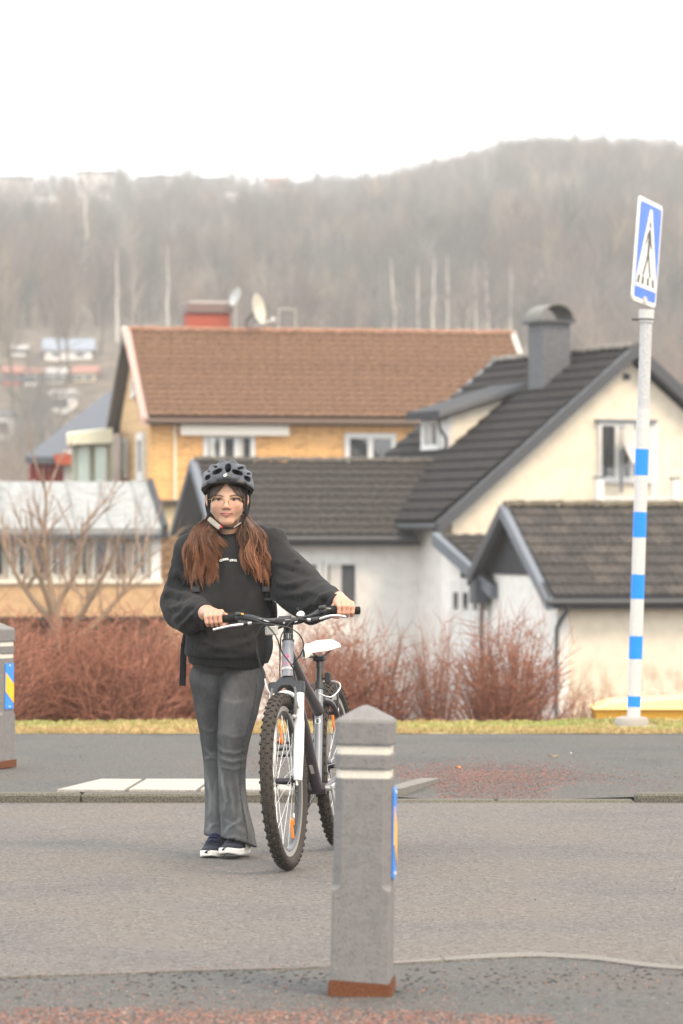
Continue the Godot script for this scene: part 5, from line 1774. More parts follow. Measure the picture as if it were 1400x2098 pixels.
	m.prism([uv.call(0.42, 0.985), uv.call(0.58, 0.985), uv.call(0.57, 0.94), uv.call(0.5, 0.925), uv.call(0.43, 0.94)], 0.008, Transform3D(Basis.IDENTITY, Vector3(0, 0, 0.002)))
	part("lower_tab", m, white, s)
	# fallen leaves and crumbs
	for q in [[1133, 1553, 0.034, "yellow brown leaf lying right on the far pavement", 0.4], [938, 1577, 0.036, "orange leaf lying on reddish grit beside the edging stone", 1.2], [1172, 1546, 0.018, "small pinkish leaf scrap beyond the yellow brown leaf", 2.0], [152, 1532, 0.014, "pale crumb of leaf on the far pavement behind the slabs", 0.1]]:
		var dd = EYE * FOCAL / (q[1] - 1105.0)
		var p := at(q[0], q[1], dd)
		m = Mb.new()
		m.grid(6, 4, func(u: float, v: float) -> Vector3:
			var w := sin(u * PI) * 0.45
			return Vector3((u - 0.5) * 2.2, 0.12 + 0.25 * (u - 0.5) * (u - 0.5) * 4.0 + 0.3 * (v - 0.5) * (v - 0.5), (v - 0.5) * w * 2.0) * q[2])
		var lf := part("fallen_leaf", m, grained([lin(0.42, 0.25, 0.06), lin(0.5, 0.2, 0.05), lin(0.4, 0.25, 0.2), lin(0.6, 0.56, 0.48)][int(q[4] * 1.6) % 4], 8.0, 0.7, 1.2, 0.8, 0.05, 28))
		tag(lf, q[3], "leaf", "fallen leaves")
		lf.position = Vector3(p.x, far_y(p.x, dd) + 0.003, -dd)
		lf.rotation.y = q[4]

# ------------------------------------------------------------------ the bicycle
var bike_xf: Transform3D
var grip_r: Array
var grip_l: Array

func bp(x: float, y: float, z: float) -> Vector3:           # a pixel at a place along the bicycle, in its own axes
	var p := at(x, y, 14.46 - z * 0.98)
	return bike_xf.affine_inverse() * p

func smooth(pts: Array, per := 8) -> Array:
	var c := Curve3D.new()
	var n := pts.size()
	for k in n:
		var tng: Vector3 = (pts[mini(k + 1, n - 1)] - pts[maxi(k - 1, 0)]) / 6.0
		c.add_point(pts[k], -tng, tng)
	var out := []
	for k in n - 1:
		for q in per: out.append(c.sample(k, float(q) / per))
	out.append(pts[n - 1])
	return out

func make_wheel(t: Node3D, called: String, axle: Vector3, spin: float, front: bool) -> void:
	var w := Node3D.new(); w.name = called; t.add_child(w)
	w.position = axle
	w.rotation.x = spin
	var turn := Transform3D(Basis(Vector3.FORWARD, PI / 2), Vector3.ZERO)
	var m := Mb.new()
	var prof := []
	for k in 17:
		var a := lerpf(deg_to_rad(-152), deg_to_rad(152), k / 16.0)
		prof.append(Vector2(0.3165 + cos(a) * 0.0245, sin(a) * 0.0255))
	m.lathe(prof, 72, turn, 0.2)
	var tread := grained(lin(0.042, 0.037, 0.032), 6.0, 0.6, 1.6, 0.9, 0.05, 101)
	tread.uv1_world_triplanar = false
	# knobs: two staggered centre rows and a row on each shoulder
	for k in 54:
		for row in 4:
			var a := TAU * (k + (0.5 if row % 2 else 0.0)) / 54.0
			var lat: float = [-58.0, -17.0, 17.0, 58.0][row]
			var la := deg_to_rad(lat)
			var rad := Vector3(0, cos(a), sin(a)); var tng := Vector3(0, -sin(a), cos(a))
			var nn := rad * cos(la) + Vector3.RIGHT * sin(la)
			var o := rad * 0.3165 + nn * 0.0255
			var bs := Basis(nn.cross(tng).normalized() * -1.0, nn, tng)
			bs.x = bs.y.cross(bs.z)
			m.box(o, Vector3(0.0105, 0.0095, 0.0125 if row in [1, 2] else 0.010), bs)
	part("tyre", m, tread, w)
	m = Mb.new()
	m.lathe([Vector2(0.2935, -0.0125), Vector2(0.2955, -0.0135), Vector2(0.2955, -0.011)], 64, turn)
	m.lathe([Vector2(0.274, -0.0115), Vector2(0.2935, -0.0125)], 64, turn)
	m.lathe([Vector2(0.2935, 0.0125), Vector2(0.274, 0.0115)], 64, turn)
	part("brake_track", m, plain(lin(0.42, 0.41, 0.39), 0.35, 0.6), w)
	m = Mb.new()
	m.lathe([Vector2(0.274, 0.0117), Vector2(0.266, 0.0105), Vector2(0.259, 0.005), Vector2(0.259, -0.005), Vector2(0.266, -0.0105), Vector2(0.274, -0.0117)], 64, turn)
	part("rim", m, plain(lin(0.05, 0.052, 0.055), 0.35, 0.4), w)
	m = Mb.new()
	m.lathe([Vector2(0.0, -0.052), Vector2(0.008, -0.052), Vector2(0.008, -0.036), Vector2(0.021, -0.034), Vector2(0.021, -0.030), Vector2(0.013, -0.026), Vector2(0.013, 0.026), Vector2(0.021, 0.030), Vector2(0.021, 0.034), Vector2(0.008, 0.036), Vector2(0.008, 0.052), Vector2(0.0, 0.052)], 20, turn)
	part("hub", m, mats.black_metal, w)
	var steel := plain(lin(0.6, 0.6, 0.6), 0.3, 0.85)
	for k in 32:
		var side := 1.0 if k % 2 else -1.0
		var lead := 1.0 if (k / 2) % 2 else -1.0
		var a1 := TAU * (k + 0.25) / 32.0
		var a0 := a1 + lead * 1.15
		m = Mb.new()
		m.tube([Vector3(side * 0.032, cos(a0) * 0.0185, sin(a0) * 0.0185), Vector3(side * 0.003, cos(a1) * 0.262, sin(a1) * 0.262)], [0.00115], 5, false)
		part("spoke", m, steel, w)
	for k in 2:
		var a := 0.28 + k * PI - spin
		m = Mb.new()
		var rd := Vector3(0, cos(a), sin(a)); var tg := Vector3(0, -sin(a), cos(a))
		m.box(rd * 0.195 + Vector3(0.010, 0, 0), Vector3(0.008, 0.082, 0.022), Basis(Vector3.RIGHT, rd, tg), 0.004)
		m.box(rd * 0.175 + Vector3(0.014, 0, 0) + tg * 0.016, Vector3(0.008, 0.024, 0.015), Basis(Vector3.RIGHT, rd, tg), 0.003)
		part("reflector", m, plain(lin(0.85, 0.21, 0.01), 0.25), w)
	if front:
		m = Mb.new()
		m.lathe([Vector2(0.0, 0.0), Vector2(0.011, 0.0), Vector2(0.011, 0.003), Vector2(0.0, 0.004)], 14, Transform3D(Basis(Vector3.FORWARD, PI / 2), Vector3(0.012, 0, 0) + Vector3(0, cos(-2.6 - spin), sin(-2.6 - spin)) * 0.165))
		part("white_disc", m, mats.white_trim, w)
	m = Mb.new()
	var av := 2.2
	m.tube([Vector3(0, cos(av), sin(av)) * 0.262, Vector3(0, cos(av), sin(av)) * 0.225], [0.003, 0.0022], 8)
	part("valve", m, mats.black_metal, w)

func make_bicycle() -> void:
	var c := at(592.5, 1783, 14.46)
	bike_xf = Transform3D(Basis(Vector3.UP, deg_to_rad(-11.0)) * Basis(Vector3.BACK, deg_to_rad(3.3)), Vector3(c.x, ROAD_Y + 0.0015, -14.46))
	var t := thing("bicycle", "dark mountain bicycle with white fork and saddle, pushed by the walker", "bicycle")
	t.transform = bike_xf
	var R := 0.346
	make_wheel(t, "front_wheel", Vector3(0, R, 0), 0.12, true)
	make_wheel(t, "rear_wheel", Vector3(0, R, -1.05), 0.5, false)
	var dark := plain(lin(0.028, 0.021, 0.027), 0.35); dark.clearcoat_enabled = true; dark.clearcoat = 0.6
	var silver := plain(lin(0.19, 0.20, 0.22), 0.38, 0.55)
	var white := plain(lin(0.58, 0.58, 0.57), 0.35)
	var black := plain(lin(0.02, 0.02, 0.021), 0.5)
	var gloss := plain(lin(0.022, 0.024, 0.027), 0.25, 0.2)
	var alloy := plain(lin(0.55, 0.55, 0.54), 0.3, 0.75)
	var rubber := plain(lin(0.018, 0.018, 0.018), 0.85)
	var f := Node3D.new(); f.name = "frame"; t.add_child(f)
	var ht0 := Vector3(0, 0.745, -0.178); var ht1 := Vector3(0, 0.885, -0.227)
	var m := Mb.new()
	m.tube([ht0, ht1], [0.0225], 20)
	for s in [0.0, 0.16, 0.86]:
		m.tube([ht0.lerp(ht1, s), ht0.lerp(ht1, s + 0.03)], [0.0238], 20)
	part("head_tube", m, silver, f)
	var bb := Vector3(0, 0.275, -0.64)
	var st := Vector3(0, 0.69, -0.795)
	m = Mb.new()
	m.tube([bb, st], [0.0175], 18)
	part("seat_tube", m, silver, f)
	m = Mb.new()
	m.tube(smooth([ht1.lerp(ht0, 0.3) + Vector3(0, 0, -0.015), Vector3(0, 0.74, -0.42), Vector3(0, 0.615, -0.69), Vector3(0, 0.585, -0.745)], 5), [0.021, 0.021, 0.020, 0.02, 0.02, 0.02, 0.02, 0.021, 0.021, 0.022, 0.023, 0.023, 0.024, 0.024, 0.024, 0.024], 16)
	part("top_tube", m, dark, f)
	m = Mb.new()
	m.tube(smooth([ht0.lerp(ht1, 0.15) + Vector3(0, 0, -0.01), Vector3(0, 0.56, -0.40), bb + Vector3(0, 0.0, 0.005)], 6), [0.025, 0.026, 0.026, 0.026, 0.026, 0.026, 0.026, 0.026, 0.026, 0.025, 0.024, 0.024, 0.023], 16)
	part("down_tube", m, dark, f)
	m = Mb.new()
	m.tube([bb + Vector3(-0.036, 0, 0), bb + Vector3(0.036, 0, 0)], [0.023], 18)
	part("bottom_bracket", m, dark, f)
	for s in [-1.0, 1.0]:
		m = Mb.new()
		m.tube(smooth([st + Vector3(s * 0.012, -0.06, -0.01), Vector3(s * 0.045, 0.585, -0.88), Vector3(s * 0.058, R + 0.02, -1.045)], 5), [0.011], 12)
		part("seat_stay", m, dark, f)
		m = Mb.new()
		m.tube(smooth([bb + Vector3(s * 0.02, 0, -0.01), Vector3(s * 0.042, 0.3, -0.80), Vector3(s * 0.058, R - 0.004, -1.045)], 5), [0.011], 12)
		part("chain_stay", m, dark, f)
	m = Mb.new()
	m.tube([Vector3(-0.05, 0.57, -0.90), Vector3(0.05, 0.57, -0.90)], [0.009], 10)
	part("stay_bridge", m, dark, f)
	# marks: pink emblem and white lettering on the head tube, badge on the seat tube, stickers on the down tube
	var hb := Transform3D(Basis(Vector3.RIGHT, deg_to_rad(-19.3)), Vector3.ZERO)
	var em := Node3D.new(); em.name = "head_emblem"; f.add_child(em)
	var onround := func(m2: Mb, pts: Array, cyl_r: float, base: Vector3, bas: Basis) -> void:
		var pv := PackedVector2Array()
		for p in pts: pv.append(p)
		var tr := Geometry2D.triangulate_polygon(pv)
		for k in range(0, tr.size(), 3):
			var q := []
			for e in 3:
				var p: Vector2 = pv[tr[k + e]]
				q.append(base + bas * Vector3(sin(p.x / cyl_r) * cyl_r, p.y, cos(p.x / cyl_r) * cyl_r))
			if (q[1] - q[0]).cross(q[2] - q[0]).dot(bas.z) < 0: q.reverse()
			m2.tri(q[0], q[1], q[2])
	var pink := plain(lin(0.62, 0.03, 0.17), 0.4)
	m = Mb.new()
	for pl in [[[-0.010, 0.058], [-0.004, 0.068], [0.006, 0.068], [0.012, 0.058], [0.004, 0.05], [-0.003, 0.05]], [[-0.019, 0.025], [-0.016, 0.043], [0.0, 0.048], [0.017, 0.043], [0.019, 0.036], [0.0, 0.036], [-0.003, 0.025]], [[0.002, 0.033], [0.018, 0.034], [0.016, 0.025], [0.003, 0.025]]]:
		var pp := []
		for q in pl: pp.append(Vector2(q[0], q[1]))
		onround.call(m, pp, 0.0232, ht0.lerp(ht1, 0.14), hb.basis)
	part("pink_mark", m, pink, em)
	var tm := TextMesh.new()
	tm.font = sans(true); tm.text = "MUSTANG"; tm.font_size = 16; tm.pixel_size = 0.00072; tm.depth = 0.0008
	var tx := part("lettering", bend(tm, 0.0236, 1.0), plain(lin(0.75, 0.75, 0.75), 0.4), em)
	tx.transform = Transform3D(hb.basis, ht0.lerp(ht1, 0.14) + hb.basis * Vector3(0, 0.012, 0.0))
	m = Mb.new()
	var cr := []
	for q in 18: cr.append(Vector2(cos(TAU * q / 18) * 0.0125, sin(TAU * q / 18) * 0.0125))
	var sb := Basis(Vector3.RIGHT, deg_to_rad(-20.5))
	var s0 := bb.lerp(st, 0.64)
	onround.call(m, cr, 0.0181, s0, sb)
	part("round_badge", m, plain(lin(0.7, 0.7, 0.7), 0.4), f)
	m = Mb.new()
	for pl in [[[-0.006, 0.006], [0.006, 0.006], [0.006, 0.0035], [-0.006, 0.0035]], [[-0.006, 0.0012], [0.006, 0.0012], [0.006, -0.0012], [-0.006, -0.0012]], [[-0.006, -0.0035], [0.006, -0.0035], [0.006, -0.006], [-0.006, -0.006]], [[-0.001, 0.008], [0.001, 0.008], [0.001, -0.008], [-0.001, -0.008]]]:
		var pp := []
		for q in pl: pp.append(Vector2(q[0], q[1]))
		onround.call(m, pp, 0.0187, s0, sb)
	part("badge_mark", m, black, f)
	m = Mb.new()
	var dv := (bb - ht0).normalized()
	var dz := Vector3(1, 0, 0)
	var dn := Vector3(0, dv.z, -dv.y); if dn.z < 0: dn = -dn
	m.box(ht0.lerp(bb, 0.78) + dn * 0.0265 + Vector3(0.006, 0, 0), Vector3(0.014, 0.05, 0.001), Basis(Vector3.RIGHT, -dv, dn))
	part("pale_sticker", m, plain(lin(0.4, 0.38, 0.35), 0.5), f)
	m = Mb.new()
	m.box(bb + Vector3(0.012, 0.03, 0.045), Vector3(0.018, 0.02, 0.001), Basis(Vector3.RIGHT, -dv, dn))
	m.box(bb + Vector3(0.012, 0.03, 0.0456), Vector3(0.012, 0.014, 0.001), Basis(Vector3.RIGHT, -dv, dn))
	part("square_mark", m, plain(lin(0.2, 0.2, 0.2), 0.5), f)
	# fork
	var fk := Node3D.new(); fk.name = "fork"; t.add_child(fk)
	m = Mb.new()
	var ax := (ht1 - ht0).normalized()
	var fd := Vector3(0, -ax.z, ax.y).normalized()
	var ub := Basis(Vector3.RIGHT, ax, fd)
	var co := ht0 - ax * 0.035 + fd * 0.012
	m.prism([Vector2(-0.07, -0.034), Vector2(-0.038, -0.034), Vector2(-0.032, -0.018), Vector2(-0.018, -0.006), Vector2(0.018, -0.006), Vector2(0.032, -0.018), Vector2(0.038, -0.034), Vector2(0.07, -0.034), Vector2(0.072, 0.0), Vector2(0.066, 0.008), Vector2(0.042, 0.008), Vector2(0.024, 0.026), Vector2(-0.024, 0.026), Vector2(-0.042, 0.008), Vector2(-0.066, 0.008), Vector2(-0.072, 0.0)], 0.036, Transform3D(ub, co - fd * 0.018))
	for s in [-1.0, 1.0]:
		m.tube([co + Vector3(s * 0.054, 0, 0) - ax * 0.036, co + Vector3(s * 0.054, 0, 0) + ax * 0.009], [0.0195], 18)
	part("crown", m, gloss, fk)
	for s in [-1.0, 1.0]:
		var top := co + Vector3(s * 0.054, 0, 0) - ax * 0.037
		var dr := Vector3(s * 0.056, R, 0.004)
		m = Mb.new()
		m.tube([top, top.lerp(dr, 0.28), top.lerp(dr, 0.34), top.lerp(dr, 0.66), top.lerp(dr, 0.72), top.lerp(dr, 0.93), dr], [0.0165, 0.0175, 0.0205, 0.0205, 0.0200, 0.0185, 0.0165], 18)
		m.box(dr + Vector3(s * -0.004, 0.0, 0), Vector3(0.008, 0.04, 0.024), Basis.IDENTITY, 0.003)
		part("fork_leg", m, white, fk)
		m = Mb.new()
		m.tube([top.lerp(dr, 0.26) + Vector3(-s * 0.008, 0, 0.012), top.lerp(dr, 0.26) + Vector3(-s * 0.012, 0, 0.03)], [0.009], 12)
		part("brake_boss", m, white, fk)
	m = Mb.new()                                        # white arch between the legs
	var arc := []
	for q in 13:
		var a := PI * q / 12.0
		arc.append(co - ax * 0.10 + fd * 0.016 + Vector3(-cos(a) * 0.055, sin(a) * 0.062, 0))
	m.tube(arc, [0.012], 10, true, 0.7)
	part("arch", m, white, fk)
	var bk := Node3D.new(); bk.name = "front_brake"; t.add_child(bk)
	for s in [-1.0, 1.0]:
		var top2 := co + Vector3(s * 0.054, 0, 0) - ax * 0.037
		var b0 := top2.lerp(Vector3(s * 0.056, R, 0.004), 0.26) + Vector3(-s * 0.014, 0, 0.034)
		m = Mb.new()
		m.tube(smooth([b0, b0 + Vector3(s * 0.006, 0.045, 0.0), b0 + Vector3(s * 0.008, 0.085, -0.012), b0 + Vector3(s * 0.004, 0.115, -0.016)], 4), [0.008, 0.008, 0.0075, 0.007, 0.007, 0.006, 0.006, 0.0055, 0.005, 0.005, 0.005, 0.005, 0.0045], 10)
		part("brake_arm", m, plain(lin(0.13, 0.13, 0.135), 0.4, 0.4), bk)
		m = Mb.new()
		m.lathe([Vector2(0.0, 0.0), Vector2(0.0085, 0.0), Vector2(0.0085, 0.006), Vector2(0.0, 0.009)], 14, Transform3D(Basis(Vector3.RIGHT, PI / 2), b0 + Vector3(0, 0, 0.004)))
		part("bolt", m, alloy, bk)
		m = Mb.new()
		m.box(b0 + Vector3(-s * 0.014, 0.018, -0.012), Vector3(0.012, 0.012, 0.055), Basis.IDENTITY, 0.004)
		part("brake_pad", m, rubber, bk)
	var l1 := co + Vector3(-0.05, 0.0, 0.03) - ax * 0.058; var l2 := co + Vector3(0.05, 0.0, 0.03) - ax * 0.055
	m = Mb.new()
	m.tube([l1, l1.lerp(l2, 0.6)], [0.0045], 8)
	m.box(l1.lerp(l2, 0.12), Vector3(0.03, 0.012, 0.012), Basis.IDENTITY, 0.003)
	part("noodle_holder", m, plain(lin(0.7, 0.7, 0.68), 0.35, 0.3), bk)
	m = Mb.new()
	m.tube([l1.lerp(l2, 0.6), l2], [0.006], 8)
	part("brake_boot", m, rubber, bk)
	m = Mb.new()
	m.tube(smooth([l1 + Vector3(0.004, 0, 0), bp(549, 1413, -0.12), bp(545, 1402, -0.12), bp(543, 1390, -0.12)], 5), [0.003], 8)
	part("noodle", m, plain(lin(0.7, 0.7, 0.68), 0.3, 0.5), bk)
	# steering: spacers, stem, bar
	var hs := Node3D.new(); hs.name = "steering"; t.add_child(hs)
	m = Mb.new()
	m.tube([ht1, ht1 + ax * 0.006], [0.025], 20)
	part("headset", m, black, hs)
	m = Mb.new()
	m.tube([ht1 + ax * 0.006, ht1 + ax * 0.030], [0.0175, 0.0185], 18)
	part("spacer", m, plain(lin(0.3, 0.3, 0.3), 0.3, 0.8), hs)
	m = Mb.new()
	for q in 7:
		var a := PI * q / 6.0 - PI / 2
		m.box(ht1 + ax * 0.018 + ub * Vector3(sin(a) * 0.0185, 0, cos(a) * 0.0185), Vector3(0.004, 0.02, 0.003), ub * Basis(Vector3.UP, a))
	part("spacer_ribs", m, black, hs)
	m = Mb.new()
	m.tube([ht1 + ax * 0.030, ht1 + ax * 0.075], [0.0195], 18)
	m.tube([ht1 + ax * 0.062, ht1 + ax * 0.072 + Vector3(0, 0.014, 0.055)], [0.019, 0.02], 14)
	part("stem", m, black, hs)
	var bc := ht1 + ax * 0.072 + Vector3(0, 0.014, 0.06)
	m = Mb.new()
	m.tube([bc + Vector3(-0.024, 0, 0), bc + Vector3(0.024, 0, 0)], [0.0215], 18)
	part("stem_clamp", m, black, hs)
	m = Mb.new()
	m.lathe([Vector2(0.0, 0), Vector2(0.0045, 0), Vector2(0.004, 0.003), Vector2(0, 0.003)], 10, Transform3D(Basis(Vector3.RIGHT, PI / 2), bc + Vector3(0, -0.006, 0.02)))
	part("clamp_bolt", m, alloy, hs)
	var br := [bc, bc + Vector3(0.05, -0.001, 0), bp(637, 1263, -0.17), bp(662, 1250, -0.175), bp(690, 1250, -0.19), bp(737, 1250.5, -0.215)]
	var bl := [bc, bc - Vector3(0.05, -0.001, 0), bp(536, 1271, -0.17), bp(510, 1264, -0.175), bp(480, 1266, -0.19), bp(424, 1271, -0.215)]
	for b in [br, bl]:
		m = Mb.new()
		m.tube(smooth(b, 6), [0.0160, 0.0160, 0.0158, 0.0156, 0.0154, 0.0152, 0.0148, 0.0144, 0.0138, 0.0130, 0.0120, 0.0113], 14)
		part("handlebar", m, gloss, hs)
		m = Mb.new()
		m.tube([b[4].lerp(b[5], -0.1), b[5]], [0.0155, 0.0155], 16)
		m.tube([b[4].lerp(b[5], -0.25), b[4].lerp(b[5], -0.08)], [0.0175, 0.0185], 16)
		for q in 9: m.tube([b[4].lerp(b[5], 0.0 + q * 0.1), b[4].lerp(b[5], 0.03 + q * 0.1)], [0.0162], 14)
		part("grip", m, rubber, hs)
	grip_r = [bike_xf * (br[4] as Vector3), bike_xf * (br[5] as Vector3)]
	grip_l = [bike_xf * (bl[4] as Vector3), bike_xf * (bl[5] as Vector3)]
	m = Mb.new()                                       # white lettering on the bar
	m.box(bp(607, 1273.5, -0.145), Vector3(0.012, 0.003, 0.001), Basis(Vector3.BACK, 0.3))
	m.box(bp(548, 1272.5, -0.145), Vector3(0.03, 0.0035, 0.001), Basis(Vector3.BACK, -0.3))
	m.box(bp(592, 1269.0, -0.1515), Vector3(0.03, 0.0018, 0.001))
	part("bar_print", m, plain(lin(0.6, 0.62, 0.65), 0.5), hs)
	# levers, shifters, bell
	var lv := func(px: Array, body: Array, barrel: Array) -> void:
		var k := Node3D.new()
		k.name = "brake_lever" if not hs.has_node("brake_lever") else "brake_lever_001"
		hs.add_child(k)
		var mm := Mb.new()
		var pts := []
		for q in px: pts.append(bp(q[0], q[1], q[2]))
		mm.tube(smooth(pts, 5), [0.006, 0.0065, 0.007, 0.0075, 0.0075, 0.007, 0.0065, 0.0065, 0.0065, 0.007, 0.007], 10, true, 0.75)
		part("blade", mm, plain(lin(0.6, 0.6, 0.6), 0.32, 0.5), k)
		mm = Mb.new()
		pts = []
		for q in body: pts.append(bp(q[0], q[1], q[2]))
		mm.tube(pts, [0.010, 0.0105, 0.012], 10)
		mm.tube([pts[2], pts[2] + Vector3(0, 0.016, -0.035)], [0.009], 8)
		part("perch", mm, black, k)
		mm = Mb.new()
		mm.tube([bp(barrel[0], barrel[1], barrel[4]), bp(barrel[2], barrel[3], barrel[4])], [0.0075, 0.006], 12)
		part("barrel_adjuster", mm, alloy, k)
	lv.call([[656, 1268, -0.13], [676, 1262, -0.115], [694, 1261.5, -0.125], [708, 1264, -0.14]], [[637, 1270, -0.14], [648, 1269, -0.14], [662, 1267, -0.145]], [637, 1270, 629, 1270, -0.14])
	lv.call([[498, 1279, -0.13], [474, 1282, -0.115], [455, 1286, -0.125], [438, 1290, -0.14]], [[508, 1277, -0.14], [500, 1277, -0.14], [490, 1276, -0.145]], [507, 1277.5, 516, 1276.5, -0.14])
	for s in [[[655, 1252, 668, 1250], 1.0], [[497, 1264, 484, 1265], -1.0]]:
		m = Mb.new()
		var a := bp(s[0][0], s[0][1], -0.17); var b := bp(s[0][2], s[0][3], -0.175)
		m.tube([a, a.lerp(b, 0.5), b], [0.016, 0.019, 0.021], 14)
		m.box(a.lerp(b, 0.5) + Vector3(0, 0.012, 0.010), Vector3(0.03, 0.018, 0.03), Basis(Vector3.BACK, 0.1 * s[1]), 0.006)
		part("gear_shifter", m, black, hs)
	m = Mb.new()
	m.box(bp(497, 1258, -0.14), Vector3(0.012, 0.008, 0.006), Basis(Vector3.BACK, -0.2), 0.002)
	part("gear_window", m, plain(lin(0.55, 0.3, 0.03), 0.4), hs)
	var bell := Node3D.new(); bell.name = "bell"; hs.add_child(bell)
	m = Mb.new()
	var dome := []
	for q in 8: dome.append(Vector2(cos(q / 7.0 * PI / 2) * 0.0185, sin(q / 7.0 * PI / 2) * 0.0165))
	dome.push_front(Vector2(0.0, 0.0))
	m.lathe(dome, 22, Transform3D(Basis(Vector3.BACK, -0.1) * Basis(Vector3.RIGHT, 0.35), bp(616.5, 1260, -0.155)))
	part("dome", m, plain(lin(0.8, 0.8, 0.8), 0.15, 0.9), bell)
	m = Mb.new()
	m.tube([bp(616, 1262, -0.16), bp(617, 1269, -0.165)], [0.007], 8)
	m.tube([bp(613, 1254, -0.165), bp(610, 1248, -0.165)], [0.002, 0.003], 8)
	m.box(bp(610, 1247, -0.165), Vector3(0.012, 0.007, 0.006), Basis.IDENTITY, 0.002)
	part("striker", m, mats.black_metal, bell)
	var lamp := Mb.new()                                # clear reflector on its bracket
	lamp.box(bp(557, 1292, -0.20), Vector3(0.052, 0.036, 0.014), Basis.IDENTITY, 0.004)
	for q in 5: lamp.box(bp(549 + q * 4.2, 1292, -0.191), Vector3(0.004, 0.03, 0.004))
	part("white_reflector", lamp, plain(lin(0.42, 0.42, 0.38), 0.25), hs)
	m = Mb.new()
	m.tube([bp(568, 1288, -0.2), bp(580, 1283, -0.19)], [0.005], 8)
	part("reflector_bracket", m, black, hs)
	# cables
	for cb in [
		[[633, 1270, -0.14], [612, 1268.5, -0.10], [585, 1267.5, -0.07], [562, 1272, -0.06], [545, 1277, -0.07], [534, 1288, -0.08], [526, 1305, -0.09], [525, 1325, -0.1], [530, 1350, -0.11], [538, 1375, -0.12], [543, 1391, -0.12]],
		[[515, 1277, -0.14], [535, 1277, -0.08], [556, 1279, -0.05], [575, 1282, -0.045], [597, 1288, -0.05], [615, 1302, -0.07], [622, 1320, -0.09], [617, 1340, -0.12], [605, 1354, -0.16], [600, 1362, -0.2]],
		[[655, 1256, -0.15], [630, 1262, -0.09], [604, 1270, -0.06], [588, 1284, -0.05], [577, 1302, -0.06], [575, 1320, -0.075], [578, 1336, -0.09], [590, 1352, -0.1], [600, 1368, -0.12], [604, 1384, -0.18]],
		[[498, 1266, -0.15], [522, 1270, -0.09], [545, 1280, -0.06], [562, 1298, -0.055], [572, 1320, -0.07], [574, 1345, -0.09], [573.5, 1370, -0.12], [574, 1388, -0.16]]]:
		var pts := []
		for q in cb: pts.append(bp(q[0], q[1], q[2]))
		m = Mb.new()
		m.tube(smooth(pts, 6), [0.0026], 7)
		part("cable", m, plain(lin(0.015, 0.015, 0.016), 0.4), hs)
	# saddle and post
	var sd := Node3D.new(); sd.name = "saddle"; t.add_child(sd)
	var sa := (st - bb).normalized()
	var sp := st + sa * 0.105
	m = Mb.new()
	m.tube([st - sa * 0.02, st + sa * 0.012], [0.0215], 18)
	m.box(st + Vector3(0.014, 0, -0.025), Vector3(0.012, 0.025, 0.02), Basis.IDENTITY, 0.003)
	part("seat_clamp", m, black, t)
	m = Mb.new()
	m.tube([st + sa * 0.005, sp], [0.0145], 18)
	part("seat_post", m, plain(lin(0.035, 0.036, 0.038), 0.3, 0.4), t)
	m = Mb.new()
	m.tube([sp - sa * 0.03, sp + sa * 0.005], [0.0165], 16)
	m.box(sp + sa * 0.012, Vector3(0.05, 0.022, 0.05), Basis.IDENTITY, 0.005)
	part("post_clamp", m, black, sd)
	var sb2 := Transform3D(Basis(Vector3.UP, deg_to_rad(-9.0)), sp + Vector3(-0.012, 0.04, 0.015))
	for s in [-1.0, 1.0]:
		m = Mb.new()
		m.tube(smooth([sb2 * Vector3(s * 0.012, 0.014, 0.11), sb2 * Vector3(s * 0.022, -0.018, 0.04), sb2 * Vector3(s * 0.024, -0.018, -0.04), sb2 * Vector3(s * 0.04, 0.012, -0.11)], 4), [0.0035], 8)
		part("saddle_rail", m, mats.black_metal, sd)
	m = Mb.new()
	var wid := func(v: float) -> float: return lerpf(0.017, 0.071, smoothstep(0.35, 0.85, v)) + 0.006 * sin(clampf(v / 0.35, 0, 1) * PI)
	m.grid(20, 24, func(u: float, v: float) -> Vector3:
		var a := (u - 0.5) * 2.0
		var w: float = wid.call(v) * (1.0 if v < 0.93 else sqrt(maxf(0.0, 1.0 - pow((v - 0.93) / 0.075, 2.0))) * 0.55 + 0.45) * (1.0 if v > 0.08 else sqrt(1.0 - pow((0.08 - v) / 0.083, 2.0)))
		var z := lerpf(0.135, -0.135, v)
		var top := 0.036 + 0.010 * smoothstep(0.55, 0.85, v) - 0.020 * smoothstep(0.12, 0.0, v)
		var x := sin(a * PI * 0.5) * w
		var drop := (1.0 - cos(a * PI * 0.5)) * lerpf(0.040, 0.034, v)
		var groove := 0.004 * exp(-pow(x / 0.008, 2.0)) * smoothstep(0.3, 0.5, v)
		return sb2 * Vector3(x, top - drop - groove, z), true)
	m.grid(8, 24, func(u: float, v: float) -> Vector3:
		var w: float = wid.call(v) * (1.0 if v < 0.93 else sqrt(maxf(0.0, 1.0 - pow((v - 0.93) / 0.075, 2.0))) * 0.55 + 0.45) * (1.0 if v > 0.08 else sqrt(1.0 - pow((0.08 - v) / 0.083, 2.0)))
		var top := 0.036 + 0.010 * smoothstep(0.55, 0.85, v) - 0.020 * smoothstep(0.12, 0.0, v)
		return sb2 * Vector3((u - 0.5) * 2.0 * w * 0.98, top - lerpf(0.040, 0.034, v) + 0.004, lerpf(0.135, -0.135, v)))
	part("saddle_shell", m, plain(lin(0.52, 0.51, 0.49), 0.45), sd)
	m = Mb.new()
	m.box(st + sa * 0.03 + Vector3(0.034, 0.0, -0.01), Vector3(0.024, 0.046, 0.02), Basis.IDENTITY, 0.004)
	m.tube([st + sa * 0.03, st + sa * 0.03 + Vector3(0.03, 0, -0.01)], [0.006], 8)
	part("rear_lamp", m, black, t)
	# drive: rings, cranks, pedals
	var dr := Node3D.new(); dr.name = "crankset"; t.add_child(dr)
	m = Mb.new()
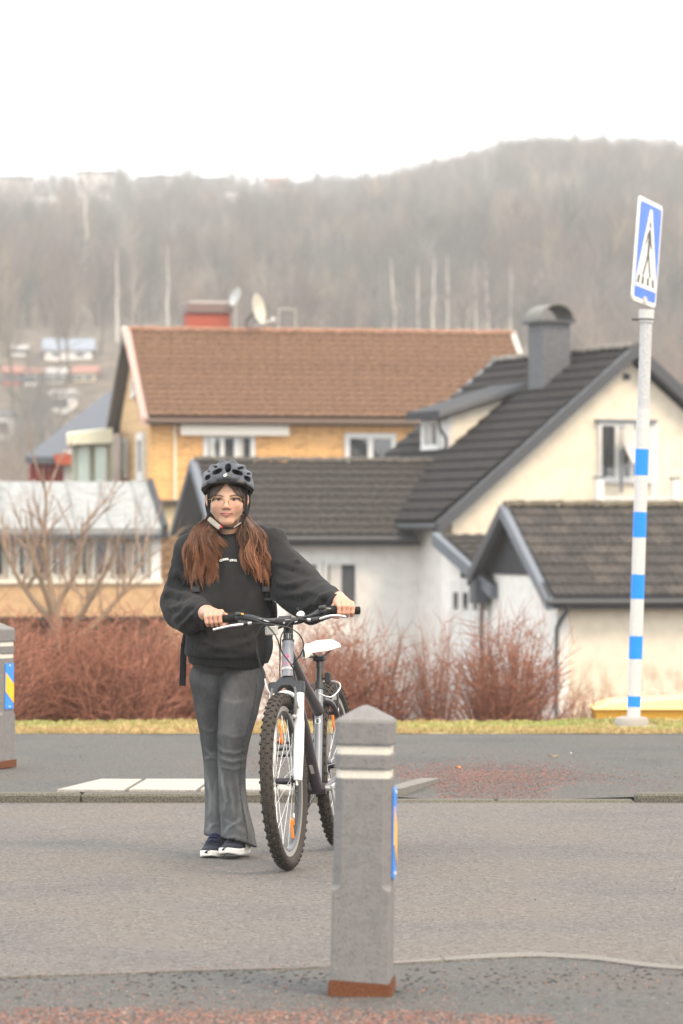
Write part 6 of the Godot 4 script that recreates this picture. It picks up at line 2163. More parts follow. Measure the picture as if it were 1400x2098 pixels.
	var xturn := Transform3D(Basis(Vector3.FORWARD, PI / 2), bb)
	m.lathe([Vector2(0.05, -0.052), Vector2(0.085, -0.052), Vector2(0.088, -0.05), Vector2(0.085, -0.048), Vector2(0.05, -0.048), Vector2(0.05, -0.052)], 40, xturn)
	m.lathe([Vector2(0.03, -0.044), Vector2(0.062, -0.044), Vector2(0.062, -0.041), Vector2(0.03, -0.041), Vector2(0.03, -0.044)], 32, xturn)
	part("chain_ring", m, mats.black_metal, dr)
	var up := Vector3(0, cos(0.10), sin(0.10))
	for s in [-1.0, 1.0]:
		var d = up * (-s)
		var a = bb + Vector3(s * 0.062, 0, 0); var b = bb + Vector3(s * 0.08, 0, 0) + d * 0.17
		m = Mb.new()
		m.tube([a - d * 0.012, a.lerp(b, 0.5), b + d * 0.01], [0.014, 0.010, 0.0115], 10, true, 0.7)
		m.tube([bb + Vector3(s * 0.035, 0, 0), a + Vector3(s * 0.012, 0, 0)], [0.012], 12)
		part("crank_arm", m, alloy if s > 0 else gloss, dr)
		var pd := Node3D.new(); pd.name = "pedal" if s < 0 else "pedal_001"; dr.add_child(pd)
		var po = b + Vector3(s * 0.055, 0, 0)
		m = Mb.new()
		m.tube([b, po + Vector3(s * 0.04, 0, 0)], [0.0065], 10)
		for q in [-1.0, 0.0, 1.0]:
			m.box(po + Vector3(0, q * 0.026, 0.004 * q), Vector3(0.078, 0.012, 0.02), Basis(Vector3.RIGHT, 0.25), 0.003)
		for q in [-1.0, 1.0]:
			m.box(po + Vector3(q * 0.036, 0, 0), Vector3(0.008, 0.056, 0.018), Basis(Vector3.RIGHT, 0.25), 0.003)
		part("cage", m, black, pd)
		m = Mb.new()
		m.box(po + Vector3(-0.012, 0.036, 0.012), Vector3(0.04, 0.009, 0.008), Basis.IDENTITY, 0.002)
		part("pedal_reflector", m, plain(lin(0.8, 0.16, 0.02), 0.3), pd)
	m = Mb.new()
	for s in [[0.085, 0.045]]:
		var p0 := bb + Vector3(-0.05, 0.086, 0); var p1 := Vector3(-0.05, R + 0.045, -1.05)
		var p2 := bb + Vector3(-0.05, -0.086, 0); var p3 := Vector3(-0.05, R - 0.045, -1.05)
		m.tube([p0, p1], [0.005], 6); m.tube([p2, p3], [0.005], 6)
	part("chain", m, plain(lin(0.12, 0.11, 0.1), 0.5, 0.6), dr)
	m = Mb.new()
	m.lathe([Vector2(0.015, -0.05), Vector2(0.05, -0.05), Vector2(0.035, -0.03), Vector2(0.015, -0.025)], 24, Transform3D(Basis(Vector3.FORWARD, PI / 2), Vector3(0, R, -1.05)))
	m.box(Vector3(-0.055, R - 0.09, -1.04), Vector3(0.012, 0.09, 0.04), Basis(Vector3.RIGHT, 0.3), 0.004)
	part("rear_gears", m, mats.black_metal, dr)
	m = Mb.new()                                          # kick stand, folded up along the stay
	m.tube([bb + Vector3(0.035, 0.0, -0.06), bb + Vector3(0.075, 0.035, -0.33)], [0.008, 0.007], 10)
	part("kick_stand", m, alloy, t)
	# rear brake
	var rb := Node3D.new(); rb.name = "rear_brake"; t.add_child(rb)
	for s in [-1.0, 1.0]:
		m = Mb.new()
		var b0 := Vector3(s * 0.05, 0.60, -0.905)
		m.tube(smooth([b0, b0 + Vector3(s * 0.006, 0.04, 0.012), b0 + Vector3(s * 0.0, 0.095, 0.02)], 4), [0.007, 0.005], 8)
		part("brake_arm", m, plain(lin(0.13, 0.13, 0.135), 0.4, 0.4), rb)
	m = Mb.new()
	m.tube(smooth([Vector3(0.015, 0.66, -0.70), Vector3(0.05, 0.64, -0.78), Vector3(0.075, 0.675, -0.86), Vector3(0.05, 0.70, -0.885), Vector3(-0.04, 0.70, -0.885)], 6), [0.003], 8)
	part("noodle", m, plain(lin(0.7, 0.7, 0.68), 0.3, 0.5), rb)

func sans(bold := false) -> SystemFont:
	var f := SystemFont.new()
	f.font_names = PackedStringArray(["Droid Sans"])
	f.font_weight = 700 if bold else 400
	return f

func bend(tm: TextMesh, r: float, _k := 1.0) -> ArrayMesh:           # lettering laid round a tube
	var a: Array = tm.get_mesh_arrays()
	var m := Mb.new()
	var v: PackedVector3Array = a[Mesh.ARRAY_VERTEX]
	var ix: PackedInt32Array = a[Mesh.ARRAY_INDEX] if a[Mesh.ARRAY_INDEX] != null else PackedInt32Array(range(v.size()))
	var w := func(p: Vector3) -> Vector3:
		var q := r + p.z
		return Vector3(sin(p.x / r) * q, p.y, cos(p.x / r) * q)
	for k in range(0, ix.size(), 3):
		m.tri(w.call(v[ix[k]]), w.call(v[ix[k + 2]]), w.call(v[ix[k + 1]]))
	return m.mesh()

# ------------------------------------------------------------------ the walker
const BODY_D := 15.08
var feet: Vector3

func gp(x: float, y: float, z: float) -> Vector3:            # a pixel at z in front of the walker's own plane, in her axes
	return at(x, y, BODY_D - z) - feet

var crease := FastNoiseLite.new()

func front_of(m: Mb, p: Vector3, r := 0.012) -> float:
	var best := -9.0
	for q in m.v:
		if absf(q.x - p.x) < r and absf(q.y - p.y) < r and q.z > best: best = q.z
	return best

func make_person() -> void:
	crease.noise_type = FastNoiseLite.TYPE_SIMPLEX_SMOOTH
	crease.frequency = 1.0
	crease.fractal_octaves = 2
	crease.seed = 8
	var g := at(462, 1757, BODY_D)
	feet = Vector3(g.x, ROAD_Y, -BODY_D)
	var t := thing("person", "person with helmet, glasses and black hoodie pushing the bicycle across", "person", feet)
	var hc := gp(465.5, 1022, 0.06)
	var grips := [[], []]
	for q in grip_r: grips[0].append(q - feet)
	for q in grip_l: grips[1].append(q - feet)

	# --- body: one skin, from crown to ankles
	var body := Mb.new()
	var skin := Color(0.49, 0.29, 0.195)
	var f := Field.new(Vector3(-0.30, 0.0, -0.25), Vector3(0.55, 1.36, 0.48), 0.016)
	f.cone(gp(447, 1150, 0.0), gp(440, 1300, 0.0), 0.07, 0.07, 0.04); f.cone(gp(485, 1150, 0.0), gp(492, 1300, 0.0), 0.07, 0.07, 0.04)
	f.cone(gp(445, 1350, 0.0), gp(490, 1350, 0.0), 0.06, 0.06, 0.03)
	f.cone(gp(466, 1075, 0.02), gp(467, 1120, 0.0), 0.045, 0.055, 0.03)
	f.cone(gp(410, 1120, 0.0), gp(525, 1118, 0.0), 0.045, 0.045, 0.03)
	for q in [[[405, 1125, 0.0], [372, 1228, -0.03], 0.042, 0.036], [[372, 1228, -0.03], [424, 1257, 0.30], 0.036, 0.024], [[532, 1122, 0.02], [632, 1212, 0.14], 0.042, 0.036], [[632, 1212, 0.14], [699, 1238, 0.40], 0.036, 0.024], [[434, 1385, -0.06], [442, 1560, -0.105], 0.042, 0.032], [[442, 1560, -0.105], [445, 1730, -0.11], 0.032, 0.03], [[496, 1385, 0.02], [479, 1550, 0.075], 0.05, 0.038], [[479, 1550, 0.075], [486, 1728, 0.0], 0.038, 0.03]]:
		f.cone(gp(q[0][0], q[0][1], q[0][2]), gp(q[1][0], q[1][1], q[1][2]), q[2], q[3], 0.03)
	f.surface(body, func(_p: Vector3, _n: Vector3) -> Color: return skin)
	var head := Mb.new()
	make_head(head, hc, skin)
	body.add(head, Transform3D.IDENTITY)
	make_hand(body, grips[0], gp(712, 1246, 0.47), gp(700, 1236, 0.405), 1.0, skin)
	make_hand(body, grips[1], gp(448, 1267, 0.36), gp(424, 1256, 0.31), -1.0, skin)
	var sk := tinted(0.55)
	sk.subsurf_scatter_enabled = true
	sk.subsurf_scatter_strength = 0.12
	part("body", body, sk, t)
	make_face_details(t, hc, head)
	make_jeans(t)
	var hood := make_hoodie(t)
	make_shoes(t)
	make_helmet(t, hc)
	make_hair(t, hc, head)
	make_backpack(hood)

func make_head(out: Mb, hc: Vector3, skin: Color) -> void:
	var f := Field.new(hc + Vector3(-0.1, -0.16, -0.12), hc + Vector3(0.1, 0.13, 0.125), 0.0028)
	var b := func(x: float, y: float, z: float, rx: float, ry: float, rz: float, k: float, carve := false) -> void: f.ball(hc + Vector3(x, y, z), Vector3(rx, ry, rz), k, Basis.IDENTITY, carve)
	b.call(0.0, 0.03, -0.015, 0.0705, 0.085, 0.092, 0.02)
	b.call(0.0, -0.022, 0.018, 0.0600, 0.079, 0.068, 0.03)
	for s in [-1.0, 1.0]:
		b.call(s * 0.032, -0.030, 0.045, 0.0245, 0.026, 0.028, 0.03)
		f.cone(hc + Vector3(s * 0.0405, -0.05, 0.0), hc + Vector3(s * 0.013, -0.091, 0.054), 0.0155, 0.013, 0.025)
	b.call(0.0, -0.089, 0.062, 0.019, 0.016, 0.016, 0.02)
	f.cone(hc + Vector3(-0.04, 0.014, 0.062), hc + Vector3(0.04, 0.014, 0.062), 0.012, 0.012, 0.02)
	b.call(0.0, -0.055, 0.070, 0.026, 0.018, 0.014, 0.02)
	f.cone(hc + Vector3(0, 0.002, 0.079), hc + Vector3(0, -0.031, 0.098), 0.0065, 0.009, 0.010)
	b.call(0.0, -0.0335, 0.100, 0.0105, 0.0085, 0.009, 0.005)
	for s in [-1.0, 1.0]:
		b.call(s * 0.0125, -0.037, 0.089, 0.0078, 0.0068, 0.0085, 0.005)
		b.call(s * 0.0308, -0.0038, 0.090, 0.0175, 0.0105, 0.018, 0.006, true)
		f.cone(hc + Vector3(s * 0.048, -0.002, 0.065), hc + Vector3(s * 0.031, 0.0055, 0.0765), 0.003, 0.0032, 0.003)
		f.cone(hc + Vector3(s * 0.031, 0.0055, 0.0765), hc + Vector3(s * 0.0155, -0.004, 0.074), 0.0032, 0.003, 0.003)
		f.cone(hc + Vector3(s * 0.047, -0.006, 0.065), hc + Vector3(s * 0.031, -0.0125, 0.0755), 0.003, 0.0032, 0.003)
		f.cone(hc + Vector3(s * 0.031, -0.0125, 0.0755), hc + Vector3(s * 0.0165, -0.0075, 0.074), 0.0032, 0.003, 0.003)
		f.cone(hc + Vector3(s * 0.027, -0.0615, 0.071), hc + Vector3(s * 0.004, -0.0578, 0.0845), 0.0022, 0.0042, 0.004)
		f.cone(hc + Vector3(s * 0.023, -0.0655, 0.072), hc + Vector3(0, -0.0685, 0.0838), 0.0028, 0.0052, 0.004)
		f.ball(hc + Vector3(s * 0.0785, -0.007, -0.012), Vector3(0.009, 0.026, 0.016), 0.006, Basis(Vector3.UP, s * -0.35) * Basis(Vector3.BACK, s * -0.12))
		f.ball(hc + Vector3(s * 0.084, -0.004, -0.003), Vector3(0.006, 0.015, 0.009), 0.004, Basis(Vector3.UP, s * -0.35), true)
	f.cone(hc + Vector3(0, -0.05, -0.03), hc + Vector3(0.001, -0.16, -0.045), 0.044, 0.048, 0.03)
	f.surface(out, func(p: Vector3, n: Vector3) -> Color:
		var q := p - hc
		var c := skin
		if n.z > -0.2 and q.z > 0.0:
			var ax := absf(q.x)
			var rosy := exp(-pow((ax - 0.04) / 0.02, 2.0) - pow((q.y + 0.036) / 0.018, 2.0)) * 0.5 + exp(-pow(ax / 0.012, 2.0) - pow((q.y + 0.036) / 0.009, 2.0)) * 0.45
			c = c.lerp(Color(0.42, 0.17, 0.115), rosy)
			c = c.lerp(Color(0.27, 0.13, 0.085), 0.5 * exp(-pow((ax - 0.031) / 0.014, 2.0) - pow((q.y + 0.014) / 0.005, 2.0)))        # under the eyes
			var lip := clampf(1.35 - pow(ax / 0.026, 2.0) - pow((q.y + 0.0635) / 0.0078, 2.0), 0.0, 0.8)
			c = c.lerp(Color(0.42, 0.15, 0.13), clampf(lip, 0, 0.8))
			var by := 0.0095 + 0.004 * smoothstep(0.012, 0.032, ax) - 0.006 * smoothstep(0.034, 0.05, ax)
			c = c.lerp(Color(0.07, 0.038, 0.025), 0.8 * exp(-pow((q.y - by) / 0.0030, 2.0)) * smoothstep(0.010, 0.016, ax) * (1.0 - smoothstep(0.044, 0.051, ax)))
			c = c.lerp(Color(0.05, 0.028, 0.022), 0.8 * exp(-pow((q.y - 0.0015 + 0.005 * pow((ax - 0.031) / 0.016, 2.0)) / 0.0022, 2.0)) * smoothstep(0.013, 0.018, ax) * (1.0 - smoothstep(0.046, 0.05, ax)))
			c = c.lerp(Color(0.2, 0.07, 0.05), 0.8 * exp(-pow((ax - 0.0075) / 0.003, 2.0) - pow((q.y + 0.0425) / 0.0022, 2.0)))
		return c)

func make_face_details(t: Node3D, hc: Vector3, body: Mb) -> void:
	for s in [-1.0, 1.0]:
		var e := Node3D.new(); e.name = "eye" if s < 0 else "eye_001"; t.add_child(e)
		e.position = hc + Vector3(s * 0.0308, -0.0038, 0.0672)
		var m := Mb.new()
		var pr := []
		for q in 13: pr.append(Vector2(sin(PI * q / 12.0) * 0.0118, -cos(PI * q / 12.0) * 0.0118))
		m.lathe(pr, 18, Transform3D(Basis(Vector3.RIGHT, PI / 2), Vector3.ZERO), 0.1)
		part("eyeball", m, plain(lin(0.26, 0.225, 0.205), 0.25), e)
		m = Mb.new()
		m.lathe([Vector2(0.0062, 0.0101), Vector2(0.0045, 0.0112), Vector2(0.0, 0.0123)], 18, Transform3D(Basis(Vector3.RIGHT, PI / 2) * Basis(Vector3.UP, 0.0), Vector3(-0.0004, 0.0004, 0)), 0.1)
		part("iris", m, plain(lin(0.035, 0.017, 0.01), 0.15), e)
	# lips with the dark line between them, lashes and brows
	var on := func(x: float, y: float, lift: float) -> Vector3:
		var p := hc + Vector3(x, y, 0)
		p.z = front_of(body, p, 0.0042) + lift
		return p
	var ln := []; var up := []; var lo := []
	for k in 13:
		var x := (k - 6) / 6.0
		var cy := -0.0622 + 0.0034 * x * x
		ln.append(on.call(x * 0.0275, cy, -0.0004))
		up.append(on.call(x * 0.0240, cy + 0.0030 - 0.0012 * x * x - (0.0009 if k == 6 else 0.0), -0.0014))
		lo.append(on.call(x * 0.0205, cy - 0.0042 + 0.0016 * x * x, -0.0016))
	var mouth := Node3D.new(); mouth.name = "mouth"; t.add_child(mouth)
	var m0 := Mb.new()
	m0.tube(ln, [0.0006, 0.0011, 0.0013, 0.0013, 0.0013, 0.0013, 0.0013, 0.0013, 0.0013, 0.0013, 0.0013, 0.0011, 0.0006], 6)
	part("mouth_line", m0, plain(lin(0.11, 0.035, 0.032), 0.6), mouth)
	m0 = Mb.new()
	m0.tube(up, [0.0008, 0.0016, 0.0022, 0.0026, 0.0028, 0.0029, 0.0027, 0.0029, 0.0028, 0.0026, 0.0022, 0.0016, 0.0008], 8)
	m0.tube(lo, [0.0010, 0.0022, 0.0030, 0.0036, 0.0039, 0.0041, 0.0041, 0.0041, 0.0039, 0.0036, 0.0030, 0.0022, 0.0010], 8)
	part("lips", m0, plain(lin(0.34, 0.13, 0.105), 0.45), mouth)
	for s in [-1.0, 1.0]:
		m0 = Mb.new()
		for k in 40:
			var u := k / 39.0
			var x: float = s * lerpf(0.0125, 0.048, u)
			var y := 0.0085 + 0.0055 * sin(u * PI * 0.75) - 0.005 * smoothstep(0.7, 1.0, u) + (0.0022 * (1.0 - u * 0.7)) * ((k % 5) / 4.0 - 0.5)
			var a: Vector3 = on.call(x, y, 0.0003)
			var b: Vector3 = on.call(x + s * 0.0045, y + 0.0022 - 0.003 * u, 0.0008)
			m0.tube([a, b], [0.0006, 0.0002], 4, false)
		part("eyebrow", m0, plain(lin(0.06, 0.033, 0.022), 0.7), t)
		m0 = Mb.new()
		var la := []
		for k in 9:
			var u := k / 8.0
			var x: float = s * lerpf(0.0165, 0.0465, u)
			la.append(on.call(x, -0.0040 + 0.0058 * sin(u * PI * 0.92) - 0.001 * u, 0.0006))
		m0.tube(la, [0.0006, 0.0009, 0.0011, 0.0012, 0.0013, 0.0013, 0.0013, 0.0011, 0.0006], 6)
		part("eyelashes", m0, plain(lin(0.03, 0.018, 0.014), 0.7), t)
	# thin golden glasses
	var gl := Node3D.new(); gl.name = "glasses"; t.add_child(gl)
	var gold := plain(lin(0.36, 0.26, 0.15), 0.35, 0.8)
	var oz := 0.099
	var coated := plain(Color(0.3, 0.3, 0.3, 0.01), 0.02)
	coated.transparency = BaseMaterial3D.TRANSPARENCY_ALPHA
	coated.metallic_specular = 0.15
	for s in [-1.0, 1.0]:
		var pts := []
		var cx: float = s * 0.0335
		for q in 33:
			var a := TAU * q / 32.0
			var x := signf(cos(a)) * pow(absf(cos(a)), 0.8) * 0.0255
			var y := signf(sin(a)) * pow(absf(sin(a)), 0.85) * 0.0225
			if y < 0: x *= 1.0 - 0.12 * (y / -0.0225)
			pts.append(hc + Vector3(cx + x + s * 0.001, -0.0135 + y, oz - 0.14 * absf(cx + x) ))
		var m := Mb.new()
		m.tube(pts, [0.00115], 6, false)
		part("rim", m, gold, gl)
		m = Mb.new()
		for q in 32: m.tri(hc + Vector3(cx, -0.0135, oz - 0.14 * absf(cx)), pts[q], pts[q + 1])
		part("lens", m, coated, gl)
		m = Mb.new()
		m.tube([pts[2 if s > 0 else 14] + Vector3(0, 0.002, 0), hc + Vector3(s * 0.068, -0.004, 0.07), hc + Vector3(s * 0.078, 0.0, 0.0)], [0.0009], 6)
		part("temple", m, gold, gl)
	var br := Mb.new()
	br.tube(smooth([hc + Vector3(-0.0085, -0.008, oz), hc + Vector3(0, -0.0055, oz + 0.002), hc + Vector3(0.0085, -0.008, oz)], 5), [0.0008], 6)
	for s in [-1.0, 1.0]: br.tube([hc + Vector3(s * 0.0085, -0.014, oz - 0.001), hc + Vector3(s * 0.0075, -0.018, oz - 0.007)], [0.0012], 6)
	part("bridge", br, gold, gl)

func make_hand(out: Mb, grip: Array, c: Vector3, wrist: Vector3, s: float, skin: Color) -> void:
	# palm over the grip, four fingers bent round it, the thumb closing from beneath
	var a: Vector3 = grip[0]; var b: Vector3 = grip[1]
	var ax := (b - a).normalized()
	c = a + ax * (c - a).dot(ax)
	var up := (Vector3.UP - ax * ax.y).normalized()
	var fr := ax.cross(up)
	if fr.z < 0: fr = -fr
	var f := Field.new(c.min(wrist) - Vector3(0.07, 0.06, 0.06), c.max(wrist) + Vector3(0.07, 0.06, 0.07), 0.0032)
	var lens := [0.93, 1.0, 0.97, 0.84]
	var knuckles := []
	for k in 4:
		var o := c + ax * ((k - 1.5) * 0.0192)
		var l: float = lens[k]
		var mcp := o + up * (0.0285 - 0.002 * absf(k - 1.2)) + fr * (-0.002 + 0.004 * l)
		var pip := o + up * (0.0150 * l) + fr * (0.031 * l)
		var dip := o - up * (0.0100 * l) + fr * 0.0285 + ax * (-0.001 * k)
		var tip := o - up * (0.0245 * l) + fr * 0.0165 - ax * 0.001 * k
		knuckles.append(mcp)
		f.cone(mcp, pip, 0.0098, 0.0090, 0.002)
		f.cone(pip, dip, 0.0088, 0.0080, 0.003)
		f.cone(dip, tip, 0.0080, 0.0070, 0.003)
		f.ball(mcp, Vector3(0.0102, 0.0098, 0.0102), 0.004)
	for k in 4:
		f.cone(wrist + ax * (k - 1.5) * 0.008, knuckles[k], 0.020, 0.0105, 0.010)
	f.cone(wrist, wrist.lerp(c + up * 0.02, 0.5), 0.025, 0.021, 0.02, 1.0)
	f.cone(wrist + (wrist - c).normalized() * 0.03 - Vector3(0, 0, 0.02), wrist, 0.024, 0.025, 0.02)
	var tb := c - ax * 0.038 - fr * 0.016 + up * 0.010
	f.cone(wrist.lerp(c, 0.4) - ax * 0.012, tb, 0.019, 0.013, 0.012)
	f.cone(tb, c - ax * 0.040 - up * 0.022 - fr * 0.004, 0.0125, 0.0105, 0.006)
	f.cone(c - ax * 0.040 - up * 0.022 - fr * 0.004, c - ax * 0.030 - up * 0.027 + fr * 0.016, 0.0105, 0.008, 0.004)
	var tips := []
	for k in 4: tips.append(c + ax * ((k - 1.5) * 0.0192) - up * (0.0245 * lens[k]) + fr * 0.0235)
	f.surface(out, func(p: Vector3, _n: Vector3) -> Color:
		var col := skin.lerp(Color(0.44, 0.20, 0.14), 0.4)
		for k in 4:
			col = col.lerp(Color(0.47, 0.20, 0.14), 0.5 * exp(-pow(p.distance_to(knuckles[k]) / 0.012, 2.0)))
			col = col.lerp(Color(0.47, 0.17, 0.13), 0.6 * exp(-pow(p.distance_to(tips[k]) / 0.009, 2.0)))
		return col)

func make_jeans(t: Node3D) -> void:
	var f := Field.new(gp(365, 1745, -0.28), gp(575, 1320, 0.24), 0.0065)
	var leg := func(pts: Array, k: float) -> void:
		for i in pts.size() - 1:
			var a: Array = pts[i]; var b: Array = pts[i + 1]
			f.cone(gp(a[0], a[1], a[2]), gp(b[0], b[1], b[2]), a[3], b[3], k, a[4])
	f.cone(gp(434, 1345, 0.0), gp(500, 1345, 0.0), 0.085, 0.085, 0.03)
	leg.call([[431, 1390, -0.03, 0.085, 0.9], [435, 1450, -0.075, 0.068, 0.95], [439, 1510, -0.095, 0.055, 1.0], [442, 1565, -0.105, 0.047, 1.0], [444, 1640, -0.115, 0.045, 1.05], [445, 1705, -0.11, 0.053, 1.2], [445, 1790, -0.108, 0.062, 1.2]], 0.006)
	leg.call([[500, 1388, 0.01, 0.090, 0.9], [489, 1450, 0.045, 0.081, 0.9], [480, 1505, 0.075, 0.0665, 0.95], [476, 1560, 0.08, 0.0565, 1.0], [476, 1605, 0.065, 0.0535, 1.0], [480, 1655, 0.035, 0.058, 1.1], [487, 1705, 0.01, 0.068, 1.2], [497, 1790, -0.01, 0.084, 1.2]], 0.006)
	f.cut(gp(470, 1719, 0.05), (Vector3.DOWN + Vector3(-0.28, 0, 0.16)).normalized())
	# creases of the cloth: [height, width, leg (0 behind, 1 in front), points...]
	var lines := []
	for q in [
		[0.0055, 0.006, 1, [446, 1528], [462, 1539], [482, 1541], [511, 1533]], [0.0065, 0.006, 1, [447, 1546], [466, 1556], [486, 1558], [512, 1549]], [0.004, 0.006, 1, [449, 1568], [478, 1574], [508, 1568]],
		[0.003, 0.007, 1, [450, 1500], [480, 1508], [512, 1504]], [0.003, 0.008, 1, [452, 1432], [480, 1440], [520, 1430]],
		[0.005, 0.006, 1, [450, 1560], [456, 1600], [464, 1640], [456, 1668]], [0.004, 0.007, 1, [470, 1600], [478, 1640], [480, 1690]], [0.005, 0.006, 1, [457, 1712], [470, 1694], [488, 1684], [498, 1672]], [0.004, 0.006, 1, [462, 1682], [482, 1690], [508, 1708]], [0.004, 0.007, 1, [497, 1610], [503, 1660], [512, 1712]], [0.003, 0.006, 1, [456, 1722], [480, 1712], [505, 1722]], [0.0035, 0.007, 1, [488, 1590], [494, 1640], [496, 1680]],
		[0.006, 0.006, 0, [419, 1536], [432, 1546], [447, 1545]], [0.006, 0.006, 0, [420, 1556], [434, 1551], [448, 1560]], [0.005, 0.006, 0, [424, 1594], [432, 1630], [430, 1660], [423, 1680]], [0.004, 0.006, 0, [442, 1600], [438, 1640], [441, 1690]], [0.0045, 0.006, 0, [423, 1706], [434, 1692], [450, 1688]], [0.003, 0.007, 0, [414, 1490], [430, 1498], [446, 1494]], [0.004, 0.006, 0, [425, 1686], [436, 1700], [446, 1714]]]:
		var pts := []
		for i in range(3, q.size()):
			var p := gp(q[i][0], q[i][1], 0.08 if q[2] else -0.03)
			pts.append(Vector2(p.x, p.y))
		lines.append([q[0], q[1], q[2], pts])
	var split := func(y: float) -> float: return gp(lerpf(447.0, 451.0, clampf((1.39 * 505.0 - y * 505.0) / 400.0, 0.0, 1.0)), 1600, 0.0).x
	var fold := func(p: Vector3) -> float:
		var sum := 0.0
		var pp := Vector2(p.x + crease.get_noise_3d(p.x * 20.0, p.y * 20.0, 2.0) * 0.004, p.y + crease.get_noise_3d(p.x * 20.0, p.y * 20.0, 7.0) * 0.004)
		var leg_no := 1 if p.z > (-0.005 if p.y > 0.25 else -0.055) else 0
		for l in lines:
			if l[2] != leg_no: continue
			var pts: Array = l[3]
			for i in pts.size() - 1:
				var a: Vector2 = pts[i]; var b: Vector2 = pts[i + 1]
				if pp.y > maxf(a.y, b.y) + 0.03 or pp.y < minf(a.y, b.y) - 0.03: continue
				var ab := b - a
				var tq := clampf((pp - a).dot(ab) / ab.length_squared(), 0.0, 1.0)
				var d := (pp - a - ab * tq).length()
				var tt := (i + tq) / (pts.size() - 1)
				sum = maxf(sum, l[0] * exp(-d * d / (l[1] * l[1])) * sin(clampf(tt * 0.9 + 0.08, 0, 1) * PI))
		return sum
	var bulge := func(p: Vector3, n: Vector3) -> float:
		var e := crease.get_noise_3d(p.x * 6.0, p.y * 3.0, p.z * 6.0 + 30.0) * 0.004
		if n.z > -0.2: e += fold.call(p) * smoothstep(-0.2, 0.3, n.z)
		return e
	var m := Mb.new()
	f.surface(m, func(p: Vector3, n: Vector3) -> Color:
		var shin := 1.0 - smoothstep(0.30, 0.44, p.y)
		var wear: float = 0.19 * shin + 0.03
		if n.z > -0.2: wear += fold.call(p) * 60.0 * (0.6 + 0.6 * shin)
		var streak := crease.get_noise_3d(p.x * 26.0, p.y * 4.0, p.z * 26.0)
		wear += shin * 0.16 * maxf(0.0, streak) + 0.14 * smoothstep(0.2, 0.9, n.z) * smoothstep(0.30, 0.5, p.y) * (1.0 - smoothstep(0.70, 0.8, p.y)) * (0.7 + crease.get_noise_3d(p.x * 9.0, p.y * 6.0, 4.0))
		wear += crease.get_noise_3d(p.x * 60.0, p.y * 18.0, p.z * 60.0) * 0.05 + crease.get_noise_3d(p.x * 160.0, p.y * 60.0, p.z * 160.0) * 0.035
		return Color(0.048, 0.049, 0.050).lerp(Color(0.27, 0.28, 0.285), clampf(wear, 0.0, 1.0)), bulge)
	var den := tinted(0.9)
	den.metallic_specular = 0.25
	den.normal_enabled = true
	den.normal_texture = noise_tex(0.2, [], 256, FastNoiseLite.TYPE_SIMPLEX, 2, 131, 1.5)
	den.uv1_triplanar = true
	den.uv1_scale = Vector3(9, 9, 9)
	den.normal_scale = 0.5
	var j := part("jeans", m, den, t)
	# outer seams of stitched denim
	var seam := Mb.new()
	for q in 60:
		var u := q / 59.0
		var py := lerpf(1400.0, 1725.0, u)
		var px := lerpf(527.0, 494.0, smoothstep(0.0, 0.55, u)) + 15.0 * smoothstep(0.65, 1.0, u)
		var p := gp(px, py, 0.03)
		var z := front_of(m, p, 0.006)
		if z < -1.0: continue
		seam.tint = Color(0.042, 0.044, 0.047) if q % 2 else Color(0.075, 0.079, 0.082)
		seam.box(Vector3(p.x, p.y, z + 0.0005), Vector3(0.0028, 0.0085, 0.0025), Basis(Vector3.BACK, 0.0))
	part("side_seam", seam, den, j).set_meta("kind", "stuff")

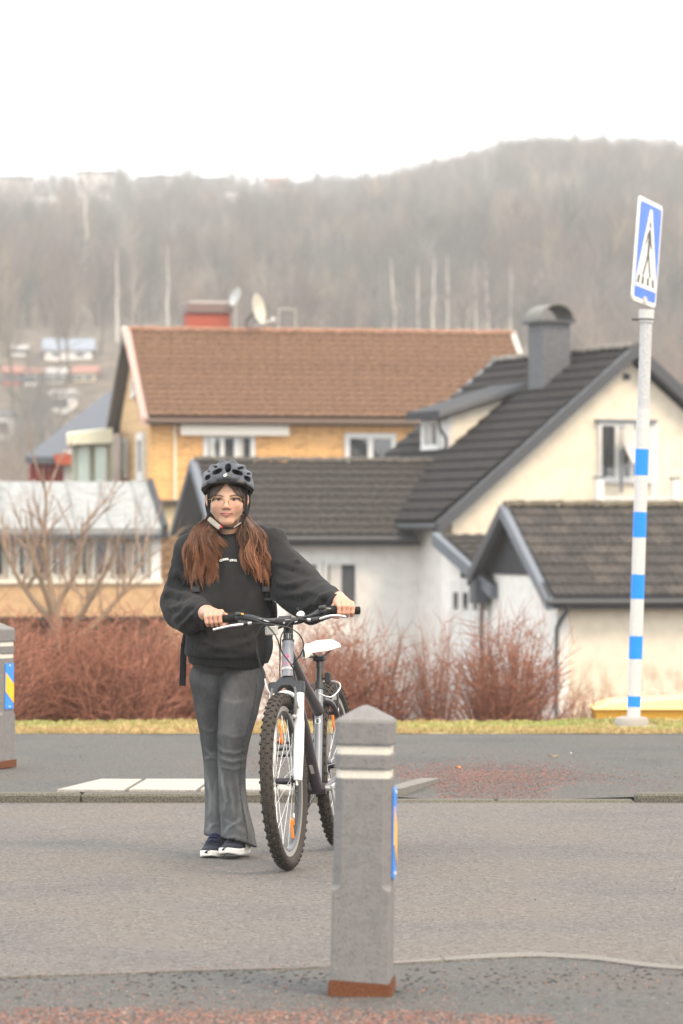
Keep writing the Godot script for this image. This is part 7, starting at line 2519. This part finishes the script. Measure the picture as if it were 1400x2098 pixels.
func make_hoodie(t: Node3D) -> Mb:
	var f := Field.new(gp(312, 1385, -0.24), gp(722, 1058, 0.47), 0.0075)
	var cn := func(ax: float, ay: float, az: float, bx: float, by: float, bz: float, ra: float, rb: float, k: float, zs := 1.0) -> void: f.cone(gp(ax, ay, az), gp(bx, by, bz), ra, rb, k, zs)
	# trunk
	cn.call(437, 1145, 0.0, 432, 1330, 0.015, 0.100, 0.104, 0.05, 1.02)
	cn.call(498, 1145, 0.0, 504, 1325, 0.015, 0.100, 0.106, 0.05, 1.02)
	cn.call(467, 1135, 0.005, 467, 1345, 0.02, 0.105, 0.112, 0.05, 1.0)
	cn.call(434, 1352, 0.0, 497, 1346, 0.0, 0.094, 0.094, 0.02, 1.15)
	cn.call(452, 1100, -0.02, 392, 1126, -0.01, 0.052, 0.062, 0.05)
	cn.call(482, 1100, -0.02, 553, 1116, 0.0, 0.052, 0.064, 0.05)
	# sleeves
	cn.call(394, 1130, -0.005, 368, 1228, -0.035, 0.066, 0.069, 0.04)
	cn.call(366, 1234, -0.03, 408, 1258, 0.20, 0.070, 0.060, 0.03)
	cn.call(408, 1258, 0.20, 420, 1257, 0.285, 0.058, 0.036, 0.02)
	cn.call(366, 1262, 0.02, 385, 1276, 0.14, 0.05, 0.045, 0.04)
	cn.call(553, 1122, 0.01, 618, 1198, 0.13, 0.068, 0.076, 0.05)
	cn.call(618, 1200, 0.13, 668, 1234, 0.28, 0.077, 0.062, 0.04)
	cn.call(668, 1232, 0.28, 694, 1237, 0.375, 0.064, 0.037, 0.02)
	cn.call(590, 1212, 0.10, 640, 1248, 0.21, 0.06, 0.06, 0.05)
	# creases that run from armpit, elbow and cuff
	for q in [[560, 1170, 0.095, 610, 1150, 0.17, 0.013], [575, 1215, 0.15, 632, 1190, 0.235, 0.014], [606, 1240, 0.20, 660, 1208, 0.30, 0.013], [632, 1262, 0.24, 676, 1226, 0.33, 0.011], [365, 1176, 0.05, 402, 1196, 0.085, 0.014], [343, 1215, 0.035, 385, 1233, 0.10, 0.014], [352, 1258, 0.08, 392, 1228, 0.15, 0.013], [380, 1285, 0.16, 402, 1228, 0.22, 0.011], [440, 1200, 0.112, 395, 1290, 0.105, 0.012], [500, 1190, 0.112, 536, 1300, 0.105, 0.012], [420, 1330, 0.125, 520, 1335, 0.125, 0.012]]:
		cn.call(q[0], q[1], q[2] - 0.008, q[3], q[4], q[5] - 0.008, q[6], q[6] * 0.5, 0.018)
	# hood lying on the shoulders, collar, neck opening
	cn.call(430, 1092, -0.055, 505, 1090, -0.055, 0.042, 0.042, 0.02)
	cn.call(420, 1092, -0.02, 412, 1096, 0.01, 0.034, 0.024, 0.02)
	cn.call(513, 1092, -0.02, 520, 1096, 0.01, 0.034, 0.024, 0.02)
	cn.call(440, 1094, 0.03, 466, 1104, 0.070, 0.018, 0.016, 0.012)
	cn.call(495, 1094, 0.03, 470, 1104, 0.070, 0.018, 0.016, 0.012)
	f.ball(gp(467, 1072, 0.035), Vector3(0.052, 0.060, 0.062), 0.008, Basis.IDENTITY, true)
	f.cut(gp(460, 1371, 0.1), (Vector3.DOWN + Vector3(-0.10, 0, 0)).normalized())
	var hem_y: float = gp(460, 1352, 0.1).y
	var m := Mb.new()
	var lines := []
	for q in [[0.010, 0.011, [566, 1193], [596, 1201], [632, 1183]], [0.011, 0.011, [648, 1258], [654, 1224], [688, 1209]], [0.010, 0.012, [573, 1218], [615, 1220], [650, 1204]], [0.008, 0.010, [615, 1254], [638, 1238], [660, 1231]], [0.007, 0.012, [560, 1150], [600, 1158], [640, 1172]], [0.004, 0.006, [560, 1094], [552, 1130], [548, 1172]],
		[0.012, 0.011, [338, 1214], [372, 1220], [406, 1208]], [0.011, 0.011, [352, 1278], [379, 1250], [414, 1228]], [0.009, 0.010, [368, 1287], [392, 1264], [410, 1249]], [0.009, 0.011, [364, 1168], [382, 1190], [408, 1206]], [0.008, 0.010, [350, 1160], [346, 1190], [343, 1212]], [0.008, 0.011, [338, 1246], [362, 1244], [392, 1232]],
		[0.006, 0.020, [461, 1117], [465, 1183], [458, 1255]], [0.007, 0.016, [530, 1196], [512, 1249], [496, 1282]], [0.006, 0.014, [408, 1240], [425, 1278], [430, 1320]], [0.006, 0.012, [395, 1300], [440, 1326], [500, 1330]], [0.006, 0.012, [540, 1290], [505, 1318], [460, 1322]]]:
		var pts := []
		for i in range(2, q.size()):
			var p := gp(q[i][0], q[i][1], 0.10)
			pts.append(Vector2(p.x, p.y))
		lines.append([q[0], q[1], pts])
	var bulge := func(p: Vector3, n: Vector3) -> float:
		var on_arm := smoothstep(0.17, 0.2, absf(p.x - 0.01))
		var big := crease.get_noise_3d(p.x * 5.5 + 3.0, p.y * 4.5, p.z * 5.5)
		var ax := Vector3(0.1, -0.99, 0.1)
		if p.x > 0.17: ax = Vector3(0.62, -0.45, 0.64)
		elif p.x < -0.14: ax = Vector3(0.35, -0.8, 0.5)
		var sd := ax.cross(Vector3(0, 0, 1)).normalized()
		var r := 1.0 - absf(crease.get_noise_3d(p.dot(ax) * 3.0 + p.dot(sd) * 1.2, p.dot(sd) * 7.0, p.dot(ax.cross(sd)) * 7.0 + 11.0)) * 2.0
		var e := big * 0.007 + pow(maxf(r, 0.0), 1.5) * lerpf(0.003, 0.0045, on_arm)
		if n.z > 0.0:
			var pp := Vector2(p.x + crease.get_noise_3d(p.x * 14.0, p.y * 14.0, 2.0) * 0.006, p.y + crease.get_noise_3d(p.x * 14.0, p.y * 14.0, 7.0) * 0.006)
			for l in lines:
				var pts: Array = l[2]
				for i in pts.size() - 1:
					var a: Vector2 = pts[i]; var b: Vector2 = pts[i + 1]
					var ab := b - a
					var tq := (pp - a).dot(ab) / ab.length_squared()
					if tq < 0.0 or tq > 1.0: continue
					var d := (pp - a).cross(ab.normalized())
					if absf(d) > 0.08: continue
					var tt := (i + tq) / (pts.size() - 1)
					var w: float = l[1]
					e += l[0] * (exp(-d * d / (w * w)) - 0.7 * exp(-pow((d - 1.7 * w) / w, 2.0))) * sin(clampf(tt * 0.92 + 0.06, 0, 1) * PI) * smoothstep(0.0, 0.4, n.z)
		var rib := smoothstep(hem_y + 0.004, hem_y - 0.004, p.y + 0.1 * p.x)
		if absf(p.x) > 0.19: rib = 0.0
		e = lerpf(e, -0.006 + 0.0012 * sin(p.x * 520.0), rib)
		# front pocket, a second layer of cloth
		var pk := smoothstep(0.128, 0.122, absf(p.x - 0.008) + 0.35 * maxf(0.0, p.y - hem_y - 0.06)) * smoothstep(hem_y + 0.185, hem_y + 0.18, p.y) * smoothstep(hem_y + 0.005, hem_y + 0.01, p.y)
		if n.z > 0.3 and absf(p.x) < 0.16: e += 0.0075 * pk
		return e
	f.surface(m, func(p: Vector3, _n: Vector3) -> Color:
		var v := 1.0 + crease.get_noise_3d(p.x * 40.0, p.y * 40.0, p.z * 40.0) * 0.12
		return Color(0.0245, 0.0250, 0.0262) * v, bulge)
	var cl := tinted(0.95)
	cl.metallic_specular = 0.22
	cl.rim_enabled = true
	cl.rim = 0.08
	cl.rim_tint = 0.6
	cl.normal_enabled = true
	cl.normal_texture = noise_tex(0.15, [], 256, FastNoiseLite.TYPE_SIMPLEX, 3, 141, 2.0)
	cl.uv1_triplanar = true
	cl.uv1_scale = Vector3(7, 7, 7)
	cl.normal_scale = 0.6
	var h := part("hoodie", m, cl, t)
	# ribbed cuffs
	for q in [[[416, 1257, 0.262], [425, 1257, 0.305], 0.041], [[689, 1236.5, 0.355], [698, 1237.5, 0.395], 0.041]]:
		var a := gp(q[0][0], q[0][1], q[0][2]); var b := gp(q[1][0], q[1][1], q[1][2])
		var c := Mb.new()
		var dv := (b - a).normalized()
		var u := dv.cross(Vector3.UP).normalized(); var w := dv.cross(u)
		c.tint = Color(0.019, 0.0195, 0.021)
		c.grid(72, 6, func(s: float, v: float) -> Vector3:
			var an := s * TAU
			var r: float = (q[2] + 0.0009 * sin(an * 24.0)) * (1.0 - 0.10 * v) * (1.0 + 0.05 * sin(v * PI))
			if v > 0.99: r *= 0.86
			return a + (b - a) * minf(v, 0.97) + (u * cos(an) + w * sin(an)) * r)
		part("cuff", c, cl, h)
	# lettering across the chest, in a wave
	var txt := "OSTRING TETHOR"
	var f1 := sans(true)
	var let := Mb.new()
	for k in txt.length():
		if txt[k] == " ": continue
		var tm := TextMesh.new()
		tm.font = f1; tm.text = txt[k]; tm.font_size = 32; tm.pixel_size = 0.00037; tm.depth = 0.0015
		var px := 452.3 + k * 2.42
		var py := 1147.5 - 4.2 * sin(clampf((px - 450.0) / 21.0, 0, 1) * PI * 0.6) if px < 470.5 else 1147.2 - 1.6 * sin((px - 470.0) / 16.0 * PI)
		var p := gp(px, py, 0.12)
		var z := front_of(m, p, 0.010)
		var a: Array = tm.get_mesh_arrays()
		var v: PackedVector3Array = a[Mesh.ARRAY_VERTEX]
		var ix: PackedInt32Array = a[Mesh.ARRAY_INDEX] if a[Mesh.ARRAY_INDEX] != null else PackedInt32Array(range(v.size()))
		var xf := Transform3D(Basis(Vector3.BACK, (0.35 if px < 460 else (0.0 if px < 466 else -0.1)) if px < 470.5 else (-0.2 if px < 475 else 0.1)) * Basis.from_scale(Vector3(1.05, 1, 1)), Vector3(p.x, p.y - 0.004, z + 0.0016))
		for i in range(0, ix.size(), 3): let.tri(xf * v[ix[i]], xf * v[ix[i + 2]], xf * v[ix[i + 1]])
	part("lettering", let, plain(lin(0.78, 0.78, 0.78), 0.7), h)
	return m

func make_shoes(t: Node3D) -> void:
	var navy := plain(lin(0.020, 0.023, 0.032), 0.8)
	navy.rim_enabled = true; navy.rim = 0.3
	for q in [[Vector3(440, 1757, -0.055), 0.13, 0.0, 0.09, "shoe"], [Vector3(485, 1757, 0.02), -0.30, 0.013, 0.14, "shoe_001"]]:
		var n := Node3D.new(); n.name = q[4]; t.add_child(n)
		var o := gp(q[0].x, q[0].y, q[0].z)
		n.position = Vector3(o.x, q[2] + 0.001, q[0].z)
		n.rotation = Vector3(-0.03 if q[2] > 0 else 0.0, q[1] * -1.0 if q[2] == 0.0 else q[1], 0)
		var L := 0.235
		var half := func(v: float) -> float:                       # half width from heel (0) to toe (1)
			var w := 0.031 + 0.013 * smoothstep(0.25, 0.72, v)
			if v < 0.12: w *= sqrt(maxf(0.0, 1.0 - pow((0.12 - v) / 0.125, 2.0)))
			if v > 0.76: w *= sqrt(maxf(0.0, 1.0 - pow((v - 0.76) / 0.245, 2.2)))
			return w
		var m := Mb.new()
		m.grid(12, 30, func(u: float, v: float) -> Vector3:
			var a := (u - 0.5) * 2.0
			var w: float = half.call(v) * 0.97
			var top := lerpf(0.085, 0.088, smoothstep(0.0, 0.35, v)) - 0.045 * smoothstep(0.42, 0.80, v) - 0.012 * smoothstep(0.85, 1.0, v)
			var x := sin(a * PI * 0.5) * w
			var c := pow(maxf(cos(a * PI * 0.5), 0.0), 0.6)
			return Vector3(x, 0.020 + (top - 0.020) * c, lerpf(-0.105, 0.130, v)), true)
		part("upper", m, navy, n)
		m = Mb.new()
		var ringf := func(y: float, k: float) -> Array:
			var r := []
			for i in 25: r.append(Vector3(half.call(i / 24.0) * k, y + 0.010 * pow(maxf(0.0, i / 24.0 - 0.75) / 0.25, 2.0) * (1.0 if y < 0.01 else 0.6), lerpf(-0.105, 0.130, i / 24.0) * (1.0 + (k - 1.0) * 0.3)))
			for i in range(23, 0, -1): r.append(Vector3(-half.call(i / 24.0) * k, y + 0.010 * pow(maxf(0.0, i / 24.0 - 0.75) / 0.25, 2.0) * (1.0 if y < 0.01 else 0.6), lerpf(-0.105, 0.130, i / 24.0) * (1.0 + (k - 1.0) * 0.3)))
			r.reverse()
			return r
		var rs := [ringf.call(0.0, 0.97), ringf.call(0.004, 1.03), ringf.call(0.022, 1.05), ringf.call(0.026, 1.01)]
		rings(m, rs, false, false)
		for i in 23:
			var r0: Array = rs[3]
			m.quad(r0[i + 1], r0[i], r0[47 - i if i > 0 else 0], r0[46 - i]) if i < 22 else m.tri(r0[i + 1], r0[i], r0[46 - i])
			var r1: Array = rs[0]
			if i < 22: m.quad(r1[i], r1[i + 1], r1[46 - i], r1[47 - i if i > 0 else 0])
		part("sole", m, plain(lin(0.72, 0.70, 0.65), 0.6), n)
		m = Mb.new()
		for i in 3:
			var v := 0.46 + i * 0.075
			var top := lerpf(0.085, 0.088, 1.0) - 0.045 * smoothstep(0.42, 0.80, v)
			var z := lerpf(-0.105, 0.130, v)
			m.tube(smooth([Vector3(-0.022, top - 0.008, z), Vector3(0, top + 0.002, z + 0.005), Vector3(0.022, top - 0.008, z)], 5), [0.0042], 8)
		part("laces", m, plain(lin(0.028, 0.032, 0.075), 0.8), n)
		m = Mb.new()
		m.tube(smooth([Vector3(-0.029, 0.055, 0.028), Vector3(-0.02, 0.062, 0.062), Vector3(0, 0.056, 0.082), Vector3(0.02, 0.062, 0.062), Vector3(0.029, 0.055, 0.028)], 5), [0.0016], 6)
		part("toe_seam", m, plain(lin(0.012, 0.013, 0.018), 0.8), n)
		if q[2] > 0.0:
			m = Mb.new()
			m.box(Vector3(0.036, 0.045, -0.02), Vector3(0.006, 0.05, 0.03), Basis(Vector3.RIGHT, 0.5), 0.002)
			part("pale_flank", m, plain(lin(0.7, 0.68, 0.64), 0.7), n)

func make_helmet(t: Node3D, hc: Vector3) -> void:
	var h := Node3D.new(); h.name = "helmet"; t.add_child(h)
	var c := hc + Vector3(0.002, 0.050, -0.018)
	var f := Field.new(c + Vector3(-0.118, -0.085, -0.15), c + Vector3(0.118, 0.118, 0.145), 0.0034)
	f.ball(c, Vector3(0.1055, 0.101, 0.138), 0.01)
	f.cone(c + Vector3(-0.086, -0.012, 0.03), c + Vector3(-0.06, 0.008, 0.10), 0.016, 0.014, 0.02)
	f.cone(c + Vector3(0.086, -0.012, 0.03), c + Vector3(0.06, 0.008, 0.10), 0.016, 0.014, 0.02)
	for s in [-1.0, 1.0]:                                  # raised ribs from brow to crown
		f.cone(c + Vector3(s * 0.008, 0.035, 0.128), c + Vector3(s * 0.020, 0.094, 0.03), 0.011, 0.013, 0.012)
		f.cone(c + Vector3(s * 0.020, 0.094, 0.03), c + Vector3(s * 0.022, 0.088, -0.06), 0.013, 0.012, 0.012)
		f.cone(c + Vector3(s * 0.030, 0.030, 0.122), c + Vector3(s * 0.062, 0.078, 0.02), 0.010, 0.011, 0.012)
		f.cone(c + Vector3(s * 0.070, 0.020, 0.095), c + Vector3(s * 0.088, 0.05, 0.0), 0.010, 0.011, 0.012)
	var at_px := func(x: float, y: float) -> Vector3:            # on the shell, seen from in front
		var p := (gp(x, y, 0.1) - c)
		var q := 1.0 - pow(p.x / 0.108, 2.0) - pow(p.y / 0.104, 2.0)
		return c + Vector3(p.x, p.y, 0.138 * sqrt(maxf(q, 0.0)))
	var vents := [[468, 957, 0.012, 0.026, 0.045, 0.0], [446, 967, 0.022, 0.0095, 0.04, -0.42], [488, 969, 0.025, 0.0095, 0.04, 0.30], [426, 979, 0.013, 0.0095, 0.035, -0.5], [508, 982, 0.017, 0.0100, 0.035, 0.55], [440, 956, 0.013, 0.0055, 0.03, 0.45], [495, 959, 0.018, 0.0055, 0.03, -0.30], [426, 966, 0.009, 0.004, 0.03, 0.4], [510, 971, 0.010, 0.004, 0.03, -0.2]]
	for v in vents:
		var p: Vector3 = at_px.call(v[0], v[1])
		f.ball(p, Vector3(v[2], v[3], v[4]), 0.006, Basis(Vector3.BACK, v[5] * -1.0), true)
	f.ball(c + Vector3(0, -0.012, 0.0), Vector3(0.088, 0.088, 0.118), 0.004, Basis.IDENTITY, true)
	f.cut(c + Vector3(0, 0.012, 0.125), (Vector3.DOWN + Vector3(0, 0, 0.30)).normalized())
	var m := Mb.new()
	f.surface(m, func(p: Vector3, n: Vector3) -> Color:
		var q := p - c
		var low := q.y - (0.012 + 0.30 * (q.z - 0.125))
		var inside := pow(q.x / 0.095, 2.0) + pow((q.y + 0.012) / 0.095, 2.0) + pow(q.z / 0.126, 2.0)
		var col := Color(0.022, 0.025, 0.032)
		if inside < 1.0: col = Color(0.012, 0.012, 0.013)
		if low < 0.0125: col = Color(0.014, 0.014, 0.015)
		return col)
	var mt := tinted(0.5)
	part("shell", m, mt, h)
	var ch := Mb.new()                                       # white linked-ring mark
	for k in 2:
		var p := gp(463.5 + k * 2.4, 976.2 - k * 1.8, 0.0)
		p.z = front_of(m, p, 0.006) + 0.0008
		var pts := []
		for q in 15: pts.append(p + Vector3(cos(TAU * q / 14) * 0.0042, sin(TAU * q / 14) * 0.0042, -0.001 * sin(TAU * q / 14)))
		ch.tube(pts, [0.0013], 6, false)
	part("ring_mark", ch, plain(lin(0.75, 0.75, 0.75), 0.5), h)
	# straps, padded sleeve and red buckle
	var black := plain(lin(0.018, 0.018, 0.018), 0.8)
	var hp := func(x: float, y: float, z: float) -> Vector3: return gp(x, y, 0.06 + z)
	for st in [[[427, 1000, 0.03], [427.5, 1030, 0.03], [429, 1052, 0.04], [430, 1064, 0.045]], [[424, 1003, -0.03], [423, 1035, -0.02], [428, 1058, 0.03]], [[505, 1000, 0.03], [505, 1030, 0.03], [503.5, 1048, 0.035], [502, 1060, 0.03]], [[511, 1005, -0.03], [511, 1035, -0.02], [505, 1058, 0.02]], [[502, 1060, 0.03], [492, 1073, 0.035], [478, 1081.5, 0.05], [464, 1082, 0.055], [452, 1080, 0.06]]]:
		var pts := []
		for q in st: pts.append(hp.call(q[0], q[1], q[2]))
		var s := Mb.new()
		s.tube(smooth(pts, 5), [0.005], 8, true, 0.35, Vector3(1, 0.2, 0))
		part("strap", s, black, h)
	var beige := grained(lin(0.29, 0.275, 0.235), 12.0, 0.85, 1.1, 0.85, 0.05, 151)
	var pad := Mb.new()
	var a: Vector3 = hp.call(428.5, 1063, 0.055); var b: Vector3 = hp.call(450.5, 1081.5, 0.075)
	var dv := (b - a).normalized()
	pad.box((a + b) * 0.5, Vector3((b - a).length() * 1.08, 0.0205, 0.010), Basis(dv, Vector3(0, 0, 1).cross(dv).normalized(), dv.cross(Vector3(0, 0, 1).cross(dv).normalized())), 0.003)
	part("chin_pad", pad, beige, h)
	var pad2 := Mb.new()
	pad2.tube(smooth([hp.call(494, 1070.5, 0.045), hp.call(487, 1076, 0.05), hp.call(479, 1081, 0.058)], 4), [0.004, 0.006, 0.006, 0.006, 0.006, 0.005], 8, true, 0.5)
	part("chin_pad", pad2, beige, h)
	var bk := Mb.new()
	bk.box(hp.call(453.5, 1079.5, 0.077), Vector3(0.010, 0.009, 0.008), Basis(Vector3.BACK, 0.5), 0.002)
	part("buckle", bk, plain(lin(0.62, 0.03, 0.04), 0.4), h)
	bk = Mb.new()
	bk.box(hp.call(453.0, 1084, 0.075), Vector3(0.009, 0.006, 0.008), Basis(Vector3.BACK, 0.5), 0.002)
	bk.box(hp.call(457.0, 1082, 0.073), Vector3(0.006, 0.008, 0.007), Basis(Vector3.BACK, 0.5), 0.002)
	part("buckle_frame", bk, black, h)

func make_hair(t: Node3D, hc: Vector3, head: Mb) -> void:
	var brow := Mb.new()
	for q in head.v:
		var p := q - hc
		if p.z > -0.02 and p.y > -0.03: brow.v.append(q)
	var r := RandomNumberGenerator.new()
	r.seed = 77
	var hair := Node3D.new(); hair.name = "hair"; t.add_child(hair)
	var mat := tinted(0.42)
	mat.metallic_specular = 0.4
	# close cap below the helmet, open over the face
	var f := Field.new(hc + Vector3(-0.1, -0.09, -0.125), hc + Vector3(0.1, 0.12, 0.10), 0.0045)
	f.ball(hc + Vector3(0, 0.028, -0.016), Vector3(0.0775, 0.090, 0.097), 0.01)
	f.ball(hc + Vector3(0, -0.02, -0.055), Vector3(0.068, 0.07, 0.05), 0.02)
	f.ball(hc + Vector3(0, -0.035, 0.10), Vector3(0.064, 0.115, 0.085), 0.004, Basis.IDENTITY, true)
	for s in [-1.0, 1.0]:
		f.ball(hc + Vector3(s * 0.082, -0.008, -0.005), Vector3(0.014, 0.026, 0.024), 0.004, Basis.IDENTITY, true)
	var cap := Mb.new()
	f.surface(cap, func(p: Vector3, _n: Vector3) -> Color: return Color(0.026, 0.016, 0.012) * (1.0 + crease.get_noise_3d(p.x * 150.0, p.y * 20.0, p.z * 60.0) * 0.5))
	part("cap", cap, mat, hair)
	# fringe: parted in the middle, drawn back to both sides
	var fr := Mb.new()
	for s in [-1.0, 1.0]:
		for k in 70:
			var u := r.randf()
			var v := r.randf_range(0.7, 1.6)
			fr.tint = Color(0.030, 0.019, 0.014) * v if r.randf() < 0.8 else Color(0.08, 0.05, 0.035)
			var on := func(x: float, y: float, off: float) -> Vector3:
				var q := maxf(0.0, 1.0 - pow(x / 0.0785, 2.0) - pow((y - 0.0) / 0.125, 2.0))
				var z := -0.016 + 0.1085 * sqrt(q) + off
				return hc + Vector3(x, y, maxf(z, front_of(brow, hc + Vector3(x, y, 0), 0.005) - hc.z + 0.0018 + off))
			var x0: float = s * (0.001 + 0.040 * u)
			var pts := [on.call(x0, 0.082, 0.0), on.call(x0 + s * (0.007 + 0.006 * u), 0.058 - 0.006 * u, 0.001), on.call(s * lerpf(0.027, 0.055, u), 0.038, 0.0015), on.call(s * lerpf(0.043, 0.066, u), 0.016, 0.001), on.call(s * lerpf(0.0555, 0.070, u), -0.006, 0.0), hc + Vector3(s * 0.069, -0.028 - 0.02 * u, 0.012 - 0.02 * u)]
			fr.tube(smooth(pts, 4), [0.0024, 0.0026, 0.0026, 0.0026, 0.0024, 0.0022, 0.0022, 0.002, 0.002, 0.002, 0.0018, 0.0018, 0.0016, 0.0014, 0.0012], 4, false)
	part("fringe", fr, mat, hair)
	# two loose bunches over the shoulders, lock by lock
	for s in [0, 1]:
		var tie := gp(434, 1055, 0.015) if s == 0 else gp(503, 1052, 0.015)
		var mass := Mb.new()
		var g := Field.new(gp(362, 1205, -0.05), gp(568, 1040, 0.24), 0.007)
		var spine := [[432, 1058, 0.015], [414, 1082, 0.055], [412, 1120, 0.10], [420, 1158, 0.112]] if s == 0 else [[506, 1056, 0.015], [516, 1082, 0.055], [519, 1120, 0.10], [524, 1158, 0.112]]
		var wd := [0.010, 0.022, 0.036, 0.026]
		for k in 3: g.cone(gp(spine[k][0], spine[k][1], spine[k][2]), gp(spine[k + 1][0], spine[k + 1][1], spine[k + 1][2]), wd[k], wd[k + 1], 0.02, 0.5)
		g.surface(mass, func(p: Vector3, _n: Vector3) -> Color: return Color(0.055, 0.024, 0.014) * (1.0 + crease.get_noise_3d(p.x * 90.0, p.y * 12.0, p.z * 90.0) * 0.6))
		var lk := Mb.new()
		for c in 44:
			var u := (c + r.randf()) / 44.0
			var depth := r.randf()
			var ex: float; var ey: float; var mx: float
			if s == 0:
				ex = lerpf(374, 463, u) + r.randfn(0, 2.0)
				ey = 1166 + 20 * sin(u * PI) + r.randfn(0, 9)
				if u > 0.75: ey -= 34 * (u - 0.75) / 0.25
				mx = lerpf(392, 440, u)
			else:
				ex = lerpf(489, 552, u) + r.randfn(0, 2.0)
				ey = 1166 + 14 * u + r.randfn(0, 9)
				mx = lerpf(493, 541, u)
			var zf := 0.085 + 0.055 * depth * sin(clampf(u, 0.08, 0.92) * PI)
			var tone := r.randf_range(0.65, 1.45)
			var ph := r.randf() * TAU
			var amp := r.randf_range(3.0, 8.0)
			var fq := r.randf_range(1.3, 2.3)
			for k in 34:
				var jx := r.randfn(0, 3.0); var jz := r.randfn(0, 0.006); var jy := r.randfn(0, 7)
				var tv := tone * r.randf_range(0.6, 1.4)
				var pts := []
				var n := 13
				for i in n:
					var w := float(i) / (n - 1)
					var base: Vector3
					var py := lerpf(1055.0, ey + jy, w)
					var px0 := (434.0 if s == 0 else 503.0)
					var px := lerpf(px0 + jx * 0.4 + (u - 0.5) * 14.0, lerpf(mx, ex, smoothstep(0.3, 1.0, w)) + jx * (0.4 + 0.6 * sin(w * PI)), smoothstep(0.0, 0.36, w))
					px += sin(w * fq * TAU + ph) * amp * smoothstep(0.1, 0.6, w)
					var z := lerpf(0.02, zf, smoothstep(0.0, 0.30, w)) + jz * sin(w * PI) + 0.006 * cos(w * fq * TAU + ph) * w + 0.016 * sin(w * PI) * depth
					pts.append(gp(px, py, z))
				var f0 := lk.v.size()
				lk.tube(pts, [0.0012, 0.0012, 0.0012, 0.0012, 0.0012, 0.0012, 0.0012, 0.0011, 0.0010, 0.0009, 0.0008, 0.0006, 0.0003], 3, false)
				for i in range(f0, lk.v.size()):
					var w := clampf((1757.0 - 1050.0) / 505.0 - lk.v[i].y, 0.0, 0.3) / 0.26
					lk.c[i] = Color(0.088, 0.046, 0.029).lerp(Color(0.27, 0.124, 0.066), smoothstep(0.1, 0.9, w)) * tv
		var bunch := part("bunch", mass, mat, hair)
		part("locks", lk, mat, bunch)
		var tb := Mb.new()
		tb.tube([tie + Vector3(-0.008, 0.006, 0), tie + Vector3(0.0, -0.004, 0.006), tie + Vector3(0.008, 0.002, 0)], [0.007], 8)
		part("hair_tie", tb, plain(lin(0.015, 0.015, 0.015), 0.8), bunch)

func make_backpack(hood: Mb) -> void:
	var b := thing("backpack", "black backpack worn by the person, one strap hanging loose", "backpack", feet)
	var black := grained(lin(0.016, 0.016, 0.018), 10.0, 0.8, 1.3, 0.8, 0.06, 161)
	var f := Field.new(gp(372, 1290, -0.36), gp(590, 1075, -0.05), 0.010)
	f.cone(gp(430, 1125, -0.19), gp(428, 1245, -0.20), 0.075, 0.085, 0.03, 1.0)
	f.cone(gp(505, 1125, -0.19), gp(508, 1245, -0.20), 0.075, 0.085, 0.03, 1.0)
	f.cone(gp(467, 1115, -0.20), gp(467, 1250, -0.22), 0.085, 0.09, 0.03, 1.0)
	f.cone(gp(535, 1190, -0.16), gp(538, 1244, -0.16), 0.05, 0.055, 0.03, 1.0)
	var m := Mb.new()
	f.surface(m, func(_p: Vector3, _n: Vector3) -> Color: return Color.WHITE)
	part("bag", m, black, b)
	# shoulder straps lie on the cloth of the hoodie
	for st in [[[531, 1078], [536, 1092], [541, 1110], [545, 1140], [546, 1175], [545, 1205]], [[404, 1092], [398, 1112], [396, 1140], [398, 1175], [402, 1205]]]:
		var pts := []
		for q in st:
			var p := gp(q[0], q[1], 0.1)
			var z := front_of(hood, p, 0.012)
			if z < -1.0: z = 0.0
			pts.append(Vector3(p.x, p.y, z + 0.003))
		pts.push_front(pts[0] + Vector3(0, -0.012, -0.10))
		m = Mb.new()
		m.tube(smooth(pts, 5), [0.024], 10, true, 0.22, Vector3(1, 0, 0))
		part("shoulder_strap", m, black, b)
		m = Mb.new()
		var e: Vector3 = pts[pts.size() - 1]
		var sx := 1.0 if st[0][0] > 467 else -1.0
		m.tube(smooth([e, e + Vector3(sx * 0.012, -0.05, -0.005), e + Vector3(sx * 0.030, -0.10, -0.06), e + Vector3(sx * 0.02, -0.12, -0.18)], 5), [0.012], 8, true, 0.2, Vector3(1, 0, 0))
		part("webbing", m, black, b)
		m = Mb.new()
		m.box(e + Vector3(0, -0.004, 0.005), Vector3(0.034, 0.026, 0.012), Basis.IDENTITY, 0.003)
		m.box(e + Vector3(sx * 0.008, -0.045, 0.006), Vector3(0.03, 0.012, 0.010), Basis.IDENTITY, 0.003)
		part("buckle", m, plain(lin(0.02, 0.02, 0.02), 0.35), b)
	m = Mb.new()
	m.tube(smooth([gp(560, 1235, -0.1), gp(562, 1262, -0.06), gp(556, 1285, -0.05), gp(552, 1306, -0.06), gp(550, 1322, -0.07)], 4), [0.014], 8, true, 0.25, Vector3(1, 0, 0.2))
	part("side_strap", m, black, b)
	m = Mb.new()
	m.tube(smooth([gp(392, 1265, -0.13), gp(381, 1305, -0.12), gp(377, 1330, -0.11), gp(375.5, 1370, -0.105), gp(374, 1405, -0.10)], 5), [0.0135], 8, true, 0.12, Vector3(1, 0, 0.15))
	m.box(gp(379, 1322, -0.115), Vector3(0.032, 0.02, 0.01), Basis(Vector3.BACK, 0.06), 0.002)
	part("loose_strap", m, black, b)
